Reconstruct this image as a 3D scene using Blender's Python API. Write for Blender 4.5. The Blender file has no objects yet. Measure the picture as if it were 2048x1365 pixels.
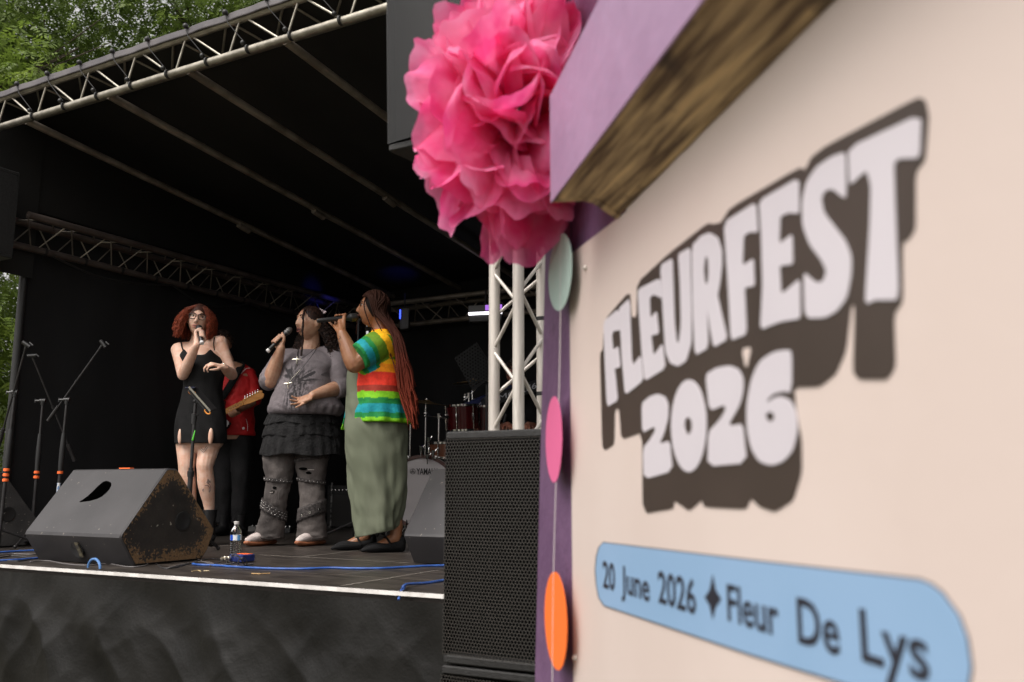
import bpy, math, random
from mathutils import Vector, Matrix, noise, Quaternion
R = math.radians
rnd = random.Random(7)
scene = bpy.context.scene
COL = scene.collection

# ------------------------------------------------------------------ camera
ZC = 1.55                       # eye height above the grass
ZS = ZC - 0.41                  # stage deck
F = 1800.0                      # focal length in photo pixels
TH = math.atan(290.0 / F)
cam_d = bpy.data.cameras.new('camera')
cam_d.sensor_width = 36.0
cam_d.lens = F / 2048 * 36
cam_d.clip_start = 0.02
cam_d.clip_end = 2000
cam_d.dof.use_dof = True
cam_d.dof.focus_distance = 5.9
cam_d.dof.aperture_fstop = 3.1
cam = bpy.data.objects.new('camera', cam_d)
COL.objects.link(cam)
cam.location = (0, 0, ZC)
cam.rotation_euler = (R(90) + TH, 0, 0)
scene.camera = cam

# ------------------------------------------------------------------ world + sun (overcast)
SUN_EL, SUN_AZ = R(55), R(222)          # azimuth clockwise from +Y: behind the camera, a little left
world = bpy.data.worlds.new('World')
scene.world = world
world.use_nodes = True
nt = world.node_tree
nt.nodes.clear()
sky = nt.nodes.new('ShaderNodeTexSky')
sky.sky_type = 'NISHITA'
sky.sun_disc = False
sky.sun_elevation = SUN_EL
sky.sun_rotation = SUN_AZ
sky.air_density = 1.0
sky.dust_density = 6.0
hs = nt.nodes.new('ShaderNodeHueSaturation')
hs.inputs['Saturation'].default_value = 0.12
tint = nt.nodes.new('ShaderNodeMixRGB')
tint.blend_type = 'MULTIPLY'
tint.inputs[0].default_value = 1.0
tint.inputs[2].default_value = (1.0, 0.965, 0.93, 1)
bg = nt.nodes.new('ShaderNodeBackground')
bg.inputs['Strength'].default_value = 0.15
wo = nt.nodes.new('ShaderNodeOutputWorld')
nt.links.new(sky.outputs[0], hs.inputs['Color'])
nt.links.new(hs.outputs[0], tint.inputs[1])
nt.links.new(tint.outputs[0], bg.inputs['Color'])
nt.links.new(bg.outputs[0], wo.inputs[0])
sd = bpy.data.lights.new('sun', 'SUN')
sd.energy = 0.7
sd.angle = R(25)
sd.color = (1.0, 0.95, 0.88)
sun = bpy.data.objects.new('sun', sd)
COL.objects.link(sun)
sdir = Vector((math.sin(SUN_AZ) * math.cos(SUN_EL), math.cos(SUN_AZ) * math.cos(SUN_EL), math.sin(SUN_EL)))
sun.rotation_euler = (-sdir).to_track_quat('-Z', 'Y').to_euler()
sun.location = (0, -5, 12)
scene.view_settings.view_transform = 'Standard'
scene.view_settings.look = 'None'
scene.view_settings.exposure = 0.78
scene.view_settings.gamma = 1.0
scene.cycles.max_bounces = 6
scene.cycles.transparent_max_bounces = 12

# ------------------------------------------------------------------ picture -> place
CT, ST = math.cos(TH), math.sin(TH)
def ray(px, py):
    u = (px - 1024) / F
    v = (682.5 - py) / F
    return Vector((u, CT - ST * v, ST + CT * v))
def P(px, py, Y):               # point seen at px,py at forward distance Y
    d = ray(px, py)
    return Vector((0, 0, ZC)) + d * (Y / d.y)
def FL(px, py, z=ZS):           # point of the plane at height z
    d = ray(px, py)
    return Vector((0, 0, ZC)) + d * ((z - ZC) / d.z)

# ------------------------------------------------------------------ materials
def sc(r, g, b):
    def f(c):
        c /= 255.0
        return c / 12.92 if c <= 0.04045 else ((c + 0.055) / 1.055) ** 2.4
    return (f(r), f(g), f(b))
def new_mat(name):
    m = bpy.data.materials.new(name)
    m.use_nodes = True
    n = m.node_tree
    b = n.nodes['Principled BSDF']
    return m, n, b
def mat(name, c1, c2=None, scale=8.0, rough=0.6, metal=0.0, bump=0.0, bscale=None, stretch=None,
        detail=4.0, sss=0.0, sheen=0.0, c3=None, rvar=0.0, spec=None, lo=0.4, hi=0.6, bdist=0.01):
    m, n, b = new_mat(name)
    b.inputs['Roughness'].default_value = rough
    b.inputs['Metallic'].default_value = metal
    if spec is not None: b.inputs['Specular IOR Level'].default_value = spec
    if sss: 
        b.inputs['Subsurface Weight'].default_value = sss
        b.inputs['Subsurface Radius'].default_value = (0.02, 0.008, 0.004)
        b.inputs['Subsurface Scale'].default_value = 0.5
    if sheen: b.inputs['Sheen Weight'].default_value = sheen
    tc = n.nodes.new('ShaderNodeTexCoord')
    mp = n.nodes.new('ShaderNodeMapping')
    n.links.new(tc.outputs['Object'], mp.inputs[0])
    if stretch: mp.inputs['Scale'].default_value = stretch
    b.inputs['Base Color'].default_value = (*c1, 1)
    if c2:
        no = n.nodes.new('ShaderNodeTexNoise')
        no.inputs['Scale'].default_value = scale
        no.inputs['Detail'].default_value = detail
        n.links.new(mp.outputs[0], no.inputs['Vector'])
        cr = n.nodes.new('ShaderNodeValToRGB')
        cr.color_ramp.elements[0].position = lo
        cr.color_ramp.elements[0].color = (*c1, 1)
        cr.color_ramp.elements[1].position = hi
        cr.color_ramp.elements[1].color = (*c2, 1)
        if c3:
            e = cr.color_ramp.elements.new(min(0.99, hi + 0.08)); e.color = (*c3, 1)
        n.links.new(no.outputs['Fac'], cr.inputs[0])
        n.links.new(cr.outputs[0], b.inputs['Base Color'])
        if rvar:
            mr = n.nodes.new('ShaderNodeMapRange')
            mr.inputs['To Min'].default_value = rough - rvar
            mr.inputs['To Max'].default_value = rough + rvar
            n.links.new(no.outputs['Fac'], mr.inputs[0])
            n.links.new(mr.outputs[0], b.inputs['Roughness'])
    if bump:
        nb = n.nodes.new('ShaderNodeTexNoise')
        nb.inputs['Scale'].default_value = bscale or scale * 4
        nb.inputs['Detail'].default_value = 5
        n.links.new(mp.outputs[0], nb.inputs['Vector'])
        bp = n.nodes.new('ShaderNodeBump')
        bp.inputs['Strength'].default_value = bump
        bp.inputs['Distance'].default_value = bdist
        n.links.new(nb.outputs['Fac'], bp.inputs['Height'])
        n.links.new(bp.outputs[0], b.inputs['Normal'])
    return m
def emit_mat(name, col, strength):
    m, n, b = new_mat(name)
    b.inputs['Base Color'].default_value = (0, 0, 0, 1)
    b.inputs['Emission Color'].default_value = (*col, 1)
    b.inputs['Emission Strength'].default_value = strength
    return m
def vcol_mat(name, rough=0.8, bump=0.0, bscale=150, var=0.15, vscale=30, stretch=(1, 1, 1)):
    m, n, b = new_mat(name)
    b.inputs['Roughness'].default_value = rough
    at = n.nodes.new('ShaderNodeAttribute'); at.attribute_name = 'dye'
    tc = n.nodes.new('ShaderNodeTexCoord')
    mp = n.nodes.new('ShaderNodeMapping'); mp.inputs['Scale'].default_value = stretch
    n.links.new(tc.outputs['Object'], mp.inputs[0])
    no = n.nodes.new('ShaderNodeTexNoise'); no.inputs['Scale'].default_value = vscale; no.inputs['Detail'].default_value = 5
    n.links.new(mp.outputs[0], no.inputs['Vector'])
    mr = n.nodes.new('ShaderNodeMapRange'); mr.inputs['From Min'].default_value = 0.3; mr.inputs['From Max'].default_value = 0.7
    mr.inputs['To Min'].default_value = 1 - var; mr.inputs['To Max'].default_value = 1 + var
    n.links.new(no.outputs['Fac'], mr.inputs[0])
    mx = n.nodes.new('ShaderNodeVectorMath'); mx.operation = 'SCALE'
    n.links.new(at.outputs['Color'], mx.inputs[0]); n.links.new(mr.outputs[0], mx.inputs['Scale'])
    n.links.new(mx.outputs[0], b.inputs['Base Color'])
    if bump:
        bp = n.nodes.new('ShaderNodeBump'); bp.inputs['Strength'].default_value = bump; bp.inputs['Distance'].default_value = 0.01
        n2 = n.nodes.new('ShaderNodeTexNoise'); n2.inputs['Scale'].default_value = bscale; n2.inputs['Detail'].default_value = 4
        n.links.new(mp.outputs[0], n2.inputs['Vector'])
        n.links.new(n2.outputs['Fac'], bp.inputs['Height']); n.links.new(bp.outputs[0], b.inputs['Normal'])
    return m
def grille_mat(name, pitch, col, hole=0.4):
    m, n, b = new_mat(name)
    b.inputs['Base Color'].default_value = (*col, 1)
    b.inputs['Roughness'].default_value = 0.45
    uv = n.nodes.new('ShaderNodeUVMap')
    sx = n.nodes.new('ShaderNodeSeparateXYZ'); n.links.new(uv.outputs[0], sx.inputs[0])
    def mth(op, a, bb=None, c=None):
        k = n.nodes.new('ShaderNodeMath'); k.operation = op
        for i, v in enumerate((a, bb, c)):
            if v is None: continue
            if isinstance(v, (int, float)): k.inputs[i].default_value = v
            else: n.links.new(v, k.inputs[i])
        return k.outputs[0]
    U = mth('DIVIDE', sx.outputs[0], pitch)
    V = mth('DIVIDE', sx.outputs[1], pitch * 1.732)
    ds = []
    for off in (0.0, 0.5):
        a = mth('SUBTRACT', mth('FRACT', mth('ADD', U, off + 100)), 0.5)
        c = mth('MULTIPLY', mth('SUBTRACT', mth('FRACT', mth('ADD', V, off + 100)), 0.5), 1.732)
        ds.append(mth('SQRT', mth('ADD', mth('MULTIPLY', a, a), mth('MULTIPLY', c, c))))
    d = mth('MINIMUM', ds[0], ds[1])
    isHole = mth('LESS_THAN', d, hole)
    tr = n.nodes.new('ShaderNodeBsdfTransparent')
    ms = n.nodes.new('ShaderNodeMixShader')
    n.links.new(isHole, ms.inputs[0]); n.links.new(b.outputs[0], ms.inputs[1]); n.links.new(tr.outputs[0], ms.inputs[2])
    n.links.new(ms.outputs[0], n.nodes['Material Output'].inputs[0])
    return m

# ------------------------------------------------------------------ mesh builder
def frame_from(d, hint=Vector((0, 0, 1))):
    d = d.normalized()
    if abs(d.dot(hint)) > 0.95: hint = Vector((1, 0, 0)) if abs(d.x) < 0.9 else Vector((0, 1, 0))
    a = d.cross(hint).normalized()
    b = a.cross(d).normalized()
    return a, b
def catmull(pts, sub):
    n = len(pts)
    if sub <= 1 or n < 2: return list(pts)
    out = []
    for i in range(n - 1):
        p0 = pts[max(i - 1, 0)]; p1 = pts[i]; p2 = pts[i + 1]; p3 = pts[min(i + 2, n - 1)]
        for k in range(sub):
            t = k / sub
            if isinstance(p1, (int, float)):
                v = 0.5 * ((2 * p1) + (p2 - p0) * t + (2 * p0 - 5 * p1 + 4 * p2 - p3) * t * t + (-p0 + 3 * p1 - 3 * p2 + p3) * t ** 3)
            else:
                v = 0.5 * ((2 * p1) + (p2 - p0) * t + (2 * p0 - 5 * p1 + 4 * p2 - p3) * t * t + (-p0 + 3 * p1 - 3 * p2 + p3) * t ** 3)
            out.append(v)
    out.append(pts[-1])
    return out
class MB:
    def __init__(s):
        s.v = []; s.f = []; s.m = []; s.uv = {}; s.col = []; s.usecol = False
        s.mi = 0
    def add(s, verts, faces, col=None):
        o = len(s.v)
        s.v += [Vector(p) for p in verts]
        for f in faces:
            s.f.append([i + o for i in f]); s.m.append(s.mi)
        return o
    def box(s, c, U, V, W, hu, hv, hw, bev=0.0):
        """box centred at c with half sizes along the unit axes, optional chamfer of the U/V outline"""
        c = Vector(c)
        if bev <= 0:
            vs = [c + U * (a * hu) + V * (b * hv) + W * (d * hw) for d in (-1, 1) for a, b in ((-1, -1), (1, -1), (1, 1), (-1, 1))]
            s.add(vs, [(3, 2, 1, 0), (4, 5, 6, 7), (0, 1, 5, 4), (1, 2, 6, 5), (2, 3, 7, 6), (3, 0, 4, 7)])
            return
        def prof(k):
            a, b = hu - k, hv - k
            return [(a, -b + bev), (a, b - bev), (a - bev, b), (-a + bev, b), (-a, b - bev), (-a, -b + bev), (-a + bev, -b), (a - bev, -b)]
        lay = [(-hw, bev * .7), (-hw + bev * .7, 0), (hw - bev * .7, 0), (hw, bev * .7)]
        vs = []
        for w, k in lay:
            for a, b in prof(k): vs.append(c + U * a + V * b + W * w)
        fs = []
        for L in range(3):
            for i in range(8):
                j = (i + 1) % 8
                fs.append((L * 8 + i, L * 8 + j, L * 8 + 8 + j, L * 8 + 8 + i))
        fs.append(tuple(reversed(range(8)))); fs.append(tuple(range(24, 32)))
        s.add(vs, fs)
    def tube(s, pts, rad, seg=8, sub=1, cap=True, ell=None, round_=False, hint=Vector((0, 0, 1))):
        pts = [Vector(p) for p in pts]
        n0 = len(pts)
        if isinstance(rad, (int, float)): rad = [rad] * n0
        if ell is None: ell = [1.0] * n0
        elif isinstance(ell, (int, float)): ell = [ell] * n0
        pts = catmull(pts, sub); rad = catmull(list(rad), sub); ell = catmull(list(ell), sub)
        n = len(pts)
        if round_:
            d0 = (pts[0] - pts[1]).normalized(); d1 = (pts[-1] - pts[-2]).normalized()
            pre = []; post = []
            for k in (0.05, 0.5, 0.85):
                a = math.acos(k) if k < 1 else 0
                pre.append((pts[0] + d0 * rad[0] * math.sqrt(1 - k * k), rad[0] * k))
                post.append((pts[-1] + d1 * rad[-1] * math.sqrt(1 - k * k), rad[-1] * k))
            pts = [p for p, r in pre] + pts + [p for p, r in reversed(post)]
            rad = [r for p, r in pre] + rad + [r for p, r in reversed(post)]
            ell = [ell[0]] * 3 + ell + [ell[-1]] * 3
            n = len(pts)
        vs = []; pa = None
        for i in range(n):
            d = pts[min(i + 1, n - 1)] - pts[max(i - 1, 0)]
            if d.length < 1e-9: d = Vector((0, 0, 1))
            d.normalize()
            if pa is None: a, b = frame_from(d, hint)
            else:
                a = pa - d * pa.dot(d)
                a = a.normalized() if a.length > 1e-6 else frame_from(d)[0]
                b = a.cross(d).normalized()
            pa = a
            for k in range(seg):
                t = 2 * math.pi * k / seg
                vs.append(pts[i] + a * (math.cos(t) * rad[i]) + b * (math.sin(t) * rad[i] * ell[i]))
        fs = []
        for i in range(n - 1):
            for k in range(seg):
                k2 = (k + 1) % seg
                fs.append((i * seg + k, i * seg + k2, (i + 1) * seg + k2, (i + 1) * seg + k))
        if cap:
            fs.append(tuple(reversed(range(seg)))); fs.append(tuple(range((n - 1) * seg, n * seg)))
        s.add(vs, fs)
    def ring_loft(s, rings, seg=40, sub=4, cap=True, disp=None):
        """rings: (centre, rx, ry, yaw) stacked; horizontal ellipses"""
        cs = catmull([Vector(r[0]) for r in rings], sub)
        rx = catmull([r[1] for r in rings], sub); ry = catmull([r[2] for r in rings], sub); yw = catmull([r[3] for r in rings], sub)
        n = len(cs); vs = []
        for i in range(n):
            c, sn = math.cos(yw[i]), math.sin(yw[i])
            for k in range(seg):
                t = 2 * math.pi * k / seg
                q = disp(t, i / (n - 1)) if disp else 0.0
                dz = 0
                if isinstance(q, tuple): q, dz = q
                x = math.cos(t) * (rx[i] + q); y = math.sin(t) * (ry[i] + q)
                vs.append(cs[i] + Vector((x * c - y * sn, x * sn + y * c, dz)))
        fs = []
        for i in range(n - 1):
            for k in range(seg):
                k2 = (k + 1) % seg
                fs.append((i * seg + k, i * seg + k2, (i + 1) * seg + k2, (i + 1) * seg + k))
        if cap:
            fs.append(tuple(reversed(range(seg)))); fs.append(tuple(range((n - 1) * seg, n * seg)))
        s.add(vs, fs)
    def ball(s, c, r, seg=12, rings=8, M=None, sc_=(1, 1, 1)):
        vs = []; fs = []; c = Vector(c)
        for i in range(rings + 1):
            ph = math.pi * i / rings
            for k in range(seg):
                t = 2 * math.pi * k / seg
                p = Vector((math.sin(ph) * math.cos(t) * sc_[0], math.sin(ph) * math.sin(t) * sc_[1], math.cos(ph) * sc_[2])) * r
                if M: p = M @ p
                vs.append(c + p)
        for i in range(rings):
            for k in range(seg):
                k2 = (k + 1) % seg
                a, b, d, e = i * seg + k, i * seg + k2, (i + 1) * seg + k2, (i + 1) * seg + k
                if i == 0: fs.append((a, d, e))
                elif i == rings - 1: fs.append((a, b, e))
                else: fs.append((a, b, d, e))
        s.add(vs, fs)
    def lathe(s, c, ax, prof, seg=24, cap=True):
        """prof: (distance along axis, radius)"""
        c = Vector(c); ax = Vector(ax).normalized(); a, b = frame_from(ax)
        vs = []
        for h, r in prof:
            for k in range(seg):
                t = 2 * math.pi * k / seg
                vs.append(c + ax * h + a * (math.cos(t) * max(r, 1e-5)) + b * (math.sin(t) * max(r, 1e-5)))
        fs = []
        for i in range(len(prof) - 1):
            for k in range(seg):
                k2 = (k + 1) % seg
                fs.append((i * seg + k, i * seg + k2, (i + 1) * seg + k2, (i + 1) * seg + k))
        if cap: fs.append(tuple(reversed(range(seg)))); fs.append(tuple(range((len(prof) - 1) * seg, len(prof) * seg)))
        s.add(vs, fs)
    def prism(s, poly3, off):
        """3-D planar outline and an offset vector"""
        n = len(poly3); vs = [Vector(p) for p in poly3] + [Vector(p) + off for p in poly3]
        s.add(vs, [tuple(range(n)), tuple(reversed(range(n, 2 * n)))] + [(i, i + n, (i + 1) % n + n, (i + 1) % n) for i in range(n)])
    def grid(s, fn, nu, nv, uvfn=None):
        vs = [fn(i / nu, j / nv) for j in range(nv + 1) for i in range(nu + 1)]
        fs = [(j * (nu + 1) + i, j * (nu + 1) + i + 1, (j + 1) * (nu + 1) + i + 1, (j + 1) * (nu + 1) + i) for j in range(nv) for i in range(nu)]
        o = s.add(vs, fs)
        if uvfn:
            for j in range(nv + 1):
                for i in range(nu + 1): s.uv[o + j * (nu + 1) + i] = uvfn(i / nu, j / nv)
    def mesh(s, me, mi=0):
        o = len(s.v)
        s.v += [v.co.copy() for v in me.vertices]
        for p in me.polygons:
            s.f.append([i + o for i in p.vertices]); s.m.append(mi)
    def raw(s, name, origin=Vector((0, 0, 0))):
        me = bpy.data.meshes.new(name)
        me.from_pydata([tuple(v - origin) for v in s.v], [], s.f)
        return me
    def build(s, name, mats, parent=None, smooth=True, solid=0.0, angle=40):
        org = parent.location.copy() if parent is not None and parent.parent is None else Vector((0, 0, 0))
        if parent is not None and parent.parent is not None: org = parent['_org'] and Vector(parent['_org'])
        me = s.raw(name, org)
        if not isinstance(mats, (list, tuple)): mats = [mats]
        for m in mats: me.materials.append(m)
        for p, mi in zip(me.polygons, s.m):
            p.material_index = mi; p.use_smooth = smooth
        if s.uv:
            ul = me.uv_layers.new(name='UVMap')
            for lp in me.loops:
                ul.data[lp.index].uv = s.uv.get(lp.vertex_index, (0, 0))
        if s.usecol:
            at = me.color_attributes.new('dye', 'FLOAT_COLOR', 'POINT')
            for i, c in enumerate(s.col): at.data[i].color = (*c, 1)
        me.validate()
        if smooth and angle:
            try: me.set_sharp_from_angle(angle=R(angle))
            except Exception: pass
        o = bpy.data.objects.new(name, me)
        COL.objects.link(o)
        if parent is not None: o.parent = parent
        o['_org'] = tuple(org)
        if solid:
            md = o.modifiers.new('thickness', 'SOLIDIFY'); md.thickness = solid; md.offset = 0
        return o
def tag(o, label=None, cat=None, group=None, kind=None):
    if label: o['label'] = label
    if cat: o['category'] = cat
    if group: o['group'] = group
    if kind: o['kind'] = kind
    return o
def thing(name, loc, label, cat, group=None):
    o = bpy.data.objects.new(name, None)
    COL.objects.link(o); o.location = loc
    return tag(o, label, cat, group)
def fused(mb, voxel=0.005, smooth=3, fac=0.5):
    """union of closed shapes as one continuous surface"""
    me = mb.raw('tmp'); ob = bpy.data.objects.new('tmp', me); COL.objects.link(ob)
    r = ob.modifiers.new('r', 'REMESH'); r.mode = 'VOXEL'; r.voxel_size = voxel
    if smooth:
        k = ob.modifiers.new('s', 'SMOOTH'); k.factor = fac; k.iterations = smooth
    dg = bpy.context.evaluated_depsgraph_get()
    ev = ob.evaluated_get(dg)
    out = bpy.data.meshes.new_from_object(ev, depsgraph=dg)
    bpy.data.objects.remove(ob); bpy.data.meshes.remove(me)
    return out
def nz(p, s=1.0, seed=0.0):
    return noise.noise(Vector((p[0] * s + seed, p[1] * s - seed, p[2] * s + seed * 2)))
def text_polys(txt, bold=0.0):
    """flat mesh of a text with the built-in font, origin bottom-left, returned as (verts2d, faces)"""
    cu = bpy.data.curves.new('t', 'FONT'); cu.body = txt; cu.size = 1.0; cu.resolution_u = 3; cu.offset = bold
    ob = bpy.data.objects.new('t', cu); COL.objects.link(ob)
    dg = bpy.context.evaluated_depsgraph_get()
    me = bpy.data.meshes.new_from_object(ob.evaluated_get(dg), depsgraph=dg)
    vs = [(v.co.x, v.co.y) for v in me.vertices]; fs = [tuple(p.vertices) for p in me.polygons]
    bpy.data.objects.remove(ob); bpy.data.meshes.remove(me)
    return vs, fs
EX, EY, EZ = Vector((1, 0, 0)), Vector((0, 1, 0)), Vector((0, 0, 1))
# stage axes: SU along the front edge to the right, SN into the stage
_a, _b = FL(0, 1130), FL(880, 1190)
SU = (_b - _a).normalized(); SU.z = 0; SU.normalize()
SN = Vector((-SU.y, SU.x, 0))
def S(u, n, z): return SU * u + SN * n + Vector((0, 0, z))
def su(p): return p.dot(SU)
def sn(p): return p.dot(SN)
N_EDGE = sn(_a)

# ================================================================== MATERIALS
M = {}
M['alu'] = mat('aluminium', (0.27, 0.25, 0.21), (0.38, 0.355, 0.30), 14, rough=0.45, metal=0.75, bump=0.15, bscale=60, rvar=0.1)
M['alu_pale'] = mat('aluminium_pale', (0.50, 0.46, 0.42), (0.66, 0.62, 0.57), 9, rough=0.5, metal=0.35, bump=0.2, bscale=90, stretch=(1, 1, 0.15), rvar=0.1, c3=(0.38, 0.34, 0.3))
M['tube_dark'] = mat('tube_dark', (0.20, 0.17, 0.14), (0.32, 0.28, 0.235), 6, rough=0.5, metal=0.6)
M['black_sheet'] = mat('black_sheet', (0.0035, 0.0033, 0.0033), (0.007, 0.0065, 0.006), 1.2, rough=0.75, bump=0.25, bscale=3)
M['drape'] = mat('drape', (0.0028, 0.0028, 0.0034), (0.0065, 0.0062, 0.0072), 2.5, rough=0.9, bump=0.3, bscale=8, stretch=(1, 1, 0.3))
M['canvas_grey'] = mat('canvas_grey', (0.075, 0.068, 0.076), (0.11, 0.10, 0.105), 5, rough=0.55, bump=0.15, bscale=40)
M['skirt_cloth'] = mat('skirt_cloth', (0.0052, 0.0050, 0.0046), (0.0092, 0.0088, 0.0081), 3, rough=0.5, bump=0.25, bscale=70, detail=5, rvar=0.08, bdist=0.006, spec=.22)
M['white_edge'] = mat('white_edge', (0.70, 0.68, 0.66), (0.55, 0.53, 0.51), 12, rough=0.4)
M['rubber'] = mat('rubber', (0.012, 0.012, 0.012), rough=0.5)
M['black_metal'] = mat('black_metal', (0.022, 0.021, 0.022), (0.035, 0.033, 0.034), 20, rough=0.4, metal=0.3)
M['black_plastic'] = mat('black_plastic', (0.015, 0.015, 0.016), rough=0.4)
M['chrome'] = mat('chrome', (0.75, 0.74, 0.72), rough=0.15, metal=1.0)
M['orange_tape'] = mat('orange_tape', (0.95, 0.16, 0.03), rough=0.5)
M['blue_cable'] = mat('blue_cable', (0.018, 0.065, 0.26), (0.03, 0.10, 0.36), 20, rough=0.45)
M['dark_inside'] = mat('dark_inside', (0.002, 0.002, 0.002), rough=0.9, spec=0.05)

# ================================================================== GROUND, SKY-SIDE TREES
g = MB()
def gfn(a, b):
    x = -90 + 180 * a; y = -60 + 200 * b
    return Vector((x, y, 0.04 * nz((x, y, 0), 0.3)))
g.grid(gfn, 60, 60)
gr = g.build('ground', mat('grass_ground', (0.075, 0.075, 0.045), (0.12, 0.105, 0.07), 3, rough=0.9, bump=0.6, bscale=60, c3=(0.15, 0.13, 0.09)), None)
tag(gr, kind='structure')

bark = mat('bark', (0.05, 0.038, 0.028), (0.11, 0.085, 0.065), 9, rough=0.9, bump=0.8, bscale=30, stretch=(1, 1, 0.25))
def leaf_mat(name, c1, c2, c3):
    m, n, b = new_mat(name)
    b.inputs['Roughness'].default_value = 0.5
    tc = n.nodes.new('ShaderNodeTexCoord'); no = n.nodes.new('ShaderNodeTexNoise')
    no.inputs['Scale'].default_value = 1.6; no.inputs['Detail'].default_value = 6; no.inputs['Roughness'].default_value = 0.75
    n.links.new(tc.outputs['Object'], no.inputs['Vector'])
    cr = n.nodes.new('ShaderNodeValToRGB'); el = cr.color_ramp.elements
    el[0].position = 0.35; el[0].color = (*c1, 1); el[1].position = 0.65; el[1].color = (*c3, 1)
    e = el.new(0.5); e.color = (*c2, 1)
    n.links.new(no.outputs['Fac'], cr.inputs[0]); n.links.new(cr.outputs[0], b.inputs['Base Color'])
    tl = n.nodes.new('ShaderNodeBsdfTranslucent'); n.links.new(cr.outputs[0], tl.inputs['Color'])
    ms = n.nodes.new('ShaderNodeMixShader'); ms.inputs[0].default_value = 0.45
    n.links.new(b.outputs[0], ms.inputs[1]); n.links.new(tl.outputs[0], ms.inputs[2])
    n.links.new(ms.outputs[0], n.nodes['Material Output'].inputs[0])
    return m
leaf_dark = leaf_mat('leaf_dark', (0.08, 0.125, 0.025), (0.14, 0.205, 0.042), (0.24, 0.33, 0.08))
leaf_light = leaf_mat('leaf_light', (0.09, 0.14, 0.022), (0.15, 0.22, 0.035), (0.25, 0.33, 0.06))
def tree(base, height, blobs, nleaf, lm, label, seed, scale=1.0, droop=0.3):
    rr = random.Random(seed)
    t = thing('leafy_tree', base, label, 'tree', 'trees behind the stage')
    tr = MB(); cr = MB()
    top = Vector(base) + Vector((rr.uniform(-.4, .4), rr.uniform(-.4, .4), height * 0.85))
    mid = (Vector(base) + top) / 2 + Vector((rr.uniform(-.3, .3), 0, 0))
    tr.tube([Vector(base), Vector(base) + Vector((0, 0, height * .15)), mid, top], [0.30 * scale, 0.24 * scale, 0.17 * scale, 0.05], 10, 4)
    for bc, br in blobs:
        bc = Vector(bc)
        for k in range(5):
            q = bc + Vector((rr.uniform(-1, 1) * br[0], rr.uniform(-1, 1) * br[1], rr.uniform(-.8, .8) * br[2])) * 0.75
            st = Vector(base).lerp(top, rr.uniform(.3, .75))
            m1 = st.lerp(q, .5) + Vector((rr.uniform(-.3, .3), rr.uniform(-.3, .3), rr.uniform(0, .5)))
            tr.tube([st, m1, q], [0.075 * scale, 0.045 * scale, 0.012], 6, 4)
            for _ in range(3):
                q2 = q + Vector((rr.uniform(-1, 1), rr.uniform(-1, 1), rr.uniform(-.5, .6))) * 0.7
                tr.tube([m1.lerp(q, .6), q2], [0.02, 0.006], 5)
    tot = sum(b[1][0] * b[1][1] * b[1][2] for b in blobs)
    for bc, br in blobs:
        cnt = int(nleaf * br[0] * br[1] * br[2] / tot)
        # clumps first, leaves scattered round them: gives gaps and masses
        clumps = []
        for _ in range(max(8, cnt // 26)):
            d = Vector((rr.gauss(0, 1), rr.gauss(0, 1), rr.gauss(0, 1))).normalized() * (rr.random() ** 0.4)
            clumps.append(Vector(bc) + Vector((d.x * br[0], d.y * br[1], d.z * br[2])))
        for _ in range(cnt):
            c = rr.choice(clumps) + Vector((rr.gauss(0, .31), rr.gauss(0, .31), rr.gauss(0, .25)))
            ax = Vector((rr.uniform(-1, 1), rr.uniform(-1, 1), rr.uniform(-.9, .35) - droop)).normalized()
            sd_, up = frame_from(ax, Vector((rr.uniform(-.4, .4), rr.uniform(-.4, .4), 1)).normalized())
            L = rr.uniform(.16, .28) * scale
            for j in range(4):
                for sg in (-1, 1):
                    o = c + ax * (L * (0.2 + j * 0.22))
                    dr = (ax * 0.55 + sd_ * sg + up * rr.uniform(-.35, .15)).normalized()
                    w = (ax * 1.0 - sd_ * sg * .5).normalized() * 0.0175 * scale * (1.1 - .1 * j)
                    ll = 0.125 * scale * (1 - j * .1) * rr.uniform(.8, 1.15)
                    cr.add([o, o + dr * ll * .45 + w, o + dr * ll, o + dr * ll * .45 - w], [(0, 1, 2, 3)])
            o = c + ax * L
            w = sd_ * 0.018 * scale
            cr.add([o, o + ax * .06 * scale + w, o + ax * .13 * scale, o + ax * .06 * scale - w], [(0, 1, 2, 3)])
    tr.build('trunk', bark, t)
    cr.build('crown', lm, t, smooth=False)
    return t
tree((-10.5, 13.6, 0), 11, [((-9.8, 13.0, 7.6), (3.0, 2.0, 2.0)), ((-8.2, 12.6, 8.8), (2.6, 1.6, 2.0)), ((-9.5, 13.2, 3.8), (2.6, 1.8, 2.4))], 12000, leaf_dark,
     'dark leafy tree rising behind the left corner of the stage roof', 3)
tree((-5.9, 14.4, 0), 11.5, [((-5.9, 13.8, 8.4), (2.9, 2.0, 1.9)), ((-3.6, 13.6, 9.6), (2.5, 1.8, 1.6)), ((-6.4, 14.2, 6.8), (2.4, 1.5, 1.2))], 9500, leaf_dark,
     'dark green tree with a thick trunk showing above the middle of the front truss', 5)
tree((-8.9, 10.2, 0), 8, [((-6.9, 10.3, 6.25), (1.35, 1.1, 0.75)), ((-6.0, 10.3, 5.75), (0.8, .8, 0.35)), ((-8.1, 10.4, 6.6), (1.0, .9, .8))], 2200, leaf_light,
     'bright yellow-green tree whose drooping branch hangs over the roof edge at the far left', 9)
tree((-8.6, 11.6, 0), 5, [((-7.2, 11.0, 3.0), (1.3, 1.1, 1.3)), ((-7.6, 11.2, 1.5), (1.3, 1.0, 1.3))], 6500, leaf_light,
     'low sunlit green tree seen in the gap beside the left drape', 12)

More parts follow.
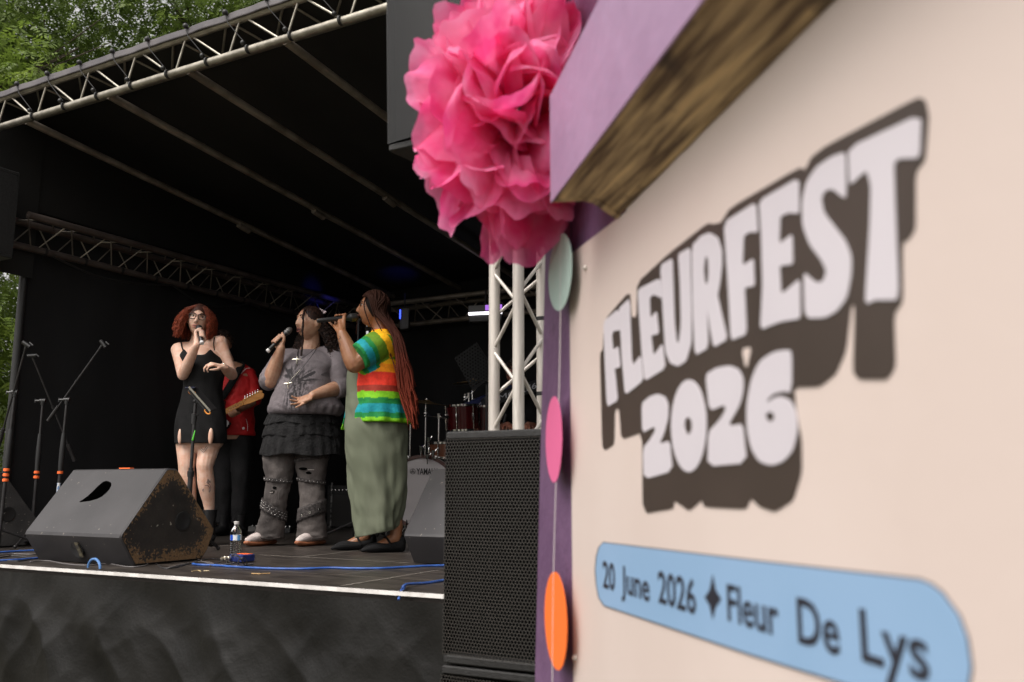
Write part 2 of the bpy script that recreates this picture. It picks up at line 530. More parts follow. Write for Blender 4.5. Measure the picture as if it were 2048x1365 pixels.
# ================================================================== STAGE PLATFORM
UL, UR = -6.45, -1.35           # left and right end of the deck along SU
N_BACK = 7.95
def PN(px, py, n):
    d = ray(px, py)
    return Vector((0, 0, ZC)) + d * (n / d.dot(SN))
st = thing('stage_platform', S((UL + UR) / 2, (N_EDGE + N_BACK) / 2, 0), 'black stage deck with a white front edge and a wrinkled black cloth skirt', 'stage')
deck_m, n_, b_ = new_mat('deck_boards')
uvn = n_.nodes.new('ShaderNodeUVMap')
def lnk(a, b): n_.links.new(a, b)
no1 = n_.nodes.new('ShaderNodeTexNoise'); no1.inputs['Scale'].default_value = 5; no1.inputs['Detail'].default_value = 8
mp1 = n_.nodes.new('ShaderNodeMapping'); mp1.inputs['Scale'].default_value = (1, 2.6, 1)
lnk(uvn.outputs[0], mp1.inputs[0]); lnk(mp1.outputs[0], no1.inputs[0])
cr1 = n_.nodes.new('ShaderNodeValToRGB'); cr1.color_ramp.elements[0].position = .35; cr1.color_ramp.elements[0].color = (.020, .016, .014, 1)
cr1.color_ramp.elements[1].position = .7; cr1.color_ramp.elements[1].color = (.048, .039, .033, 1)
lnk(no1.outputs[0], cr1.inputs[0])
br1 = n_.nodes.new('ShaderNodeTexBrick'); br1.inputs['Scale'].default_value = 1.0; br1.inputs['Brick Width'].default_value = 2.44; br1.inputs['Row Height'].default_value = 1.22
br1.inputs['Mortar Size'].default_value = .004; br1.offset = 0.5
br1.inputs['Color1'].default_value = (0, 0, 0, 1); br1.inputs['Color2'].default_value = (0, 0, 0, 1); br1.inputs['Mortar'].default_value = (1, 1, 1, 1)
mpb = n_.nodes.new('ShaderNodeMapping'); mpb.inputs['Location'].default_value = (0.35, .28, 0)
lnk(uvn.outputs[0], mpb.inputs[0]); lnk(mpb.outputs[0], br1.inputs[0])
mx1 = n_.nodes.new('ShaderNodeMixRGB'); lnk(br1.outputs['Color'], mx1.inputs[0]); lnk(cr1.outputs[0], mx1.inputs[1]); mx1.inputs[2].default_value = (.12, .10, .085, 1)
# scratches
vo = n_.nodes.new('ShaderNodeTexNoise'); vo.inputs['Scale'].default_value = 10; vo.inputs['Detail'].default_value = 3
mps = n_.nodes.new('ShaderNodeMapping'); mps.inputs['Rotation'].default_value = (0, 0, .5); mps.inputs['Scale'].default_value = (.6, 9, 1)
lnk(uvn.outputs[0], mps.inputs[0]); lnk(mps.outputs[0], vo.inputs[0])
crs = n_.nodes.new('ShaderNodeValToRGB'); crs.color_ramp.elements[0].position = .68; crs.color_ramp.elements[1].position = .74
crs.color_ramp.elements[1].color = (.35, .35, .35, 1)
lnk(vo.outputs[0], crs.inputs[0])
mx2 = n_.nodes.new('ShaderNodeMixRGB'); lnk(crs.outputs[0], mx2.inputs[0]); lnk(mx1.outputs[0], mx2.inputs[1]); mx2.inputs[2].default_value = (.16, .13, .11, 1)
lnk(mx2.outputs[0], b_.inputs['Base Color'])
mrr = n_.nodes.new('ShaderNodeMapRange'); mrr.inputs['To Min'].default_value = .28; mrr.inputs['To Max'].default_value = .6; lnk(no1.outputs[0], mrr.inputs[0]); lnk(mrr.outputs[0], b_.inputs['Roughness'])
bpd = n_.nodes.new('ShaderNodeBump'); bpd.inputs['Strength'].default_value = .3; bpd.inputs['Distance'].default_value = .004; lnk(no1.outputs[0], bpd.inputs['Height']); lnk(bpd.outputs[0], b_.inputs['Normal'])
d = MB()
def dkt(a, b):
    return S(UL + (UR - UL) * a, N_EDGE + .028 + (N_BACK - N_EDGE - .028) * b, ZS)
d.grid(dkt, 2, 2, lambda a, b: (UL + (UR - UL) * a, N_EDGE + (N_BACK - N_EDGE) * b))
d.box(S((UL + UR) / 2, (N_EDGE + .05 + N_BACK) / 2, ZS - .065), SU, SN, EZ, (UR - UL) / 2 - .005, (N_BACK - N_EDGE - .06) / 2, .06)
d.build('deck', deck_m, st, smooth=False)
d = MB()
d.box(S((UL + UR) / 2, N_EDGE + .010, ZS - .007), SU, SN, EZ, (UR - UL) / 2, .008, .0075)
d.build('edge_strip', M['white_edge'], st, smooth=False)
d = MB()
def skirt(a, b):
    u = UL + (UR - UL) * a; z = (ZS - .03) * (1 - b) + .02 * b
    w = min(1, b * 5)
    f = w * (0.060 * nz((u * 2.4 + z * .35, z * .22, 4), 1.2, 2) + 0.05 * nz((u, z, 0), 1.0, 3) + 0.060 * (abs(nz((u * 1.2 + z * 1.1, z * .7, 1), 1.9, 9)) - .2) + .018 * (abs(nz((u - z * .9, z * .8, 0), 4.1, 1)) - .15) + .0035 * abs(nz((u * 1.2 + z * .5, z, 0), 9, 6)) + .001 * nz((u, z, 0), 24, 1))
    f += .006 * nz((u, 0, 0), 22, 4) * max(0, 1 - b * 9)
    return S(u, N_EDGE - .012 + f - .02 * b, z)
d.grid(skirt, 420, 110)
sk = d.build('skirt', M['skirt_cloth'], st, angle=0)
d = MB()   # stage legs below, seen only from the side
for uu in (UL + .1, (UL + UR) / 2, UR - .1):
    for nn in (N_EDGE + .2, (N_EDGE + N_BACK) / 2, N_BACK - .2):
        l = MB(); l.tube([S(uu, nn, 0), S(uu, nn, ZS - .12)], .025, 10); l.build('leg', M['alu'], st)
d = MB()
d.box(S(UR + .01, (N_EDGE + N_BACK) / 2, (ZS - .03) / 2), SN, SU, EZ, (N_BACK - N_EDGE) / 2, .004, (ZS - .03) / 2)
d.box(S(UL - .01, (N_EDGE + N_BACK) / 2, (ZS - .03) / 2), SN, SU, EZ, (N_BACK - N_EDGE) / 2, .004, (ZS - .03) / 2)
d.build('side_cloth', M['skirt_cloth'], st)

# ================================================================== ROOF
NF = 3.56                       # front truss line
HF = ZC + 2.5                   # its lower chord
NBK = 7.85                      # back truss line
HB = ZC + 1.71                   # lower chord of side and back trusses
UWALL = -6.2
URW = -1.45
HPB = ZC + 2.08                 # purlin height at the back
rf = thing('stage_roof', S(-4, 5.7, ZS), 'black canvas stage roof on sloping tubes with black drapes at the back and sides', 'roof')
def roofz(n): return HF + .02 + (HPB - HF) * (n - NF) / (NBK - NF)
us = [su(PN(px, py, NF)) for px, py in ((53, 228), (217, 176), (377, 125), (570, 64))]
du = (us[3] - us[1]) / 2
plist = [us[0] - du * .98, us[0], us[1], us[2], us[3], us[3] + du, us[3] + 2 * du]
for i, u in enumerate(plist):
    if u > URW + .4: continue
    p = MB()
    p.tube([S(u, NF + .005, HF - .008), S(u, NBK, HPB - .03)], .0255, 12)
    p.tube([S(u, 5.55, roofz(5.55) - .06), S(u, 5.68, roofz(5.68) - .072)], .026, 12)
    p.build('purlin', M['tube_dark'], rf)
c = MB()
def rsheet(a, b):
    u = UWALL - .15 + (URW + 2.6 - UWALL) * a; n = NF - .02 + (NBK + .2 - NF) * b
    return S(u, n, roofz(n) + .065 + .150 * max(0, 1 - b * 1.5) + .015 * nz((u, n, 0), 1.4) * (b > 0))
c.grid(rsheet, 90, 40)
c.build('roof_sheet', M['black_sheet'], rf, angle=0)
def drape_grid(mbd, o, U, L, z0, z1, fold=.03, nf=3.2, seed=0, nu=None):
    mbd.grid(lambda a, b: o + U * (a * L) + Vector((-U.y, U.x, 0)) * (fold * nz((a * L * nf, 0, b * 1.2), 1, seed) + fold * .4 * nz((a * L * nf * 2.7, 0, b * 2), 1, seed + 3)) + EZ * (z0 + (z1 - z0) * b), nu or int(L * 30), 24)
c = MB(); drape_grid(c, S(UWALL, NBK + .12, 0), SU, URW + 2.0 - UWALL, ZS, HB + .5, .05, 2.2, 1)
c.build('back_drape', M['drape'], rf, angle=0)
c = MB(); drape_grid(c, S(UWALL, NF + .37, 0), SN, NBK + .1 - NF - .37, ZS, HB + .55, .035, 1.6, 5)
c.build('side_drape', M['drape'], rf, angle=0)
c = MB(); drape_grid(c, S(URW + .05, NF + 1.2, 0), SN, NBK - NF - 1.1, ZS, HB + .6, .035, 1.6, 8)
c.build('side_drape', M['drape'], rf, angle=0)
c = MB()
c.tube([S(UWALL - .01, NF + .36, ZS), S(UWALL - .01, NF + .36, HB + .1)], .03, 10)
c.build('corner_pole', M['rubber'], rf)
# valance dropping from the roof to the side truss
c = MB(); c.grid(lambda a, b: S(UWALL + .03, NF - .5 + .9 * a, ZC + 1.50 + 1.05 * b), 8, 6); c.grid(lambda a, b: S(UWALL + .02, NF + (NBK - NF) * a, (HB + .3) + (roofz(NF + (NBK - NF) * a) + .08 + .19 * max(0, 1 - a * 1.6) - HB - .3) * b), 20, 4)
c.build('side_valance', M['black_sheet'], rf)

def truss(name, A, B, offs, mats, label, bay, r=.0245, rb=.0072, group=None, parts_each=True, phase=0, mid=.5):
    """A,B ends; offs: 3 chord offsets; zigzag braces on each face"""
    t = thing(name, (A + B) / 2, label, 'truss', group)
    L = (B - A).length; D = (B - A).normalized(); nb = int(L / bay)
    for o in offs:
        c = MB(); c.tube([A + o, B + o], r, 14); c.build('chord', mats[0], t)
    k = 0
    for i0, i1 in ((0, 1), (1, 2), (2, 0)):
        for j in range(nb):
            if k >= 90: break
            a0 = A + offs[i0] + D * ((j + phase) * bay); a1 = A + offs[i1] + D * ((j + phase + mid) * bay); a2 = A + offs[i0] + D * ((j + phase + .92) * bay)
            c = MB(); c.tube([a0, a1 - D * .02], rb, 8); c.tube([a1 + D * .02, a2], rb, 8)
            c.build('brace', mats[1], t); k += 1
    return t
UF0, UF1 = UWALL - .35, -1.7
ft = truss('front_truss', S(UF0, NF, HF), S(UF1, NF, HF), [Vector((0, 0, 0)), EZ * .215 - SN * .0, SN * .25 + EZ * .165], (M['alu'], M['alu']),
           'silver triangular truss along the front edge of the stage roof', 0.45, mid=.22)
# grey canvas band wrapping the top chord
c = MB()
c.grid(lambda a, b: S(UF0 + (UF1 - UF0) * a, NF - .034 + .012 * nz((a * 30, 0, 0)) + .30 * max(0, b - .45), HF + .205 + .050 * min(1, b / .45) + .03 * max(0, b - .45)), 120, 10)
c.build('canvas_band', M['canvas_grey'], ft, solid=.003)
nball = 0
u = su(PN(20, 205, NF))
ub = [su(PN(px, 972 - (972 - 235 + px * .318) , NF)) for px in (65, 125, 193, 258, 335, 412, 500, 560, 655, 735)]
for i, (px, py) in enumerate(((48, 153), (108, 133), (172, 114), (238, 89), (308, 60), (384, 37), (463, 7), (545, -22), (640, -55))):
    uu = su(PN(px, py, NF))
    c = MB()
    top = S(uu, NF - .045, HF + .258); bot = S(uu + .17, NF - .01, HF)
    c.ball(top, .017, 12, 8)
    c.tube([top, S(uu + .02, NF - .04, HF + .19), S(uu + .13, NF + .0, HF + .05)], .003, 6)
    c.ball(S(uu + .13, NF - .02, HF + .045), .015, 10, 8)
    c.lathe(bot - SU * .006, SU, [(0, .0285), (.012, .0285)], 16)
    c.build('bungee', M['rubber'], ft)
# side truss (left) and back truss
sm = (M['tube_dark'], M['alu'])
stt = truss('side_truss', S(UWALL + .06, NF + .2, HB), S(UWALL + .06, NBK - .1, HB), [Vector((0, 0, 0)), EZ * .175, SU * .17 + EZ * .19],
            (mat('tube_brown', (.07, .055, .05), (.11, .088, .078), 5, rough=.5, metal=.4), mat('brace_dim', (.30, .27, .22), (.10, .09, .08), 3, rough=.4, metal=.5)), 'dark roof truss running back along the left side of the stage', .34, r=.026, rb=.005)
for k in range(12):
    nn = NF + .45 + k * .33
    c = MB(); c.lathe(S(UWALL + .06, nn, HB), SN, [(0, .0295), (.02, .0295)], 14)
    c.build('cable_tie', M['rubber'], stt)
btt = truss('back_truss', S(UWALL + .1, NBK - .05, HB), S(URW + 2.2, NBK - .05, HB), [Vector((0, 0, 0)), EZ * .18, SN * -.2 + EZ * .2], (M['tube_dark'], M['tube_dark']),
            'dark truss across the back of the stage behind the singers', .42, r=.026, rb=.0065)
c = MB()
for k0, k1, sg in ((NF + .5, NF + 1.6, .07), (NF + 1.6, NF + 2.5, .10), (NF + 2.5, NF + 3.9, .06)):
    c.tube([S(UWALL + .10, k0, HB - .03), S(UWALL + .10, (k0 * 2 + k1) / 3, HB - .03 - sg), S(UWALL + .10, (k0 + 2 * k1) / 3, HB - .03 - sg * .8), S(UWALL + .10, k1, HB - .03)], .008, 6, 5)
tag(c.build('truss_cable', M['rubber'], None), 'black cable drooping in loops beneath the left roof truss', 'cable')
# half coupler where the first purlin meets the side truss
c = thing('pipe_clamp', PN(516, 535, 7.0), 'scaffold clamp joining a roof tube to the left side truss', 'clamp')
k = MB(); pc = Vector(c.location); k.box(pc, SU, SN, EZ, .03, .03, .06, .008); k.lathe(pc + EZ * .06, SU, [(-.03, .03), (.03, .03)], 12); k.lathe(pc - EZ * .06, SU, [(-.03, .03), (.03, .03)], 12)
k.tube([pc + SU * .03, pc + SU * .075], .006, 6); k.build('clamp_body', M['alu'], c)

# front right tower (three thick tubes) -----------------------------------------
def vline(px0, py0, px1, py1, n): return PN(px0, py0, n), PN(px1, py1, n)
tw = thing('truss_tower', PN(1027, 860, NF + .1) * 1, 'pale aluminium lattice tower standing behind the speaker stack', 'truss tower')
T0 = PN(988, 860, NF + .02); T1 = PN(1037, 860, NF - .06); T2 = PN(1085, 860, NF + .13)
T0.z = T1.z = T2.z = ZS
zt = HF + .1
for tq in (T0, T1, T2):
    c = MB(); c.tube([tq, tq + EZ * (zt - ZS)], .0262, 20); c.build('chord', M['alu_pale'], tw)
def br(a, b, za, zb, off):
    d_ = (b - a).normalized(); off = Vector((-d_.y, d_.x, 0)) * off
    c = MB(); c.tube([a + EZ * za + off + d_ * .012, b + EZ * zb + off - d_ * .012], .0085, 10)
    c.ball(a + EZ * za + off + d_ * .014, .0115, 8, 6); c.ball(b + EZ * zb + off - d_ * .014, .0115, 8, 6)
    c.build('brace', M['alu_pale'], tw)
bh = 0.37
z = .02
zb0 = .29
for k in range(9):
    b0 = (k - 1) * bh + .30
    br(T0, T1, b0, b0 + bh * .46, -.008); br(T0, T1, b0 - .02, b0 - bh * .46, -.008) if b0 > .2 else None
    br(T2, T1, b0 + .06, b0 + bh * .46 + .06, .008); br(T2, T1, b0 + .04, b0 - bh * .42 + .04, .008) if b0 > .2 else None
    br(T0, T2, b0 + .16, b0 + .16 + bh * .46, .0)
for zz in (.255, .60, .95):
    c = MB(); c.lathe(T2 + EZ * (zz + .22), EZ, [(0, .0275), (.018, .0275)], 16); c.build('black_tape', M['rubber'], tw)
c = MB(); c.box((T0 + T1 + T2) / 3 + EZ * .006, SU, SN, EZ, .2, .2, .005); c.build('base_plate', M['alu_pale'], tw)

# ================================================================== PA SPEAKERS
M['cab'] = mat('speaker_paint', (.007, .0067, .0067), (.012, .0115, .0115), 60, rough=.55, bump=.35, bscale=220)
M['grille_big'] = grille_mat('speaker_grille', .0125, (.050, .045, .040), .46)
M['grille_fine'] = grille_mat('speaker_grille_fine', .0072, (.026, .026, .027), .36)
def grille(parent, o, U, V, w, h, m, bow=.012):
    c = MB(); Nn = U.cross(V)
    c.grid(lambda a, b: o + U * (a * w) + V * (b * h) + Nn * (bow * (1 - (2 * a - 1) ** 2)), 8, 1, lambda a, b: (a * w, b * h))
    c.build('grille', m, parent)
def cabinet(name, A, w, dpt, z0, z1, label, gm, group, tilt=0, lips=True):
    """A: front-left bottom corner direction (u,n); front faces -SN"""
    u0, n0 = A
    t = thing(name, S(u0 + w / 2, n0 + dpt / 2, z0), label, 'loudspeaker', group)
    h = z1 - z0; Vv = (EZ * math.cos(tilt) - SN * math.sin(tilt)).normalized(); Nn = (SN * math.cos(tilt) + EZ * math.sin(tilt)).normalized()
    o = S(u0, n0, z0)
    def Q(a, b, c_): return o + SU * a + Nn * b + Vv * c_
    c = MB()
    tk = .026
    c.box(Q(w / 2, dpt / 2, h - tk / 2), SU, Nn, Vv, w / 2, dpt / 2, tk / 2, .006)
    c.box(Q(w / 2, dpt / 2, tk / 2), SU, Nn, Vv, w / 2, dpt / 2, tk / 2, .006)
    c.box(Q(tk / 2, dpt / 2 + .03, h / 2), SU, Nn, Vv, tk / 2, dpt / 2 - .032, h / 2 - tk + .001)
    c.box(Q(w - tk / 2, dpt / 2 + .03, h / 2), SU, Nn, Vv, tk / 2, dpt / 2 - .032, h / 2 - tk + .001)
    c.box(Q(w / 2, dpt - tk / 2, h / 2), SU, Nn, Vv, w / 2 - tk, tk / 2, h / 2 - tk)
    c.build('cabinet', M['cab'], t, smooth=False)
    c = MB()
    c.box(Q(w / 2, .050, h / 2), SU, Nn, Vv, w / 2 - .001, .006, h / 2 - tk - .002)
    
    for xx in (.004, w - .004): c.box(Q(xx, .022, h / 2), SU, Nn, Vv, .0025, .021, h / 2 - tk - .002)
    c.build('baffle', M['dark_inside'], t, smooth=False)
    for cz in ((h * .3, h * .72) if h > w * 1.2 else (h / 2,)):
        pass
    grille(t, Q(.001, -.004, tk), SU, Vv, w - .002, h - 2 * tk, gm, .022)
    return t, Q
NSUB = 2.62
uS = su(PN(890, 900, NSUB))
cabinet('subwoofer', (uS, NSUB), .66, .62, ZC - .578, ZC + .184, 'black speaker cabinet with a honeycomb grille, upper one of the stack beside the stage', M['grille_big'], 'stacked speakers beside the stage')
cabinet('subwoofer', (uS - .006, NSUB), .672, .62, .08, ZC - .586, 'black speaker cabinet on the grass, lower one of the stack beside the stage', M['grille_big'], 'stacked speakers beside the stage')
c = thing('speaker_dolly', S(uS + .33, NSUB + .3, 0), 'low black wheeled board under the speaker stack', 'dolly')
k = MB(); k.box(S(uS + .33, NSUB + .31, .065), SU, SN, EZ, .33, .31, .013, .005); k.build('board', M['cab'], c, smooth=False)
for a in (.08, .58):
    for b in (.06, .56):
        k = MB(); k.lathe(S(uS + a - .012, NSUB + b, .028), SU, [(0, .026), (.024, .026)], 14); k.build('wheel', M['rubber'], c)
NH = 2.62
pbl = PN(776, 303, NH)
t, Q = cabinet('hung_speaker', (su(pbl), NH), .42, .4, pbl.z, pbl.z + 1.15, 'black line speaker with a fine grille hanging in the air behind the pink pompom', M['grille_fine'], 'speakers flown either side of the roof', tilt=R(3))
c = MB(); c.tube([Q(.21, .2, 1.15), Q(.21, .2, 1.5)], .012, 8); c.tube([Q(.21, .2, 1.5), S(su(pbl) + .21, NF, pbl.z + 1.55)], .03, 10); c.build('hanging_arm', M['black_metal'], t)
pl = PN(25, 518, NF + .10)
t, Q = cabinet('hung_speaker', (su(pl) - .45, NF - .25), .45, .35, pl.z, pl.z + .62, 'black speaker box hanging at the far left edge under the roof', M['grille_fine'], 'speakers flown either side of the roof')
c = MB(); c.tube([Q(.2, .17, .62), Q(.2, .17, 1.2)], .015, 8)
c.box(Q(.36, .06, .70), SU, EZ, SN, .15, .004, .03); c.tube([Q(.30, .0, .62), Q(.48, .0, .82)], .006, 6); c.tube([Q(.48, .0, .82), Q(.22, .17, .95)], .006, 6)
c.build('bracket', M['black_metal'], t)

# ================================================================== MONITOR WEDGES
worn_m, n_, b_ = new_mat('monitor_paint')
def lnk(a, b): n_.links.new(a, b)
b_.inputs['Roughness'].default_value = .5
tc = n_.nodes.new('ShaderNodeTexCoord')
n1 = n_.nodes.new('ShaderNodeTexNoise'); n1.inputs['Scale'].default_value = 4; n1.inputs['Detail'].default_value = 8; lnk(tc.outputs['Object'], n1.inputs[0])
cr = n_.nodes.new('ShaderNodeValToRGB'); cr.color_ramp.elements[0].position = .35; cr.color_ramp.elements[0].color = (.023, .0215, .0235, 1)
cr.color_ramp.elements[1].position = .72; cr.color_ramp.elements[1].color = (.039, .0365, .039, 1); lnk(n1.outputs[0], cr.inputs[0])
n2 = n_.nodes.new('ShaderNodeTexNoise'); n2.inputs['Scale'].default_value = 55; n2.inputs['Detail'].default_value = 2; lnk(tc.outputs['Object'], n2.inputs[0])
c2 = n_.nodes.new('ShaderNodeValToRGB'); c2.color_ramp.elements[0].position = .73; c2.color_ramp.elements[1].position = .78; lnk(n2.outputs[0], c2.inputs[0])
mx = n_.nodes.new('ShaderNodeMixRGB'); lnk(c2.outputs[0], mx.inputs[0]); lnk(cr.outputs[0], mx.inputs[1]); mx.inputs[2].default_value = (.22, .19, .16, 1)
lnk(mx.outputs[0], b_.inputs['Base Color'])
bp = n_.nodes.new('ShaderNodeBump'); bp.inputs['Strength'].default_value = .25; bp.inputs['Distance'].default_value = .003
n3 = n_.nodes.new('ShaderNodeTexNoise'); n3.inputs['Scale'].default_value = 260; lnk(tc.outputs['Object'], n3.inputs[0]); lnk(n3.outputs[0], bp.inputs['Height']); lnk(bp.outputs[0], b_.inputs['Normal'])
# side panel: worn chipboard showing along its rim (uv.x = distance to rim)
side_m, n_, b_ = new_mat('worn_side_panel')
b_.inputs['Roughness'].default_value = .65
tc = n_.nodes.new('ShaderNodeTexCoord'); uv = n_.nodes.new('ShaderNodeUVMap'); sx = n_.nodes.new('ShaderNodeSeparateXYZ'); lnk(uv.outputs[0], sx.inputs[0])
n1 = n_.nodes.new('ShaderNodeTexNoise'); n1.inputs['Scale'].default_value = 75; n1.inputs['Detail'].default_value = 5; lnk(tc.outputs['Object'], n1.inputs[0])
n0 = n_.nodes.new('ShaderNodeTexNoise'); n0.inputs['Scale'].default_value = 7; n0.inputs['Detail'].default_value = 3; lnk(tc.outputs['Object'], n0.inputs[0])
def mth(op, a, bb=None):
    k = n_.nodes.new('ShaderNodeMath'); k.operation = op
    for i, v in enumerate((a, bb)):
        if v is None: continue
        if isinstance(v, (int, float)): k.inputs[i].default_value = v
        else: lnk(v, k.inputs[i])
    return k.outputs[0]
rim = mth('SUBTRACT', mth('SUBTRACT', mth('MULTIPLY', n0.outputs[0], 2.3), .55), mth('MULTIPLY', sx.outputs[0], 8.0))
wear = mth('ADD', mth('MULTIPLY', rim, .36), n1.outputs[0])
c1 = n_.nodes.new('ShaderNodeValToRGB'); c1.color_ramp.elements[0].position = .60; c1.color_ramp.elements[1].position = .66; lnk(wear, c1.inputs[0])
wood = n_.nodes.new('ShaderNodeValToRGB'); wood.color_ramp.elements[0].color = (.055, .028, .012, 1); wood.color_ramp.elements[1].color = (.27, .16, .075, 1)
n4 = n_.nodes.new('ShaderNodeTexNoise'); n4.inputs['Scale'].default_value = 90; lnk(tc.outputs['Object'], n4.inputs[0]); lnk(n4.outputs[0], wood.inputs[0])
base = n_.nodes.new('ShaderNodeValToRGB'); base.color_ramp.elements[0].position = .3; base.color_ramp.elements[0].color = (.010, .008, .007, 1); base.color_ramp.elements[1].position = .75; base.color_ramp.elements[1].color = (.040, .032, .026, 1)
lnk(n0.outputs[0], base.inputs[0])
mx = n_.nodes.new('ShaderNodeMixRGB'); lnk(c1.outputs[0], mx.inputs[0]); lnk(base.outputs[0], mx.inputs[1]); lnk(wood.outputs[0], mx.inputs[2])
n5 = n_.nodes.new('ShaderNodeTexNoise'); n5.inputs['Scale'].default_value = 38; n5.inputs['Detail'].default_value = 1; lnk(tc.outputs['Object'], n5.inputs[0])
c5 = n_.nodes.new('ShaderNodeValToRGB'); c5.color_ramp.elements[0].position = .75; c5.color_ramp.elements[1].position = .78; lnk(n5.outputs[0], c5.inputs[0])
mx5 = n_.nodes.new('ShaderNodeMixRGB'); lnk(c5.outputs[0], mx5.inputs[0]); lnk(mx.outputs[0], mx5.inputs[1]); mx5.inputs[2].default_value = (.26, .24, .2, 1)
lnk(mx5.outputs[0], b_.inputs['Base Color'])
bp = n_.nodes.new('ShaderNodeBump'); bp.inputs['Strength'].default_value = .5; bp.inputs['Distance'].default_value = .004; lnk(n1.outputs[0], bp.inputs['Height']); lnk(bp.outputs[0], b_.inputs['Normal'])

PROF = [(0, 0.004), (.45, 0.004), (.49, .05), (.528, .14), (.532, .165), (.30, .44), (.255, .492), (.235, .503), (.185, .505), (.17, .50), (-.09, .165), (-.095, .148), (-.088, .135)]
def wedge(P0, U, Nn, w, label, cup_left=False, tape=None, handle=True, sm=None):
    P0 = Vector(P0)
    t = thing('floor_monitor', P0 + U * (w / 2) + Nn * .2, label, 'monitor speaker', 'wedge monitors along the stage front')
    def Q(a, s_, z_): return P0 + U * a + Nn * s_ + EZ * (z_)
    n = len(PROF); cx = sum(p[0] for p in PROF) / n; cz = sum(p[1] for p in PROF) / n
    c = MB(); e = .008
    def ringv(a, k):
        out = []
        for s_, z_ in PROF:
            dx, dz = s_ - cx, z_ - cz; l = math.hypot(dx, dz)
            out.append(Q(a, s_ - dx / l * k, max(z_ - dz / l * k, .003)))
        return out
    rows = [(0, e), (e, 0), (w - e, 0), (w, e)]
    vs = []
    for a, k in rows: vs += ringv(a, k)
    fs = []
    for L in range(3):
        for i in range(n):
            j = (i + 1) % n
            if L == 1 and i == 9 and handle: continue      # back slope gets its own face with the handle cut
            if L == 1 and i == 4: continue                 # the baffle side carries the grille
            fs.append((L * n + j, L * n + i, (L + 1) * n + i, (L + 1) * n + j))
    c.add(vs, fs)
    if handle:
        A = Q(e, *PROF[9]); B = Q(w - e, *PROF[9]); Cc = Q(w - e, *PROF[10]); D = Q(e, *PROF[10])
        ex = (B - A); ey = (D - A)
        # hole outline (comma shape) in face coordinates, a: across, b: down the slope
        hole = [(.415, .27), (.435, .20), (.46, .185), (.49, .19), (.53, .215), (.555, .26), (.565, .32), (.56, .38), (.54, .44), (.505, .48), (.45, .51), (.385, .525), (.35, .535), (.34, .525), (.36, .49), (.385, .43), (.402, .35)]
        nh = len(hole)
        outer = []
        hc = (.45, .36)
        for (a, b) in hole:
            da, db = a - hc[0], b - hc[1]
            ts = []
            if da > 1e-9: ts.append((1 - hc[0]) / da)
            if da < -1e-9: ts.append(-hc[0] / da)
            if db > 1e-9: ts.append((1 - hc[1]) / db)
            if db < -1e-9: ts.append(-hc[1] / db)
            q = min(ts); outer.append((hc[0] + da * q, hc[1] + db * q))
        Nf = ex.cross(ey).normalized()
        if Nf.dot(Nn) > 0: Nf = -Nf
        def W(p, dep=0): return A + ex * p[0] + ey * p[1] - Nf * dep
        vs = [W(p) for p in outer] + [W(p) for p in hole]
        fs = [(i, (i + 1) % nh, nh + (i + 1) % nh, nh + i) for i in range(nh)]
        # corners
        cor = [(0, 0), (1, 0), (1, 1), (0, 1)]
        for q in cor:
            vs.append(W(q))
            ki = len(vs) - 1
            best = None
            for i in range(nh):
                o1, o2 = outer[i], outer[(i + 1) % nh]
                on1 = {0: o1[0] < 1e-6, 1: o1[0] > 1 - 1e-6, 2: o1[1] < 1e-6, 3: o1[1] > 1 - 1e-6}
                on2 = {0: o2[0] < 1e-6, 1: o2[0] > 1 - 1e-6, 2: o2[1] < 1e-6, 3: o2[1] > 1 - 1e-6}
                sq = ({0} if q[0] == 0 else {1}) | ({2} if q[1] == 0 else {3})
                s1 = {k for k, v in on1.items() if v}; s2 = {k for k, v in on2.items() if v}
                if s1 & sq and s2 & sq and not (s1 & s2): fs.append((i, ki, (i + 1) % nh))
        c.add(vs, fs)
        hb = MB()
        vs = [W(p, -.0005) for p in hole] + [W(((p[0] - hc[0]) * .9 + hc[0], (p[1] - hc[1]) * .9 + hc[1]), .06) for p in hole]
        hb.add(vs, [(i, (i + 1) % nh, nh + (i + 1) % nh, nh + i) for i in range(nh)] + [tuple(range(nh, 2 * nh))])
        hb.build('handle_recess', M['dark_inside'], t)
    body = c.build('cabinet', worn_m, t, smooth=True, angle=35)
    # side panels with worn rims
    for a, sg in ((-.0015, -1), (w + .0015, 1)):
        c = MB()
        rings = [(.010, 0), (.035, .025), (.08, .07), (.14, .13), (.22, .2)]
        vs = []
        for k, dist in rings:
            for s_, z_ in PROF:
                dx, dz = s_ - cx, z_ - cz; l = math.hypot(dx, dz)
                vs.append(Q(a, s_ - dx / l * min(k, l * .97), max(.004, z_ - dz / l * min(k, l * .97))))
        o = c.add(vs, [(L * n + i, L * n + (i + 1) % n, (L + 1) * n + (i + 1) % n, (L + 1) * n + i) for L in range(len(rings) - 1) for i in range(n)] + [tuple((len(rings) - 1) * n + i for i in range(n))])
        for L, (k, dist) in enumerate(rings):
            for i in range(n): c.uv[o + L * n + i] = (dist, 0)
        sp = c.build('side_panel', sm or side_m, t, smooth=False)
        c = MB()
        c.lathe(Q(a, .30, .22) , U * sg, [(.0005, .052), (.004, .052), (.005, .046), (.004, .040), (.001, .020), (.0008, .005)], 24)
        c.build('pole_cup', M['black_plastic'], sp)
    # baffle with grille facing the singers
    A = Q(e + .01, *PROF[4]); B = Q(w - e - .01, *PROF[4]); D = Q(e + .01, *PROF[5])
    c = MB(); up = D - A
    c.add([Q(e, PROF[4][0] - .004, PROF[4][1]), Q(w - e, PROF[4][0] - .004, PROF[4][1]), Q(w - e, PROF[5][0] - .004, PROF[5][1]), Q(e, PROF[5][0] - .004, PROF[5][1])], [(0, 1, 2, 3)])
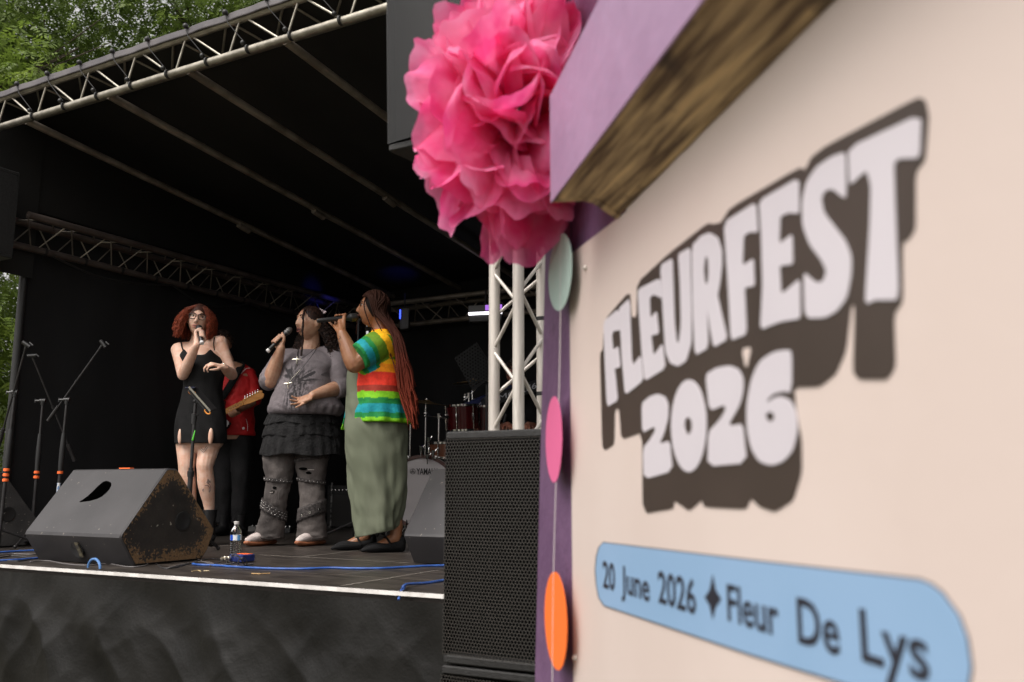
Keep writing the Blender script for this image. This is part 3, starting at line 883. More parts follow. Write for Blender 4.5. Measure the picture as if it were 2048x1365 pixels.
    c.build('baffle', M['dark_inside'], t, smooth=False)
    c = MB(); c.grid(lambda x, y: A.lerp(B, x) + up * y + Nn * .003, 2, 2, lambda x, y: (x * w, y * up.length))
    c.build('grille', M['grille_big'], t)
    if tape is not None:
        c = MB(); c.box(Q(tape, PROF[8][0] + .006, PROF[8][1] + .0035), U, Nn, EZ, .045, .014, .003); c.build('orange_tape', M['orange_tape'], t, smooth=False)
    return t, Q
# middle
pr = FL(268, 1133)
Wm = .79
wU = SU; wN = SN
t, Q = wedge(pr - wU * Wm, wU, wN, Wm, 'big scuffed wedge monitor with a comma-shaped handle hole, chipped sides and orange tape on top', tape=.44)
# connector dish on the lower face
c = MB(); c.lathe(Q(.40, -.052, .075), (-wN + EZ * -.4), [(-.004, .001), (-.003, .05), (.004, .05), (.005, .043), (-.002, .03)], 20); c.build('connector_dish', M['black_plastic'], t)
c = MB(); c.box(Q(.43, -.062, .075), wU, (EZ + wN * -.55).normalized(), -wN, .012, .045, .004); c.build('connector_label', mat('olive_label', (.16, .14, .09), (.05, .045, .04), 60, rough=.5), t, smooth=False)
MQ = Q
# left (mostly out of frame)
pb = FL(52, 1093)
wedge(pb - wN * .45 - wU * .79, wU, wN, .79, 'scuffed wedge monitor cut off by the left edge of the photo', handle=True, sm=mat('scuffed_black_side', (.045, .044, .044), (.075, .072, .070), 6, rough=.5, bump=.3, bscale=90, c3=(.09, .085, .08)))
lw = [o for o in bpy.data.objects if o.name.startswith('floor_monitor')][-1]
sc_r = random.Random(17); scm = mat('paint_scuffs', (.30, .28, .26), (.12, .10, .09), 90, rough=.7)
Pl = pb - SN * .45
c = MB()
for k in range(46):
    s_, z_ = sc_r.uniform(.05, .48), sc_r.uniform(.04, .40)
    if z_ > .46 - abs(s_ - .2) * 1.1: continue
    q = Pl + SU * .0045 + SN * s_ + EZ * z_; a = sc_r.uniform(0, 3.1); L_ = sc_r.uniform(.003, .014); W2_ = sc_r.uniform(.0012, .004)
    d1_ = SN * math.cos(a) + EZ * math.sin(a); d2_ = -SN * math.sin(a) + EZ * math.cos(a)
    n_ = 7; vs = [q + d1_ * (L_ * math.cos(6.283 * i / n_) * sc_r.uniform(.6, 1.2)) + d2_ * (W2_ * math.sin(6.283 * i / n_) * sc_r.uniform(.6, 1.3)) for i in range(n_)]
    c.add(vs, [tuple(range(n_))])
c.build('paint_scuffs', scm, lw, smooth=False)

# right
pr = FL(826, 1127)
wedge(pr, wU, wN, .72, 'wedge monitor half hidden behind the tall speaker stack', handle=False)

# ================================================================== KIOSK (painted stall with the festival sign)
KY = 2.0
K0 = P(1150, 900, KY); K0.z = 0
KW = Vector(((640 - 1024) / F, CT, 0)); KW.z = 0; KW.normalize()     # away from the camera along the wall
KN = Vector((-KW.y, KW.x, 0))                                        # outwards
if KN.x > 0: KN = -KN
def KP(px, py, off=0.0):
    """point of the wall plane (shifted outwards by off) seen at px,py"""
    d = ray(px, py); o = Vector((0, 0, ZC))
    return o + d * ((K0 + KN * off - o).dot(KN) / d.dot(KN))
def ks(p): return (p - K0).dot(KW)
def K(s_, z_, off=0.0): return K0 + KW * s_ + KN * off + EZ * z_
M['panel'] = mat('cream_panel', (.60, .505, .465), (.63, .535, .495), 2, rough=.42, bump=.04, bscale=30)
M['purple'] = mat('purple_paint', (.115, .058, .125), (.15, .08, .16), 5, rough=.55, bump=.35, bscale=40, c3=(.09, .045, .10))
M['purple_pale'] = mat('purple_paint_pale', (.30, .19, .31), (.335, .215, .345), 6, rough=.5, bump=.2, bscale=30)
M['timber'] = mat('timber', (.11, .062, .030), (.48, .33, .17), 6.5, rough=.7, bump=.8, bscale=16, detail=8, c3=(.62, .42, .21), lo=.36, hi=.58)
# stretch timber grain along the wall direction
nn = M['timber'].node_tree
mpn = [x for x in nn.nodes if x.type == 'MAPPING'][0]
mpn.inputs['Rotation'].default_value = (0, 0, 0)
mpn.inputs['Scale'].default_value = (.55, 13, 13)
_m0 = nn.nodes.new('ShaderNodeMapping'); _m0.inputs['Rotation'].default_value = (0, 0, -math.atan2(KW.y, KW.x))
_l = mpn.inputs[0].links[0]; _fs = _l.from_socket; nn.links.new(_fs, _m0.inputs[0]); nn.links.new(_m0.outputs[0], mpn.inputs[0])
# knots and stains
_no = nn.nodes.new('ShaderNodeTexNoise'); _no.inputs['Scale'].default_value = 9; _no.inputs['Detail'].default_value = 6
_tc = nn.nodes.new('ShaderNodeTexCoord'); nn.links.new(_tc.outputs['Object'], _no.inputs[0])
_cr = nn.nodes.new('ShaderNodeValToRGB'); _cr.color_ramp.elements[0].position = .54; _cr.color_ramp.elements[1].position = .68; nn.links.new(_no.outputs[0], _cr.inputs[0])
_mx = nn.nodes.new('ShaderNodeMixRGB'); _b = nn.nodes['Principled BSDF']
_src = _b.inputs['Base Color'].links[0].from_socket
nn.links.new(_cr.outputs[0], _mx.inputs[0]); nn.links.new(_src, _mx.inputs[1]); _mx.inputs[2].default_value = (.045, .025, .016, 1); nn.links.new(_mx.outputs[0], _b.inputs['Base Color'])
# small scuffs on the pale purple board
nn = M['purple_pale'].node_tree
_no = nn.nodes.new('ShaderNodeTexNoise'); _no.inputs['Scale'].default_value = 22; _no.inputs['Detail'].default_value = 2
_tc = nn.nodes.new('ShaderNodeTexCoord'); nn.links.new(_tc.outputs['Object'], _no.inputs[0])
_cr = nn.nodes.new('ShaderNodeValToRGB'); _cr.color_ramp.elements[0].position = .70; _cr.color_ramp.elements[1].position = .78; _cr.color_ramp.elements[1].color = (.8, .8, .8, 1); nn.links.new(_no.outputs[0], _cr.inputs[0])
_mx = nn.nodes.new('ShaderNodeMixRGB'); _b = nn.nodes['Principled BSDF']; _src = _b.inputs['Base Color'].links[0].from_socket
nn.links.new(_cr.outputs[0], _mx.inputs[0]); nn.links.new(_src, _mx.inputs[1]); _mx.inputs[2].default_value = (.12, .06, .14, 1); nn.links.new(_mx.outputs[0], _b.inputs['Base Color'])

kk = thing('wooden_kiosk', K(-.7, 0, -.5), 'purple and cream wooden kiosk with a heavy timber eaves beam in the foreground', 'kiosk')
S_NEAR = -1.75
# post strip, traced in the wall plane
pl_t, pl_b = KP(1094, 500), KP(1073, 1365)
s_post_t, s_post_b = ks(pl_t), ks(pl_b)
zb_ = pl_b.z; zt_ = pl_t.z
slope = (s_post_t - s_post_b) / (zt_ - zb_)
s_g = s_post_b - slope * zb_; ZTOP = 2.75; ZPT = KP(1101, 406, .115).z + .06
s_top = s_post_b + slope * (ZPT - zb_)
c = MB(); c.prism([K(0.004, 0, .004), K(s_g, 0, .004), K(s_top, ZPT, .004), K(0.004, ZPT, .004)], KN * -.05)
c.build('corner_post', M['purple'], kk, smooth=False)
# panel with its slanted far top corner
pt = [KP(1150, 508), KP(1262, 424)]
sA, zA = ks(pt[0]), pt[0].z; sB, zB = ks(pt[1]), pt[1].z
sl = (zB - zA) / (sB - sA)
s_c = min(sB, -.02)
sE = S_NEAR; zE = zA + sl * (sE - sA)
out = [K(0, .35, .009), K(0, zA, .009), K(sB, zB, .009), K(sB - .05, ZTOP - .1, .009), K(S_NEAR, ZTOP - .1, .009), K(S_NEAR, .35, .009)]
c = MB(); c.prism(out, KN * -.015)
c.build('sign_panel', M['panel'], kk, smooth=False)
c = MB(); c.box(K((S_NEAR + 0) / 2, ZTOP / 2, -.02), KW, EZ, KN, -S_NEAR / 2, ZTOP / 2, .02)
# body behind: end wall and back
c.box(K(-.02, ZTOP / 2, -.55), KN, EZ, KW, .5, ZTOP / 2, .018)
c.box(K(S_NEAR + .02, ZTOP / 2, -.55), KN, EZ, KW, .5, ZTOP / 2, .018)
c.box(K(S_NEAR / 2, ZTOP / 2, -1.07), KW, EZ, KN, -S_NEAR / 2, ZTOP / 2, .018)
c.build('wall', M['purple'], kk, smooth=False)
for px, py in ((1171, 536), (1150, 1316)):
    c = MB(); q = KP(px, py, .011); c.ball(q, .0062, 10, 8); c.build('screw', M['alu_pale'], kk)
# eaves beam : purple outer face, bare timber underside
G = .115
q0 = KP(1101, 406, G); q1 = KP(1405, 0, G); q2 = KP(1111, 174, G); q3 = KP(1199, 0, G)
def lin(a, b, s_): return a.z + (b.z - a.z) * (s_ - ks(a)) / (ks(b) - ks(a))
s_far = ks(q0); s_n = S_NEAR - .1
zb0_, zb1_ = q0.z, lin(q0, q1, s_n)
zt0_, zt1_ = q2.z, lin(q2, q3, s_n)
c = MB()
c.prism([K(s_far, zb0_, G), K(s_n, zb1_, G), K(s_n, zt1_, G), K(s_far, zt0_, G)], KN * -.004)
c.build('fascia', M['purple_pale'], kk, smooth=False)
# underside: inner edge traced
i0 = KP(1240, 428, .012); i1 = KP(1660, 8, .012)
zi0, zi1 = lin(i0, i1, s_far), lin(i0, i1, s_n)
c = MB()
def soff(t):
    return .010 * nz((t * 9, 2, 0)) 
NSEG = 40
vs = []
for i in range(NSEG + 1):
    t = i / NSEG; s_ = s_far + (s_n - s_far) * t
    wob = .0018 * nz((s_ * 18, 0, 0)) + .001 * nz((s_ * 60, 0, 0))
    s2 = s_ - ((s_far - ks(i0)) * (1 - t) ** 30)
    vs += [K(s_ + (.004 if i else 0), zb0_ + (zb1_ - zb0_) * t + .003, G - .0045), K(s_, zb0_ + (zb1_ - zb0_) * t + .001 + wob, G - .005),
           K(s2, (zi0 + (zi1 - zi0) * t) * .5 + (zb0_ + (zb1_ - zb0_) * t) * .5 + wob * 2, (G) / 2), K(s2, zi0 + (zi1 - zi0) * t + wob, .0115), K(s2, zt0_ + (zt1_ - zt0_) * t, .0115), K(s_, zt0_ + (zt1_ - zt0_) * t, G - .0045)]
fs = []
for i in range(NSEG):
    for k in range(6):
        k2 = (k + 1) % 6
        fs.append((i * 6 + k, i * 6 + k2, i * 6 + 6 + k2, i * 6 + 6 + k))
fs += [(5, 4, 3, 2, 1, 0)]
c.add(vs, fs); c.build('eaves_beam', M['timber'], kk, smooth=False)
# roof on top of the walls
c = MB(); zr = max(zt0_, zt1_, ZTOP) + .02
c.box(K((s_far + s_n) / 2, zr + .02, -.5), KW, KN, EZ, (s_far - s_n) / 2, .66, .02)
c.build('roof', M['timber'], kk, smooth=False)

# ---- the printed lettering, traced from the sign and laid into the wall plane
def T1_(x, y): return (1180 + .29304 * x, 560 + .29304 * y)
def T2_(x, y): return (1400 + .33684 * x, 300 + .33684 * y)
def T3_(x, y): return (1580 + .45455 * x, 180 + .45455 * y)
def T4_(x, y): return (1260 + .27104 * x, 680 + .27104 * y)
def T5_(x, y): return (1150 + .65952 * x, 180 + .65952 * y)
def T0_(x, y): return (x, y)
def rnd_poly(pts, it=1, k=.18):
    for _ in range(it):
        o = []
        n = len(pts)
        for i in range(n):
            a, b = pts[i], pts[(i + 1) % n]
            o.append((a[0] + (b[0] - a[0]) * k, a[1] + (b[1] - a[1]) * k)); o.append((b[0] + (a[0] - b[0]) * k, b[1] + (a[1] - b[1]) * k))
        pts = o
    return pts
def ell(cx, cy, rx, ry, n=28): return [(cx + rx * math.cos(2 * math.pi * i / n), cy + ry * math.sin(2 * math.pi * i / n)) for i in range(n)]
M['print_dark'] = mat('print_dark_brown', (.046, .033, .027), (.054, .039, .032), 4, rough=.4)
M['print_white'] = mat('print_white', (.57, .535, .58), (.59, .555, .60), 4, rough=.4)
M['print_blue'] = mat('print_blue', (.23, .37, .56), (.245, .385, .58), 4, rough=.4)
def decal(name, T, pts, off, m, parent=kk, rounded=0, hole=None, thick=.0012, k=.18):
    pts = [T(*p) for p in pts]
    if rounded: pts = rnd_poly(pts, rounded, k)
    P3 = [KP(x, y, off) for x, y in pts]
    c = MB()
    if hole is None:
        me_ = bpy.data.meshes.new('x')
        c.prism(P3, KN * -thick)
    else:
        hp = [T(*p) for p in hole]
        if rounded: hp = rnd_poly(hp, 1)
        # bridge hole: cut from the outline point nearest to the hole
        bi, bj, bd = 0, 0, 1e9
        for i, a in enumerate(pts):
            for j, b in enumerate(hp):
                dd = (a[0] - b[0]) ** 2 + (a[1] - b[1]) ** 2
                if dd < bd: bi, bj, bd = i, j, dd
        def area(q): return sum(q[i][0] * q[(i + 1) % len(q)][1] - q[(i + 1) % len(q)][0] * q[i][1] for i in range(len(q)))
        hh = hp[bj:] + hp[:bj] + [hp[bj]]
        if area(pts) * area(hp) > 0: hh = list(reversed(hh))
        oo = pts[bi:] + pts[:bi] + [pts[bi]]
        loop = oo + hh
        P3 = [KP(x, y, off) for x, y in loop]
        c.prism(P3, KN * -thick)
    # concave caps need triangulating
    org = parent.location
    o = c.build(name, m, parent, smooth=False)
    return o
back = [(75, 800), (84, 788), (88, 700), (165, 610), (170, 690), (186, 688), (188, 585), (280, 500), (400, 405), (425, 407), (442, 402), (470, 358), (680, 235), (697, 243), (715, 205), (760, 170), (1040, 22), (1060, 32), (1070, 80), (1060, 210), (1030, 250), (1030, 420), (1010, 452), (990, 462), (992, 640), (965, 680), (970, 840), (945, 878), (860, 878), (842, 855), (848, 655), (836, 650), (820, 790), (790, 860), (740, 900), (662, 902), (670, 985), (685, 1060), (686, 1160), (660, 1245), (605, 1280), (560, 1265), (532, 1238), (518, 1272), (390, 1265), (384, 1243), (345, 1277), (300, 1245), (297, 1270), (205, 1285), (203, 1038), (140, 1060), (133, 966), (120, 968), (118, 1075), (90, 1093), (82, 1080)]
decal('lettering_backing', T5_, back, .0105, M['print_dark'], rounded=1, k=.12)  # dark brown backing shape printed behind the white letters
decal('lettering_gap', T5_, [(505, 786), (535, 780), (519, 852)], .0112, M['panel'], rounded=1)
wh = M['print_white']; W_ = .0118
L_ = []
decal('letter_f', T1_, [(90, 285), (190, 200), (212, 345), (160, 350), (148, 385), (155, 480), (190, 455), (205, 600), (165, 605), (188, 825), (115, 868), (100, 560)], W_, wh, rounded=1, k=.1)
decal('letter_l', T1_, [(195, 195), (268, 128), (285, 590), (345, 515), (362, 690), (238, 788), (218, 560), (205, 330)], W_, wh, rounded=1, k=.1)
decal('letter_e', T1_, [(325, 65), (475, -12), (490, 128), (430, 100), (405, 130), (410, 262), (452, 215), (468, 370), (415, 382), (430, 520), (492, 435), (512, 605), (372, 692), (352, 500), (335, 250)], W_, wh, rounded=1, k=.1)
decal('letter_u', T1_, [(478, -100), (560, -148), (565, 0), (575, 300), (588, 425), (606, 428), (620, 300), (612, 0), (600, -176), (683, -222), (686, 0), (692, 250), (690, 440), (655, 555), (597, 592), (545, 568), (513, 490), (495, 200)], W_, wh, rounded=1, k=.12)
decal('letter_r', T1_, [(694, -230), (755, -300), (815, -322), (868, -290), (897, -200), (900, -100), (885, 30), (868, 110), (892, 220), (935, 408), (842, 462), (818, 330), (797, 185), (806, 466), (715, 518), (700, 200)], W_, wh, rounded=1, k=.12, hole=[(775, -60), (782, -140), (795, -165), (806, -130), (808, -40), (802, 20), (792, 38), (780, 10)])
decal('letter_f', T2_, [(140, 430), (330, 310), (342, 490), (290, 490), (258, 515), (250, 690), (315, 645), (322, 810), (262, 820), (275, 1095), (182, 1133), (165, 800)], W_, wh, rounded=1, k=.1)
decal('letter_e', T2_, [(350, 300), (585, 165), (588, 378), (520, 375), (475, 400), (468, 560), (545, 500), (550, 680), (470, 690), (480, 860), (590, 765), (596, 1003), (480, 1020), (357, 1068), (370, 800), (362, 500)], W_, wh, rounded=1, k=.1)
decal('letter_s', T2_, [(863, 10), (866, 290), (830, 270), (790, 235), (745, 240), (718, 290), (730, 370), (790, 450), (860, 540), (897, 640), (895, 750), (870, 880), (810, 960), (740, 998), (622, 1000), (614, 728), (650, 760), (690, 790), (730, 780), (750, 720), (720, 655), (650, 565), (607, 450), (605, 300), (630, 190), (690, 100), (780, 40)], W_, wh, rounded=2, k=.15)
decal('letter_t', T3_, [(255, 255), (575, 105), (570, 300), (475, 303), (455, 330), (460, 500), (475, 880), (468, 925), (370, 925), (345, 940), (330, 930), (350, 600), (355, 420), (335, 355), (268, 415), (260, 408)], W_, wh, rounded=1, k=.12)
decal('digit_two', T4_, [(85, 470), (140, 420), (200, 398), (255, 420), (280, 480), (280, 580), (252, 690), (215, 770), (288, 745), (312, 970), (100, 1030), (95, 800), (150, 730), (185, 670), (178, 640), (90, 690)], W_, wh, rounded=1, k=.15)
decal('digit_zero', T4_, ell(432, 635, 130, 342), W_, wh, hole=ell(428, 635, 28, 64, 16))
decal('digit_two', T4_, [(555, 255), (640, 205), (730, 190), (795, 215), (832, 280), (835, 380), (810, 480), (720, 638), (828, 618), (858, 910), (572, 935), (577, 680), (660, 590), (705, 520), (698, 480), (585, 525)], W_, wh, rounded=1, k=.15)
decal('digit_six', T4_, [(1190, 78), (1190, 392), (1130, 380), (1060, 398), (1015, 440), (1008, 470), (1055, 430), (1110, 413), (1180, 445), (1225, 540), (1235, 680), (1200, 820), (1130, 900), (1040, 930), (950, 900), (890, 800), (860, 650), (858, 480), (890, 300), (950, 160), (1050, 92), (1130, 75)], W_, wh, rounded=1, k=.2, hole=ell(1032, 568, 32, 37, 16))
pill = [(1206, 1086), (1198, 1096), (1193, 1115), (1191, 1140), (1193, 1170), (1198, 1196), (1208, 1211), (1500, 1308.7), (1686, 1366), (1850, 1417), (1885, 1422), (1915, 1405), (1935, 1370), (1940, 1335), (1932, 1277), (1915, 1232), (1882, 1187), (1860, 1170), (1837, 1160.5), (1500, 1122)]
cx_ = sum(p[0] for p in pill) / len(pill); cy_ = sum(p[1] for p in pill) / len(pill)
def grow(p, k):
    n = len(p); o = []
    for i in range(n):
        a, b, c_ = p[i - 1], p[i], p[(i + 1) % n]
        tx, ty = c_[0] - a[0], c_[1] - a[1]; l = math.hypot(tx, ty)
        kk_ = k * (.55 + .75 * max(0, (b[0] - 1190)) / 700)
        o.append((b[0] + ty / l * kk_, b[1] - tx / l * kk_))
    return o
gp = grow(pill, 3.2)
if abs(gp[9][1]) < pill[9][1]: gp = grow(pill, -3.2)
decal('badge_outline', T0_, gp, .0105, M['print_dark'])
bdg = decal('badge', T0_, pill, .0115, M['print_blue'])
M['print_ink'] = mat('print_ink', (.02, .02, .03), rough=.4)
def word(txt, a_top, a_base, b_base):
    """a_top/a_base: top and base of the left side, b_base: base at the right end (pixels)"""
    A = KP(*a_base, .0122); T_ = KP(*a_top, .0122); B = KP(*b_base, .0122)
    vs, fs = text_polys(txt, .012)
    x0 = min(v[0] for v in vs); x1 = max(v[0] for v in vs)
    cap = .72
    w = ks(B) - ks(A); h = T_.z - A.z
    o = [K(ks(A) + (x - x0) / (x1 - x0) * w, A.z + y / cap * h, .0122) for x, y in vs]
    c = MB(); c.add(o, fs); return c
for txt, a, b, e in (('20', (1206, 1120), (1206, 1174), (1230, 1180)), ('June', (1245, 1130), (1243, 1184), (1299, 1196)), ('2026', (1317, 1140), (1317, 1204), (1392, 1219)),
                     ('Fleur', (1456, 1166), (1456, 1240), (1558, 1268)), ('De', (1597, 1192), (1597, 1284), (1680, 1306)), ('Lys', (1724, 1214), (1724, 1320), (1860, 1358))):
    word(txt, a, b, e).build('printed_word', M['print_ink'], kk, smooth=False, solid=.0006)
star = [(1425, 1150), (1431, 1180), (1442, 1199), (1431, 1215), (1425, 1240), (1419, 1212), (1409, 1195), (1419, 1180)]
decal('printed_star', T0_, star, .0122, M['print_ink'], thick=.0006)

# ================================================================== GARLAND
gl = thing('paper_garland', KP(1120, 560, .03), 'vertical string with mint, pink and orange paper discs hanging in front of the purple post', 'garland')
c = MB()
cpts = [KP(1121, 420, .035), KP(1121, 620, .035), KP(1118, 790, .035), KP(1112, 965, .035), KP(1107, 1150, .035), KP(1105, 1340, .035), KP(1103, 1500, .035)]
c.tube(cpts, .0012, 6, 2)
c.build('string', mat('white_thread', (.55, .5, .52), rough=.8), gl)
def paper(name, col): 
    m, n, b = new_mat(name); b.inputs['Base Color'].default_value = (*col, 1); b.inputs['Roughness'].default_value = .8
    return m
for (px, py, hh, hw_, col, nm) in ((1121, 545, 76, 22, (.33, .45, .41), 'paper_mint'), (1108, 879, 86, 15, (.66, .12, .28), 'paper_pink'), (1112, 1241, 97, 20, (.84, .155, .015), 'paper_orange')):
    cc = KP(px, py, .035); r_ = (KP(px, py - hh, .035).z - KP(px, py + hh, .035).z) / 2
    view = Vector((cc.x, cc.y, 0)).normalized(); rt = Vector((view.y, -view.x, 0))
    hwm = hw_ * (cc - Vector((0, 0, ZC))).length / F
    k_ = hwm / r_
    dirA = (rt * k_ + view * math.sqrt(1 - k_ * k_) * (-1)).normalized()      # edge coming forward to the right
    c = MB()
    for a_, b_s in ((dirA, 1), ((rt * -k_ * 1.12 - view * -math.sqrt(max(0, 1 - (k_ * 1.12) ** 2))).normalized(), -1)):
        vs = [cc + EZ * r_ * math.cos(math.pi * i / 24) + a_ * (r_ * math.sin(math.pi * i / 24) * 1.0) for i in range(25)]
        c.add(vs, [tuple(range(25))])
    c.build('paper_disc', paper(nm, col), gl, smooth=False, solid=.0012)

# ================================================================== POMPOM
pm = KP(1150, 230, 0)
s_pom = s_far + .145
base_pt = K(s_pom, 0, 0)
pc = P(1035, 228, 1.98)
pom = thing('tissue_pompom', pc, 'large crumpled pink tissue paper pompom hanging at the corner of the kiosk', 'pompom')
RX, RZ = .262, .352
mp_, n_, b_ = new_mat('pink_tissue')
tc = n_.nodes.new('ShaderNodeTexCoord'); no = n_.nodes.new('ShaderNodeTexNoise'); no.inputs['Scale'].default_value = 9; no.inputs['Detail'].default_value = 3
n_.links.new(tc.outputs['Object'], no.inputs[0])
cr = n_.nodes.new('ShaderNodeValToRGB'); cr.color_ramp.elements[0].position = .35; cr.color_ramp.elements[0].color = (.88, .10, .34, 1); cr.color_ramp.elements[1].position = .65; cr.color_ramp.elements[1].color = (.96, .42, .66, 1)
n_.links.new(no.outputs[0], cr.inputs[0])
df = n_.nodes.new('ShaderNodeBsdfDiffuse'); tl = n_.nodes.new('ShaderNodeBsdfTranslucent'); tp = n_.nodes.new('ShaderNodeBsdfTransparent')
n_.links.new(cr.outputs[0], df.inputs[0]); n_.links.new(cr.outputs[0], tl.inputs[0]); tp.inputs[0].default_value = (1, .40, .60, 1)
m1 = n_.nodes.new('ShaderNodeMixShader'); m1.inputs[0].default_value = .62; n_.links.new(df.outputs[0], m1.inputs[1]); n_.links.new(tl.outputs[0], m1.inputs[2])
m2 = n_.nodes.new('ShaderNodeMixShader'); m2.inputs[0].default_value = .24; n_.links.new(m1.outputs[0], m2.inputs[1]); n_.links.new(tp.outputs[0], m2.inputs[2])
n_.links.new(m2.outputs[0], n_.nodes['Material Output'].inputs[0])
nb = n_.nodes.new('ShaderNodeTexNoise'); nb.inputs['Scale'].default_value = 35; nb.inputs['Detail'].default_value = 3; n_.links.new(tc.outputs['Object'], nb.inputs[0])
bp = n_.nodes.new('ShaderNodeBump'); bp.inputs['Strength'].default_value = .3; bp.inputs['Distance'].default_value = .012; n_.links.new(nb.outputs[0], bp.inputs['Height'])
n_.links.new(bp.outputs[0], df.inputs['Normal']); n_.links.new(bp.outputs[0], tl.inputs['Normal'])
pr_ = random.Random(21)
nP = 150
for i in range(nP):
    # even directions
    y = 1 - 2 * (i + .5) / nP; rr_ = math.sqrt(1 - y * y); ph = i * 2.399963 + pr_.uniform(-.2, .2)
    d_ = Vector((rr_ * math.cos(ph), rr_ * math.sin(ph), y + pr_.uniform(-.05, .05))).normalized()
    inner = i % 4 == 0
    reach = pr_.uniform(.90, 1.04) if not inner else pr_.uniform(.72, .86)
    a_, b2 = frame_from(d_, Vector((pr_.uniform(-1, 1), pr_.uniform(-1, 1), pr_.uniform(-1, 1))).normalized())
    wid = pr_.uniform(.46, .62); sd_ = pr_.uniform(0, 50); fold = pr_.uniform(.15, .5); bend = pr_.uniform(-.35, .5)
    c = MB()
    def petal(u_, v_):
        # v along the radius from the core to the rim, u across
        x = (u_ - .5) * 2
        lobe = math.sqrt(max(0, 1 - abs(x) ** 2.2)) * (1 + .06 * math.sin(x * 9 + sd_))
        L = reach * (0.30 + .70 * v_ * (0.50 + .50 * lobe))
        w = wid * x * (0.22 + .78 * math.sin(min(1, v_ * 1.05) * 1.9) ) * .62
        cup = fold * (x * x - .3) * v_ + bend * v_ ** 3 * .5
        f = (.10 * nz((x * 1.5 + sd_, v_ * 1.6, sd_), 1) + .018 * nz((x * 5 + sd_, v_ * 3, 5), 1)) * (v_ + .1)
        q = d_ * L + a_ * w + b2 * (cup * .42 + f)
        if q.length > reach * 1.02: q = q.normalized() * reach * (1.02)
        pnt = pc + Vector((q.x * RX, q.y * RX, q.z * RZ))
        off = (pnt - K0).dot(KN)
        if off < .02: pnt += KN * (.02 - off + .01 * abs(nz(q, 3)))
        s__ = ks(pnt)
        if s__ < s_far + .006 and off < G + .03 and pnt.z > q0.z - .012:
            if pnt.z > q0.z + .05: pnt += KW * (s_far + .006 - s__)
            else: pnt.z = q0.z - .012 - .02 * abs(nz(q, 4))
        elif s__ < s_far + .006 and pnt.z > q0.z: pnt += KW * (s_far + .006 - s__)
        return pnt
    c.grid(petal, 16, 14)
    c.build('tissue_petal', mp_, pom, angle=0) if i < 96 else None
    if i >= 96:
        if i == 96: bulk = MB()
        bulk.grid(petal, 16, 14)
if nP > 96: bulk.build('tissue_layers', mp_, pom, angle=0)
c = MB(); c.tube([pc, pc + EZ * .5], .0012, 6); c.build('string', M['white_edge'], pom)

# ================================================================== PEOPLE
def skin(name, c, c2):
    m = mat(name, tuple(a * b for a, b in zip(c, (1.0, .90, .86))), tuple(a * b for a, b in zip(c2, (1.0, 1.03, 1.04))), 26, rough=.47, bump=.12, bscale=150, sss=.12, detail=7, lo=.38, hi=.62, rvar=.08)
    return m
SK1 = skin('skin_fair', (.62, .40, .30), (.68, .45, .35))
SK2 = skin('skin_tan', (.44, .25, .165), (.50, .295, .20))
SK3 = skin('skin_brown', (.23, .105, .050), (.28, .13, .066))
EYEW = mat('eye_white', (.62, .58, .56), rough=.25)
EYED = mat('eye_iris', (.02, .015, .012), rough=.15)
MOUTH = mat('mouth_dark', (.05, .008, .008), rough=.4)
def headM(yaw, pitch=0, roll=0):
    return Matrix.Rotation(yaw, 3, 'Z') @ Matrix.Rotation(roll, 3, 'Y') @ Matrix.Rotation(pitch, 3, 'X')
def head_shape(mb, c, Mx, k=1.0, nose=1.0, open_=0.0, wide=1.0):
    NU, NV = 72, 60; vs = []; fs = []
    for j in range(NV + 1):
        ph = math.pi * j / NV
        for i in range(NU):
            t = 2 * math.pi * i / NU
            d = Vector((math.sin(ph) * math.cos(t), math.sin(ph) * math.sin(t), math.cos(ph)))
            x, y, z = d.x * .073 * wide, d.y * .094, d.z * .114
            lo = max(0, -d.z)
            x *= 1 - .30 * lo ** 1.6
            if y > 0: y *= 1 - .42 * lo; 
            else: y = y * (1 - .10 * lo) - .004 * lo
            if y < 0:
                fr = min(1, -d.y * 1.6)
                y += fr * .0095 * (math.exp(-((abs(x) - .031) / .014) ** 2 - ((z - .012) / .011) ** 2))          # sockets
                y -= fr * .0045 * math.exp(-((abs(x) - .028) / .022) ** 2 - ((z - .031) / .008) ** 2)             # brow
                nzr = 0
                if -.044 < z < .022: nzr = max(0, min(1, (.022 - z) / .050)) if z > -.030 else max(0, (z + .044) / .014)
                y -= fr * .025 * nose * nzr * math.exp(-(x / (.0085 + .006 * max(0, min(1, (.01 - z) / .04)))) ** 2)
                y -= fr * .0055 * math.exp(-(x / .022) ** 2 - ((z + .060) / .010) ** 2)                            # lips
                y += fr * .004 * math.exp(-(x / .02) ** 2 - ((z + .077) / .006) ** 2)
                y -= fr * .006 * math.exp(-(x / .018) ** 2 - ((z + .096) / .012) ** 2)                             # chin
                y -= fr * .004 * math.exp(-((abs(x) - .042) / .018) ** 2 - ((z + .02) / .018) ** 2)                # cheek
                if open_: y += fr * .02 * open_ * math.exp(-(x / .014) ** 2 - ((z + .062) / .010) ** 2)
            vs.append(c + Mx @ (Vector((x, y, z)) * k))
    for j in range(NV):
        for i in range(NU):
            i2 = (i + 1) % NU; a, b, e, f = j * NU + i, j * NU + i2, (j + 1) * NU + i2, (j + 1) * NU + i
            if j == 0: fs.append((a, e, f))
            elif j == NV - 1: fs.append((a, b, f))
            else: fs.append((a, b, e, f))
    # weld pole rows by tiny spread is fine for the voxel union
    mb.add(vs, fs)
    for sgn in (-1, 1):
        mb.ball(c + Mx @ Vector((sgn * .073 * wide * k, .008 * k, -.004 * k)), .030 * k, 10, 8, Mx @ Matrix.Diagonal((.32, .6, 1.0)))
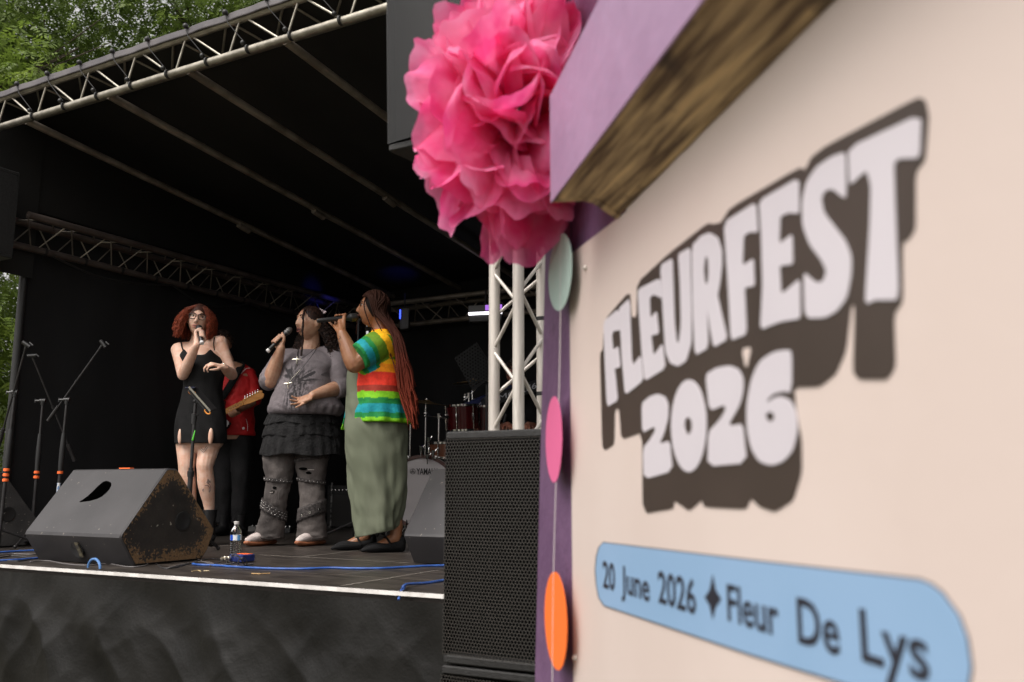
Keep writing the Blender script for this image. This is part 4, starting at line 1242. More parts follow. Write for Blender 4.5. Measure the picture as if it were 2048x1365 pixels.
def face_bits(mb, c, Mx, k=1.0, lip=2, white=3, iris=4, dark=5, open_=0.0, gaze=0.0, brow=6, smile=0.0, blink=1.0, my=0.0):
    """extra islands of the body mesh: eyes, brows, lips"""
    def W(x, y, z): return c + Mx @ (Vector((x, y, z)) * k)
    for s_ in (-1, 1):
        mb.mi = white; mb.ball(W(s_ * .031, -.0725, .011), .0125 * k, 12, 8, Mx @ Matrix.Diagonal((1.0, .70, .46 * blink)))
        mb.mi = iris; mb.ball(W(s_ * .031 + gaze, -.0800, .011), .0058 * k, 10, 6, Mx @ Matrix.Diagonal((1, .5, 1 * blink)))
        mb.mi = brow
        mb.tube([W(s_ * .015, -.0905, .029), W(s_ * .030, -.0890, .0345), W(s_ * .048, -.0760, .029)], [.0030 * k, .0034 * k, .0015 * k], 6, 3)
        mb.tube([W(s_ * .017, -.0835, .0135), W(s_ * .031, -.0860, .0205), W(s_ * .046, -.0740, .0125)], [.0012 * k, .0018 * k, .0012 * k], 6, 3)
        mb.mi = iris; mb.ball(W(s_ * .007, -.1045, -.0375), .0032 * k, 6, 4, Mx @ Matrix.Diagonal((1, .6, .6)))
    mb.mi = lip
    o = open_
    bk = .010 * o
    W_ = W
    def W(x, y, z): return W_(x, y + my, z)
    up = [W(-.024 + .005 * o, -.0835, -.059 + smile), W(-.012, -.0940 + bk * .6, -.0545 + .003 * o), W(0, -.0975 + bk * .6, -.0560 + .004 * o), W(.012, -.0940 + bk * .6, -.0545 + .003 * o), W(.024 - .005 * o, -.0835, -.059 + smile)]
    dn = [W(-.023, -.0835, -.060 + smile), W(-.012, -.0925 + bk, -.0665 - .013 * o), W(0, -.0955 + bk, -.0685 - .015 * o), W(.012, -.0925 + bk, -.0665 - .013 * o), W(.023, -.0835, -.060 + smile)]
    mb.tube(up, [.0014 * k, .0030 * k, .0030 * k, .0030 * k, .0014 * k], 8, 3)
    mb.tube(dn, [.0014 * k, .0035 * k, .0038 * k, .0035 * k, .0014 * k], 8, 3)
    mb.mi = dark
    mb.ball(W(0, -.088, -.061 - .008 * o), .010 * k, 12, 8, Mx @ Matrix.Diagonal((1.9, .7, .22 + .95 * o)))
    mb.mi = 0
def hand_open(mb, wrist, tip_dir, palm_n, thumb_side, k=1.0, curl=(.35, .4, .45, .5), spread=.12):
    X = tip_dir.normalized(); Z = (palm_n - X * palm_n.dot(X)).normalized(); Y = Z.cross(X) * thumb_side
    mb.tube([wrist - X * .02, wrist + X * .03 * k, wrist + X * .075 * k], [.024 * k, .030 * k, .032 * k], 12, 2, round_=True, ell=[.75, .5, .42], hint=Z)
    lens = [(.040, .026, .020), (.045, .029, .021), (.042, .027, .020), (.033, .021, .018)]
    for i, L in enumerate(lens):
        yy = (.030 - i * .0195) * k
        base = wrist + X * (.082 - .006 * abs(i - 1.2)) * k + Y * yy
        a0 = (1.3 - i) * spread
        d = (X * math.cos(a0) + Y * math.sin(a0)).normalized()
        mb.tube([wrist + X * .02 * k + Y * yy * .6, base], [.012 * k, .0112 * k], 8, 1, round_=True)
        pts = [base]; ang = 0
        for q, l in enumerate(L):
            ang += curl[i] * (.8 if q == 0 else 1.1)
            dd = d * math.cos(ang) + Z * math.sin(ang)
            pts.append(pts[-1] + dd * l * k)
        mb.tube(pts, [.0098 * k, .0090 * k, .0084 * k, .0070 * k], 8, 1, round_=True)
    tb = wrist + X * .02 * k + Y * .022 * k + Z * .008 * k
    mb.tube([tb, tb + (X * .6 + Y * .75 + Z * .3).normalized() * .042 * k, tb + (X * .6 + Y * .75 + Z * .3).normalized() * .042 * k + (X * .85 + Y * .3 + Z * .35).normalized() * .030 * k,
             tb + (X * .6 + Y * .75 + Z * .3).normalized() * .042 * k + (X * .85 + Y * .3 + Z * .35).normalized() * .030 * k + (X * .95 + Z * .3).normalized() * .024 * k],
            [.0155 * k, .0115 * k, .0105 * k, .0080 * k], 8, 1, round_=True)
def hand_grip(mb, wrist, C, ax, rm, side=1, k=1.0, pinky_out=False, hint=None):
    """fingers wrap round a cylinder through C along ax (towards the mic head = index side)"""
    ax = ax.normalized(); q = wrist - C; q = (q - ax * q.dot(ax)).normalized(); r_ = ax.cross(q) * side
    def A(ang, rad, o): return C + ax * o + (q * math.cos(ang) + r_ * math.sin(ang)) * rad
    kn = []
    offs = [.033, .0115, -.0105, -.032]
    for i, o in enumerate(offs):
        kx = A(R(52), rm + .027, o * k)
        kn.append(kx)
        mb.tube([wrist.lerp(C, .08) + ax * (o * .45), kx], [.0155 * k, .0125 * k], 8, 1, round_=True)
        if pinky_out and i == 3:
            pts = [kx, kx + (r_ * .5 - ax * .35 - q * .75 + EZ * .4).normalized() * .032, kx + (r_ * .4 - ax * .6 - q * .6 + EZ * .7).normalized() * .072]
            mb.tube(pts, [.0100, .0085, .0068], 8, 2, round_=True)
            continue
        pts = [kx, A(R(100), rm + .018, o), A(R(150), rm + .011, o), A(R(205), rm + .009, o * .96), A(R(258), rm + .009, o * .9)]
        mb.tube(pts, [.0108 * k, .0100 * k, .0094 * k, .0088 * k, .0074 * k], 8, 2, round_=True)
    mb.tube([wrist.lerp(C, .15), A(R(-5), rm + .016, .0)], [.022, .018], 10, 1, round_=True)
    mb.tube([wrist.lerp(C, .25) + ax * .015, A(R(-50), rm + .017, .028), A(R(-95), rm + .010, .044), A(R(-140), rm + .009, .054)], [.0155, .0125, .0108, .0082], 8, 2, round_=True)
def strands(mb, roots, rad=.0016, seg=3):
    for pts in roots: mb.tube(pts, [rad * .8] + [rad] * (len(pts) - 2) + [rad * .35], seg, 1, cap=False)
def finish_body(t, mb, extra, mats, voxel=.0048, smooth=3):
    me = fused(mb, voxel, smooth)
    out = MB(); out.mesh(me, 0); bpy.data.meshes.remove(me)
    o = len(out.v); out.v += extra.v
    for f, m_ in zip(extra.f, extra.m): out.f.append([i + o for i in f]); out.m.append(m_)
    return out.build('body', mats, t, angle=0)
def limb(mb, pts, rad, sub=3, seg=14, ell=None): mb.tube(pts, rad, seg, sub, round_=True, ell=ell)
def mic(name, A_tail, B_head, label, big=1.0, tape=False, grey=False):
    """handheld microphone from tail to head"""
    D = (B_head - A_tail); L = D.length; D.normalize()
    t = thing(name, A_tail, label, 'microphone', None)
    c = MB(); c.lathe(A_tail, D, [(0, .011), (.004, .0135), (L * .35, .0140 * big), (L * .70, .0175 * big), (L * .76, .0205 * big)], 20); c.build('mic_handle', M['black_plastic'], t)
    c = MB(); c.lathe(A_tail + D * (L * .76), D, [(0, .0205 * big), (.008, .0235 * big), (.016, .0245 * big), (.024, .0250 * big), (L * .24 - .018, .0225 * big), (L * .24 - .006, .014 * big), (L * .24, .003)], 20)
    c.build('mic_head', mat('mic_mesh', (.25, .24, .23), (.10, .10, .10), 400, rough=.5, metal=.6) if grey else mat('mic_mesh_dark', (.035, .035, .037), (.015, .015, .015), 400, rough=.5, metal=.3), t)
    c = MB(); c.lathe(A_tail + D * (L * .76 + .012), D, [(0, .0262 * big), (.005, .0262 * big)], 20); c.build('mic_ring', M['black_metal'], t)
    if tape: return t
    c = MB(); c.lathe(A_tail - D * .003, D, [(0, .0125), (.0, .0150), (.018, .0152), (.018, .0130)], 18); c.build('tail_band', mat('tail_band', (.72, .70, .70), rough=.35), t)
    return t
BLACKCLOTH = mat('black_cloth', (.0045, .0045, .005), (.008, .0078, .0085), 14, rough=.85, bump=.35, bscale=160, spec=.25)

# ------------------------------------------------------------------ person 1 : red hair, black slip dress
Y1 = 6.45
def A1(px, py, dy=0.0): return P(px, py, Y1 + dy)
p1 = thing('person', FL(404, 1089), 'person with a frizzy red bob and glasses in a short black dress', 'person')
m1_ = MB(); hc = A1(397, 641, 0); HM = headM(R(12), R(-2), R(6))
head_shape(m1_, hc, HM, 1.0)
nb_ = A1(393, 694, .035)
limb(m1_, [hc + Vector((0, .025, -.05)), hc.lerp(nb_, .6) + Vector((0, .02, 0)), nb_], [.050, .048, .058])
m1_.ring_loft([(A1(407, 912, .02), .02, .02, 0), (A1(405, 893, .02), .135, .095, 0), (A1(403, 868, .02), .168, .115, 0), (A1(402, 838, .02), .162, .112, 0), (A1(404, 795, .01), .132, .095, 0), (A1(407, 765, .0), .124, .092, 0),
                (A1(408, 735, .0), .140, .105, R(5)), (A1(402, 712, .015), .152, .100, R(5)), (A1(397, 694, .03), .120, .070, R(5)), (A1(394, 684, .035), .05, .045, 0)], 36, 4)
# shoulders and arms
shL = A1(357, 700, .03); shR = A1(440, 686, .03)
limb(m1_, [A1(393, 697, .03), shL], [.055, .054]); limb(m1_, [A1(398, 694, .03), shR], [.055, .054])
elL = A1(366, 750, -.10); wrL = A1(392, 692, -.235)
limb(m1_, [shL, shL.lerp(elL, .45), elL], [.053, .046, .040]); limb(m1_, [elL, elL.lerp(wrL, .35), wrL], [.040, .040, .026])
elR = A1(464, 750, .0); wrR = A1(446, 734, -.21)
limb(m1_, [shR, shR.lerp(elR, .5), elR], [.050, .043, .038]); limb(m1_, [elR, elR.lerp(wrR, .4), wrR], [.040, .038, .025])
micA = A1(404, 687, -.235); micB = A1(397, 652, -.125)
micA1, micB1 = micA, micB
dm = (micB - micA).normalized()
hand_grip(m1_, wrL, micA.lerp(micB, .42), dm, .016, side=-1, k=.95)
hand_open(m1_, wrR, A1(424, 728, -.25) - wrR, Vector((-.3, .2, -1)), -1, .92, curl=(.75, .65, .6, .6), spread=.08)
# legs
for hip, kn, an, ft_ in ((A1(374, 880, .03), A1(373, 940, .0), A1(381, 1035, .05), A1(386, 1085, -.06)), (A1(421, 880, .03), A1(410, 940, -.02), A1(418, 1032, .04), A1(426, 1088, -.08))):
    limb(m1_, [hip + EZ * .08, hip, kn + EZ * .05, kn, kn.lerp(an, .35), an + EZ * .05, an - EZ * .10], [.085, .080, .062, .056, .058, .036, .034])
e1 = MB(); face_bits(e1, hc, HM, 1.0, gaze=.002, open_=.1)
HAIRD1 = mat('brow_auburn', (.09, .03, .015), rough=.7)
LIP1 = mat('lips_rose', (.45, .16, .13), rough=.45)
finish_body(p1, m1_, e1, [SK1, SK1, LIP1, EYEW, EYED, MOUTH, HAIRD1])
# dress
def loft_shell(name, rings, matl, parent, seg=64, sub=6, disp=None, solid=.004, angle=0, cap=False):
    c = MB(); c.ring_loft(rings, seg, sub, cap, disp); return c.build(name, matl, parent, solid=solid, angle=angle)
def d1(t, v):
    # t: around, v: bottom..top ; scoop neckline dips at the front (t = -90deg)
    fr = max(0, -math.sin(t)); bk = max(0, math.sin(t))
    dz = 0
    ax_ = abs(math.cos(t))
    if v > .75: dz = (v - .75) / .25 * ((-.052 * (1 - (ax_ / .60) ** 4) + .012 if ax_ < .60 else .012 - .075 * (ax_ - .60) / .4) if math.sin(t) < 0 else -.06)
    f = .004 * math.sin(t * 9 + v * 14) * (1 - v) + .004 * nz((math.cos(t) * 2, math.sin(t) * 2, v * 5), 1.4)
    slit = 0
    return (f, dz)
dress = loft_shell('dress', [(A1(401, 888, .02), .178, .130, 0), (A1(402, 868, .02), .182, .130, 0), (A1(402, 838, .02), .176, .126, 0), (A1(404, 795, .01), .145, .108, 0), (A1(407, 765, .0), .136, .104, 0),
                     (A1(408, 738, .0), .150, .117, R(5)), (A1(403, 713, .01), .158, .110, R(5)), (A1(400, 704, .015), .150, .100, R(5))], BLACKCLOTH, p1, disp=d1)
for a, b in (((371, 712, -.07), (362, 688, .02)), ((429, 701, -.07), (430, 680, .01))):
    c = MB(); q0 = A1(*a); q1 = A1(*b); c.tube([q0, q0.lerp(q1, .5) + Vector((0, -.025, .01)), q1 + EZ * .02, q1 + Vector((0, .08, -.02)), q1 + Vector((0, .12, -.08))], .0042, 6, 3); c.build('dress_strap', BLACKCLOTH, dress)
for px, x0 in ((360.5, -.0), (421.5, 0)):      # side slits showing the thigh
    c = MB(); cc = A1(px, 873, -.098 if px > 400 else -.080); 
    c.ball(cc, 1, 14, 10, Matrix.Rotation(R(-25) if px < 400 else R(8), 3, 'Z') @ Matrix.Diagonal((.018, .016, .058))); c.build('slit_skin', SK1, dress)
# tattoos: thin ink lines lying on the leg
ink = mat('tattoo_ink', (.06, .05, .055), rough=.6)
def on_leg(px, py, cy, rr_, Yb=Y1, cxp=0):
    """front surface of a vertical leg centred at pixel cxp"""
    c0 = P(cxp, py, cy); q = P(px, py, cy); dx = q.x - c0.x
    return P(px, py, cy - math.sqrt(max(0, rr_ * rr_ - dx * dx)) - .0015)
c = MB()
import itertools
def inkline(pts, w=.0017): c.tube(pts, w, 4, 3, cap=False)
inkline([on_leg(413 + 8.5 * math.cos(a), 974 - 11 * math.sin(a) + 3, Y1 + .00, .056, cxp=414) for a in [R(-50 + k * 18) for k in range(16)]])
inkline([on_leg(413 + 6.5 * math.cos(a), 976 - 8 * math.sin(a) + 3, Y1 + .00, .056, cxp=414) for a in [R(-40 + k * 17) for k in range(15)]])
for a in range(5): inkline([on_leg(405 + a * 3.4, 966 - 3 * math.sin(a * .8), Y1, .056, cxp=414), on_leg(406 + a * 3.4, 961 - 4 * math.sin(a * .8), Y1, .056, cxp=414), on_leg(408 + a * 3.2, 966, Y1, .056, cxp=414)])
inkline([on_leg(401, 893, Y1 - .01, .068, cxp=415), on_leg(407, 901, Y1 - .01, .068, cxp=415), on_leg(413, 892, Y1 - .01, .068, cxp=415)]); inkline([on_leg(399, 896, Y1 - .01, .068, cxp=415), on_leg(407, 905, Y1 - .01, .068, cxp=415), on_leg(415, 895, Y1 - .01, .068, cxp=415)])
for k in range(9):
    yy = 915 + k * 7
    inkline([on_leg(364 + 2.5 * math.sin(k * 1.7), yy, Y1 + .01, .058, cxp=373), on_leg(366.5 + 2 * math.cos(k * 2.1), yy + 3, Y1 + .01, .058, cxp=373), on_leg(363.5 + 2 * math.sin(k), yy + 6, Y1 + .01, .058, cxp=373)])
c.build('leg_tattoo', ink, p1)
# boots
def boot(mb, foot, toe_dir, h=.22, L=.25, w=.047, rad=.05):
    T = toe_dir.normalized(); b = Vector((foot.x, foot.y, ZS))
    mb.tube([b - T * .05 + EZ * .045, b + T * .03 + EZ * .045, b + T * .12 + EZ * .036, b + T * (L - .09) + EZ * .030], [.044, w, w * .98, w * .66], 14, 4, round_=True, ell=[.9, .88, .70, .7])
    mb.tube([b + EZ * .05, b + EZ * h * .6, b + EZ * h], [.045, rad * .85, rad], 14, 3, round_=False)
    mb.box(b + T * .045 + EZ * .011, T, Vector((-T.y, T.x, 0)), EZ, L * .52, .042, .011, .02)
BOOT = mat('boot_leather', (.010, .010, .011), rough=.35, bump=.3, bscale=60)
for q, td in ((A1(381, 1050, .03), Vector((-.15, -1, 0))), (A1(419, 1040, .02), Vector((.2, -1, 0)))):
    c = MB(); boot(c, q, td, h=.245); c.build('boot', BOOT, p1)
# glasses
c = MB()
def HW(x, y, z): return hc + HM @ Vector((x, y, z))
for s_ in (-1, 1):
    fr = [(.008, .022), (.050, .024), (.055, .010), (.048, -.010), (.020, -.012), (.010, -.002)]
    c.tube([HW(s_ * x, -.103 + abs(x) * .22, z) for x, z in fr + [fr[0]]], .0026, 6, 3)
    c.tube([HW(s_ * .053, -.083, .018), HW(s_ * .075, -.02, .014), HW(s_ * .077, .01, .008)], .0016, 6, 3)
c.tube([HW(-.009, -.103, .016), HW(0, -.105, .018), HW(.009, -.103, .016)], .0024, 6, 2)
gls = c.build('glasses', M['black_plastic'], p1)
# hair
def skull(c0, HM_, k, up=1.0): 
    return lambda th, ph: c0 + HM_ @ Vector((math.sin(ph) * math.cos(th) * .077 * k, math.sin(ph) * math.sin(th) * .098 * k, math.cos(ph) * .118 * k))
hr = random.Random(4)
c = MB()
HAIR1 = vcol_mat('hair_auburn_red', .55, 0, var=.3, vscale=60); HAIR1.node_tree.nodes['Principled BSDF'].inputs['Specular IOR Level'].default_value = .25
sk_ = skull(hc + HM @ Vector((0, .006, .004)), HM, 1.0)
cap1 = MB()
vs = []; NUc, NVc = 40, 24
for j in range(NVc + 1):
    for i in range(NUc + 1):
        th = 2 * math.pi * i / NUc; ph = (math.pi * .70) * j / NVc
        front = max(0, -math.sin(th))
        ph *= 1 - .52 * front ** 1.5
        vs.append(hc + HM @ Vector((math.sin(ph) * math.cos(th) * .083, math.sin(ph) * math.sin(th) * .103 + .004, math.cos(ph) * .122)))
cap1.add(vs, [(j * (NUc + 1) + i, j * (NUc + 1) + i + 1, (j + 1) * (NUc + 1) + i + 1, (j + 1) * (NUc + 1) + i) for j in range(NVc) for i in range(NUc)])
capb = MB(); capb.v = [v.copy() for v in cap1.v]; capb.f = [list(f) for f in cap1.f]; capb.m = list(cap1.m)
c.v += cap1.v; c.f += cap1.f; c.m += cap1.m; c.col += [(.045, .017, .012)] * len(cap1.v)
for i in range(2700):
    th = hr.uniform(0, 2 * math.pi); front = max(0, -math.sin(th))
    ph = hr.uniform(.05, 1.35) * (1 - .45 * front)
    root = HM.inverted() @ (sk_(th, ph) - hc)
    # outward fall
    ang = th
    if front > .30: ang = math.copysign(1, math.cos(th) + hr.uniform(-.15, .05)) ; ang = R(-28) if ang > 0 else R(180 + 28)
    ang += hr.uniform(-.3, .3)
    zend = hr.uniform(-.14, -.045) - .01 * hr.random(); rad_ = .124 + .032 * hr.random() ** 2 - .20 * max(0, -.10 - zend)
    side_ = math.cos(ang)
    rx_ = rad_ * (1.06 if side_ < 0 else .84); 
    end = Vector((math.cos(ang) * rx_, math.sin(ang) * rad_ * .85 + .01, zend))
    if end.y < -.045 and abs(end.x) < .085: end.x = math.copysign(.09, end.x); 
    mid = Vector((root.x, root.y, root.z)) .lerp(end, .5) + Vector((math.cos(ang), math.sin(ang), 0)) * .05 + Vector((0, 0, .035))
    pts = []
    n_ = 26; cf = hr.uniform(20, 34); cp = hr.uniform(0, 6); am = hr.uniform(.005, .011); sg_ = hr.choice((-1, 1)); tone = hr.uniform(.45, 1.25); root_d = hr.uniform(0, .5)
    for q in range(n_ + 1):
        t_ = q / n_; b_ = root * (1 - t_) ** 2 + mid * 2 * t_ * (1 - t_) + end * t_ ** 2
        w_ = am * min(1, t_ * 2.5)
        b_ = b_ + Vector((math.cos(t_ * cf + cp), sg_ * math.sin(t_ * cf + cp), .5 * math.sin(t_ * cf * .6 + cp * 2))) * w_
        pts.append(hc + HM @ b_)
    o_ = len(c.v); c.tube(pts, [.0019] * n_ + [.0008], 3, 1, cap=False)
    for q in range(n_ + 1):
        k_ = min(1, q / n_ * 1.6 + .1 + .3 * root_d); 
        for _ in range(3): c.col.append(tuple((x1 * (1 - k_) + x2 * k_) * tone for x1, x2 in zip((.040, .016, .011), (.27, .055, .024))))
c.usecol = True
c.build('hair', HAIR1, p1, angle=0)
mic('microphone', micA, micB, 'black microphone held to the mouth by the red-haired singer in the black dress', 1.0)
# bracelet
c = MB(); c.tube([wrR + Vector((.02 * math.cos(a), .006, .024 * math.sin(a))) for a in [R(40 * k) for k in range(10)]], .002, 6, 2); c.build('bracelet', M['chrome'], p1)

# ------------------------------------------------------------------ person 2 : dark curly hair, grey top
Y2 = 6.38
def A2(px, py, dy=0.0): return P(px, py, Y2 + dy)
p2 = thing('person', FL(570, 1088), 'person with long dark curls in a grey printed top and black ruffled skirt', 'person')
b2m = MB(); hc2 = A2(620, 647, 0); HM2 = headM(R(-46), R(-6), R(0))
head_shape(b2m, hc2, HM2, 1.06, open_=1.0, wide=1.14, nose=.8)
nb2 = A2(620, 703, .05)
limb(b2m, [hc2 + Vector((.01, .02, -.05)), hc2.lerp(nb2, .6) + Vector((.01, .015, 0)), nb2], [.062, .060, .075])
b2m.ring_loft([(A2(606, 900, .05), .17, .14, 0), (A2(606, 840, .04), .19, .15, 0), (A2(610, 790, .02), .17, .145, 0), (A2(614, 745, .03), .155, .13, 0), (A2(619, 715, .04), .16, .11, 0), (A2(620, 700, .05), .07, .06, 0)], 32, 4)
sl2 = A2(566, 722, .04); sr2 = A2(671, 718, .05)
el2 = A2(541, 762, -.06); wl2 = A2(562, 697, -.16)
limb(b2m, [sl2, sl2.lerp(el2, .5), el2], [.066, .060, .052]); limb(b2m, [el2, el2.lerp(wl2, .35), wl2], [.056, .054, .030])
er2 = A2(681, 775, .0); wr2 = A2(626, 791, -.20)
limb(b2m, [sr2, sr2.lerp(er2, .5), er2], [.055, .050, .048]); limb(b2m, [er2, er2.lerp(wr2, .4), wr2], [.054, .052, .031])
mA2 = A2(535, 703, -.20); mB2 = A2(583, 656, -.13)
hand_grip(b2m, wl2, mA2.lerp(mB2, .45), (mB2 - mA2).normalized(), .016, side=1, k=1.0)
hand_open(b2m, wr2, A2(596, 806, -.25) - wr2, Vector((-.15, -.7, .55)), 1, 1.02, curl=(.10, .2, .28, .34), spread=.17)
for a, b, d_ in ((A2(556, 900, .02), A2(556, 965, -.01), A2(536, 1065, .0)), (A2(626, 900, .04), A2(626, 965, .02), A2(624, 1065, .02))):
    limb(b2m, [a, b + EY * .03, d_ + EY * .08], [.085, .052, .04])
e2 = MB(); face_bits(e2, hc2, HM2, 1.06, open_=.6, gaze=-.003, my=.005)
BROWD = mat('brow_black', (.012, .009, .008), rough=.7)
LIP2 = mat('lips_mauve', (.34, .13, .11), rough=.4)
finish_body(p2, b2m, e2, [SK2, SK2, LIP2, EYEW, EYED, MOUTH, BROWD])
# top
g2 = MB()
g2.ring_loft([(A2(612, 832, .03), .235, .18, 0), (A2(611, 828, .03), .258, .21, 0), (A2(612, 814, .02), .266, .222, 0), (A2(611, 785, .01), .220, .195, 0), (A2(613, 750, .01), .185, .175, 0),
              (A2(618, 728, .03), .200, .150, 0), (A2(619, 710, .045), .165, .118, 0), (A2(620, 702, .05), .10, .09, 0)], 48, 4)
def sleeve(mb, pts, rad): limb(mb, pts, rad, 4, 18)
sleeve(g2, [A2(585, 716, .05), sl2, sl2.lerp(el2, .6), A2(541, 757, -.04)], [.07, .080, .086, .080])
sleeve(g2, [A2(541, 757, -.04), A2(536, 765, .01), A2(545, 763, .05)], [.066, .064, .05])
sleeve(g2, [A2(645, 713, .05), sr2, sr2.lerp(er2, .6), A2(678, 768, .03)], [.075, .080, .080, .078])
g2.tube([A2(683, 766, .03), er2, er2.lerp(wr2, .22)], [.078, .080, .066], 18, 2, round_=False)
me = fused(g2, .0055, 6)
c = MB(); c.mesh(me)
ztop2 = A2(620, 700).z
def print_tone(p):
    # faded dark eagle / feather print on the front of the grey top (real dye)
    q = p - A2(590, 768, -.2)
    x, z = q.x, q.z
    if p.y > Y2 + .02: return 0
    t = 0
    r1 = math.hypot(x * 1.1, z * .9)
    env = math.exp(-((x - .02) / .085) ** 2 - ((z + .01) / .16) ** 2)
    wing = math.exp(-((x - .09 - .15 * (z - .03)) / .09) ** 2 - ((z - .055 - .25 * (x - .08)) / .040) ** 2) + math.exp(-((x + .06) / .05) ** 2 - ((z - .09) / .045) ** 2)
    low = math.exp(-((x + .02) / .055) ** 2 - ((z + .11) / .06) ** 2)
    ang = math.atan2(z - .02, x + .01)
    fe = 1.1 if nz((ang * 5.5, r1 * 9, 0), 1) > -.04 else .10
    ln = 1.1 if nz((x * 85, z * 16, 1), 1) > 0 else .15
    t = (wing * fe * .9 + low * ln * 1.0 + env * .6 * (1 if nz((x * 1.6, z, 2), 48) > .02 else .1))
    return max(0, min(1, t * 1.5))
for i, v in enumerate(c.v):
    p = v
    s_ = .007 * nz(p, 9, 3) + .006 * (abs(nz((p.x * 1 + p.z * .5, p.y * 1, p.z * 2.0), 10, 8)) - .2)
    # gather folds near the hem
    hz = (ztop2 - p.z)
    if hz > .40: s_ += .0025 * math.sin(math.atan2(p.y - Y2, p.x - A2(612, 820).x) * 22)
    ctr = A2(615, 780, .02); dxy = Vector((p.x - ctr.x, p.y - ctr.y, 0))
    if dxy.length > 1e-4: c.v[i] = p + dxy.normalized() * s_
g_c = sc(124, 116, 120); g_d = (.030, .027, .032); g_l = (.26, .225, .235)
for v in c.v:
    k_ = print_tone(v); w_ = .5 + .5 * nz(v, 7, 5)
    base_ = [g_c[j] * (.72 + .3 * w_) for j in range(3)]
    if abs(nz(v, 5, 2)) > .25: base_ = [a * 1.18 for a in base_]
    c.col.append(tuple(base_[j] * (1 - .95 * k_) + g_d[j] * .6 * k_ for j in range(3)))
c.usecol = True
top2 = c.build('grey_top', vcol_mat('grey_washed_cotton', .85, .35, 110, .12, 25), p2, angle=0)
# lace skirt in three ruffled tiers
LACE = mat('black_lace', (.003, .003, .0035), (.010, .0095, .0105), 42, rough=.95, bump=1.0, bscale=70, detail=6, lo=.35, hi=.7)
def tier(z0p, z1p, r0, r1, seed, n_=17):
    def dd(t, v): 
        w = (1 - v)
        return ((.003 + .009 * w) * math.sin(t * n_ + 2.5 * math.sin(t * 3 + seed)) * (.6 + .8 * nz((math.cos(t) * 4, math.sin(t) * 4, seed), 1)) + .008 * nz((math.cos(t) * 3, math.sin(t) * 3, v * 3), 1, seed), -.008 * w * math.sin(t * 5 + seed))
    return loft_shell('skirt_tier', [(A2(604, z0p, .04), r0 + .012, r0 * .80, 0), (A2(604, (z0p + z1p) / 2, .04), (r0 + r1) / 2 + .012, (r0 + r1) / 2 * .8, 0), (A2(605, z1p, .04), r1, r1 * .78, 0)], LACE, p2, seg=150, sub=8, disp=dd)
tier(912, 868, .272, .256, 1, 23); tier(874, 845, .260, .244, 4, 21); tier(850, 815, .250, .200, 8, 19)
# jeans
DEN = mat('washed_black_denim', (.045, .038, .036), (.13, .112, .105), 6, rough=.85, bump=.5, bscale=120, detail=7, stretch=(1, 1, .35), c3=(.18, .16, .15), lo=.35, hi=.62)
def leg_pants(rings, nm='trouser_leg'):
    c = MB()
    def dd(t, v): return .008 * nz((math.cos(t) * 1.5, math.sin(t) * 1.5, v * 9), 1.3, 2) + .005 * math.sin(v * 60 + 3 * math.cos(t + 1)) * nz((math.cos(t) * 2, v * 6, 1), 1, 3) * 2
    c.ring_loft([(a, b, b * .85, 0) for a, b in rings], 40, 7, True, dd)
    return c.build(nm, DEN, p2, angle=0)
LR1 = [(A2(537, 1077, .07), .108), (A2(540, 1062, .06), .102), (A2(546, 1030, .03), .088), (A2(551, 998, .0), .083), (A2(557, 965, .0), .086), (A2(558, 930, .0), .108), (A2(558, 890, .02), .118)]
LR2 = [(A2(624, 1077, .08), .110), (A2(624, 1058, .07), .106), (A2(624, 1030, .04), .092), (A2(625, 998, .02), .088), (A2(623, 965, .02), .090), (A2(623, 930, .02), .112), (A2(624, 890, .03), .118)]
leg_pants(LR1); leg_pants(LR2)
STRAP = mat('frayed_denim_strap', (.028, .024, .024), (.075, .065, .062), 60, rough=.9, bump=.8, bscale=120)
def leg_r(LR, py):
    pys = []
    zs = [a.z for a, b in LR]
    z_ = A2(600, py).z
    for (a, ra), (b, rb) in zip(LR, LR[1:]):
        if a.z <= z_ <= b.z: k_ = (z_ - a.z) / (b.z - a.z); return a.lerp(b, k_), ra + (rb - ra) * k_
    return LR[0]
def wrap(LR, py_l, py_r, width, studs=True, rows=2, eye=False):
    c = MB(); nseg = 48
    def pos(a, w_):
        x = math.cos(a); py = py_l + (py_r - py_l) * (x * .5 + .5) + w_
        cc, rr_ = leg_r(LR, py)
        return Vector((cc.x + math.cos(a) * (rr_ + .009), cc.y + math.sin(a) * (rr_ * .85 + .009), cc.z))
    c.grid(lambda a, b: pos(2 * math.pi * a, (b - .5) * width + .8 * math.sin(a * 90) * (b > .9 or b < .1)), 90, 5)
    s_ = c.build('leg_strap', STRAP, p2, solid=.004, angle=0)
    if studs:
        d = MB()
        for k in range(12):
            for q in range(rows):
                a = R(-175 + k * 15 + (7 if q % 2 else 0)); p_ = pos(a, ((q + .5) / rows - .5) * width * .75)
                d.ball(p_ + (p_ - leg_r(LR, (py_l + py_r) / 2)[0]).normalized() * .002, .0030, 8, 5)
        d.build('studs', M['chrome'], s_)
    if eye:
        d = MB()
        for a in (-120, -88, -50):
            p_ = pos(R(a), width * .12); cc = leg_r(LR, (py_l + py_r) / 2)[0]; ax_ = Vector((p_.x - cc.x, p_.y - cc.y, 0)).normalized()
            d.lathe(p_ + ax_ * .002, ax_, [(0, .010), (.003, .009), (.003, .006), (0, .005)], 12)
        d.build('eyelets', M['chrome'], s_)
wrap(LR1, 958, 964, 7, True, 1); wrap(LR2, 958, 966, 7, True, 1)
wrap(LR1, 1006, 1034, 20, True, 3); wrap(LR2, 1032, 1012, 27, False, 1, True); wrap(LR2, 922, 914, 6, True, 1)
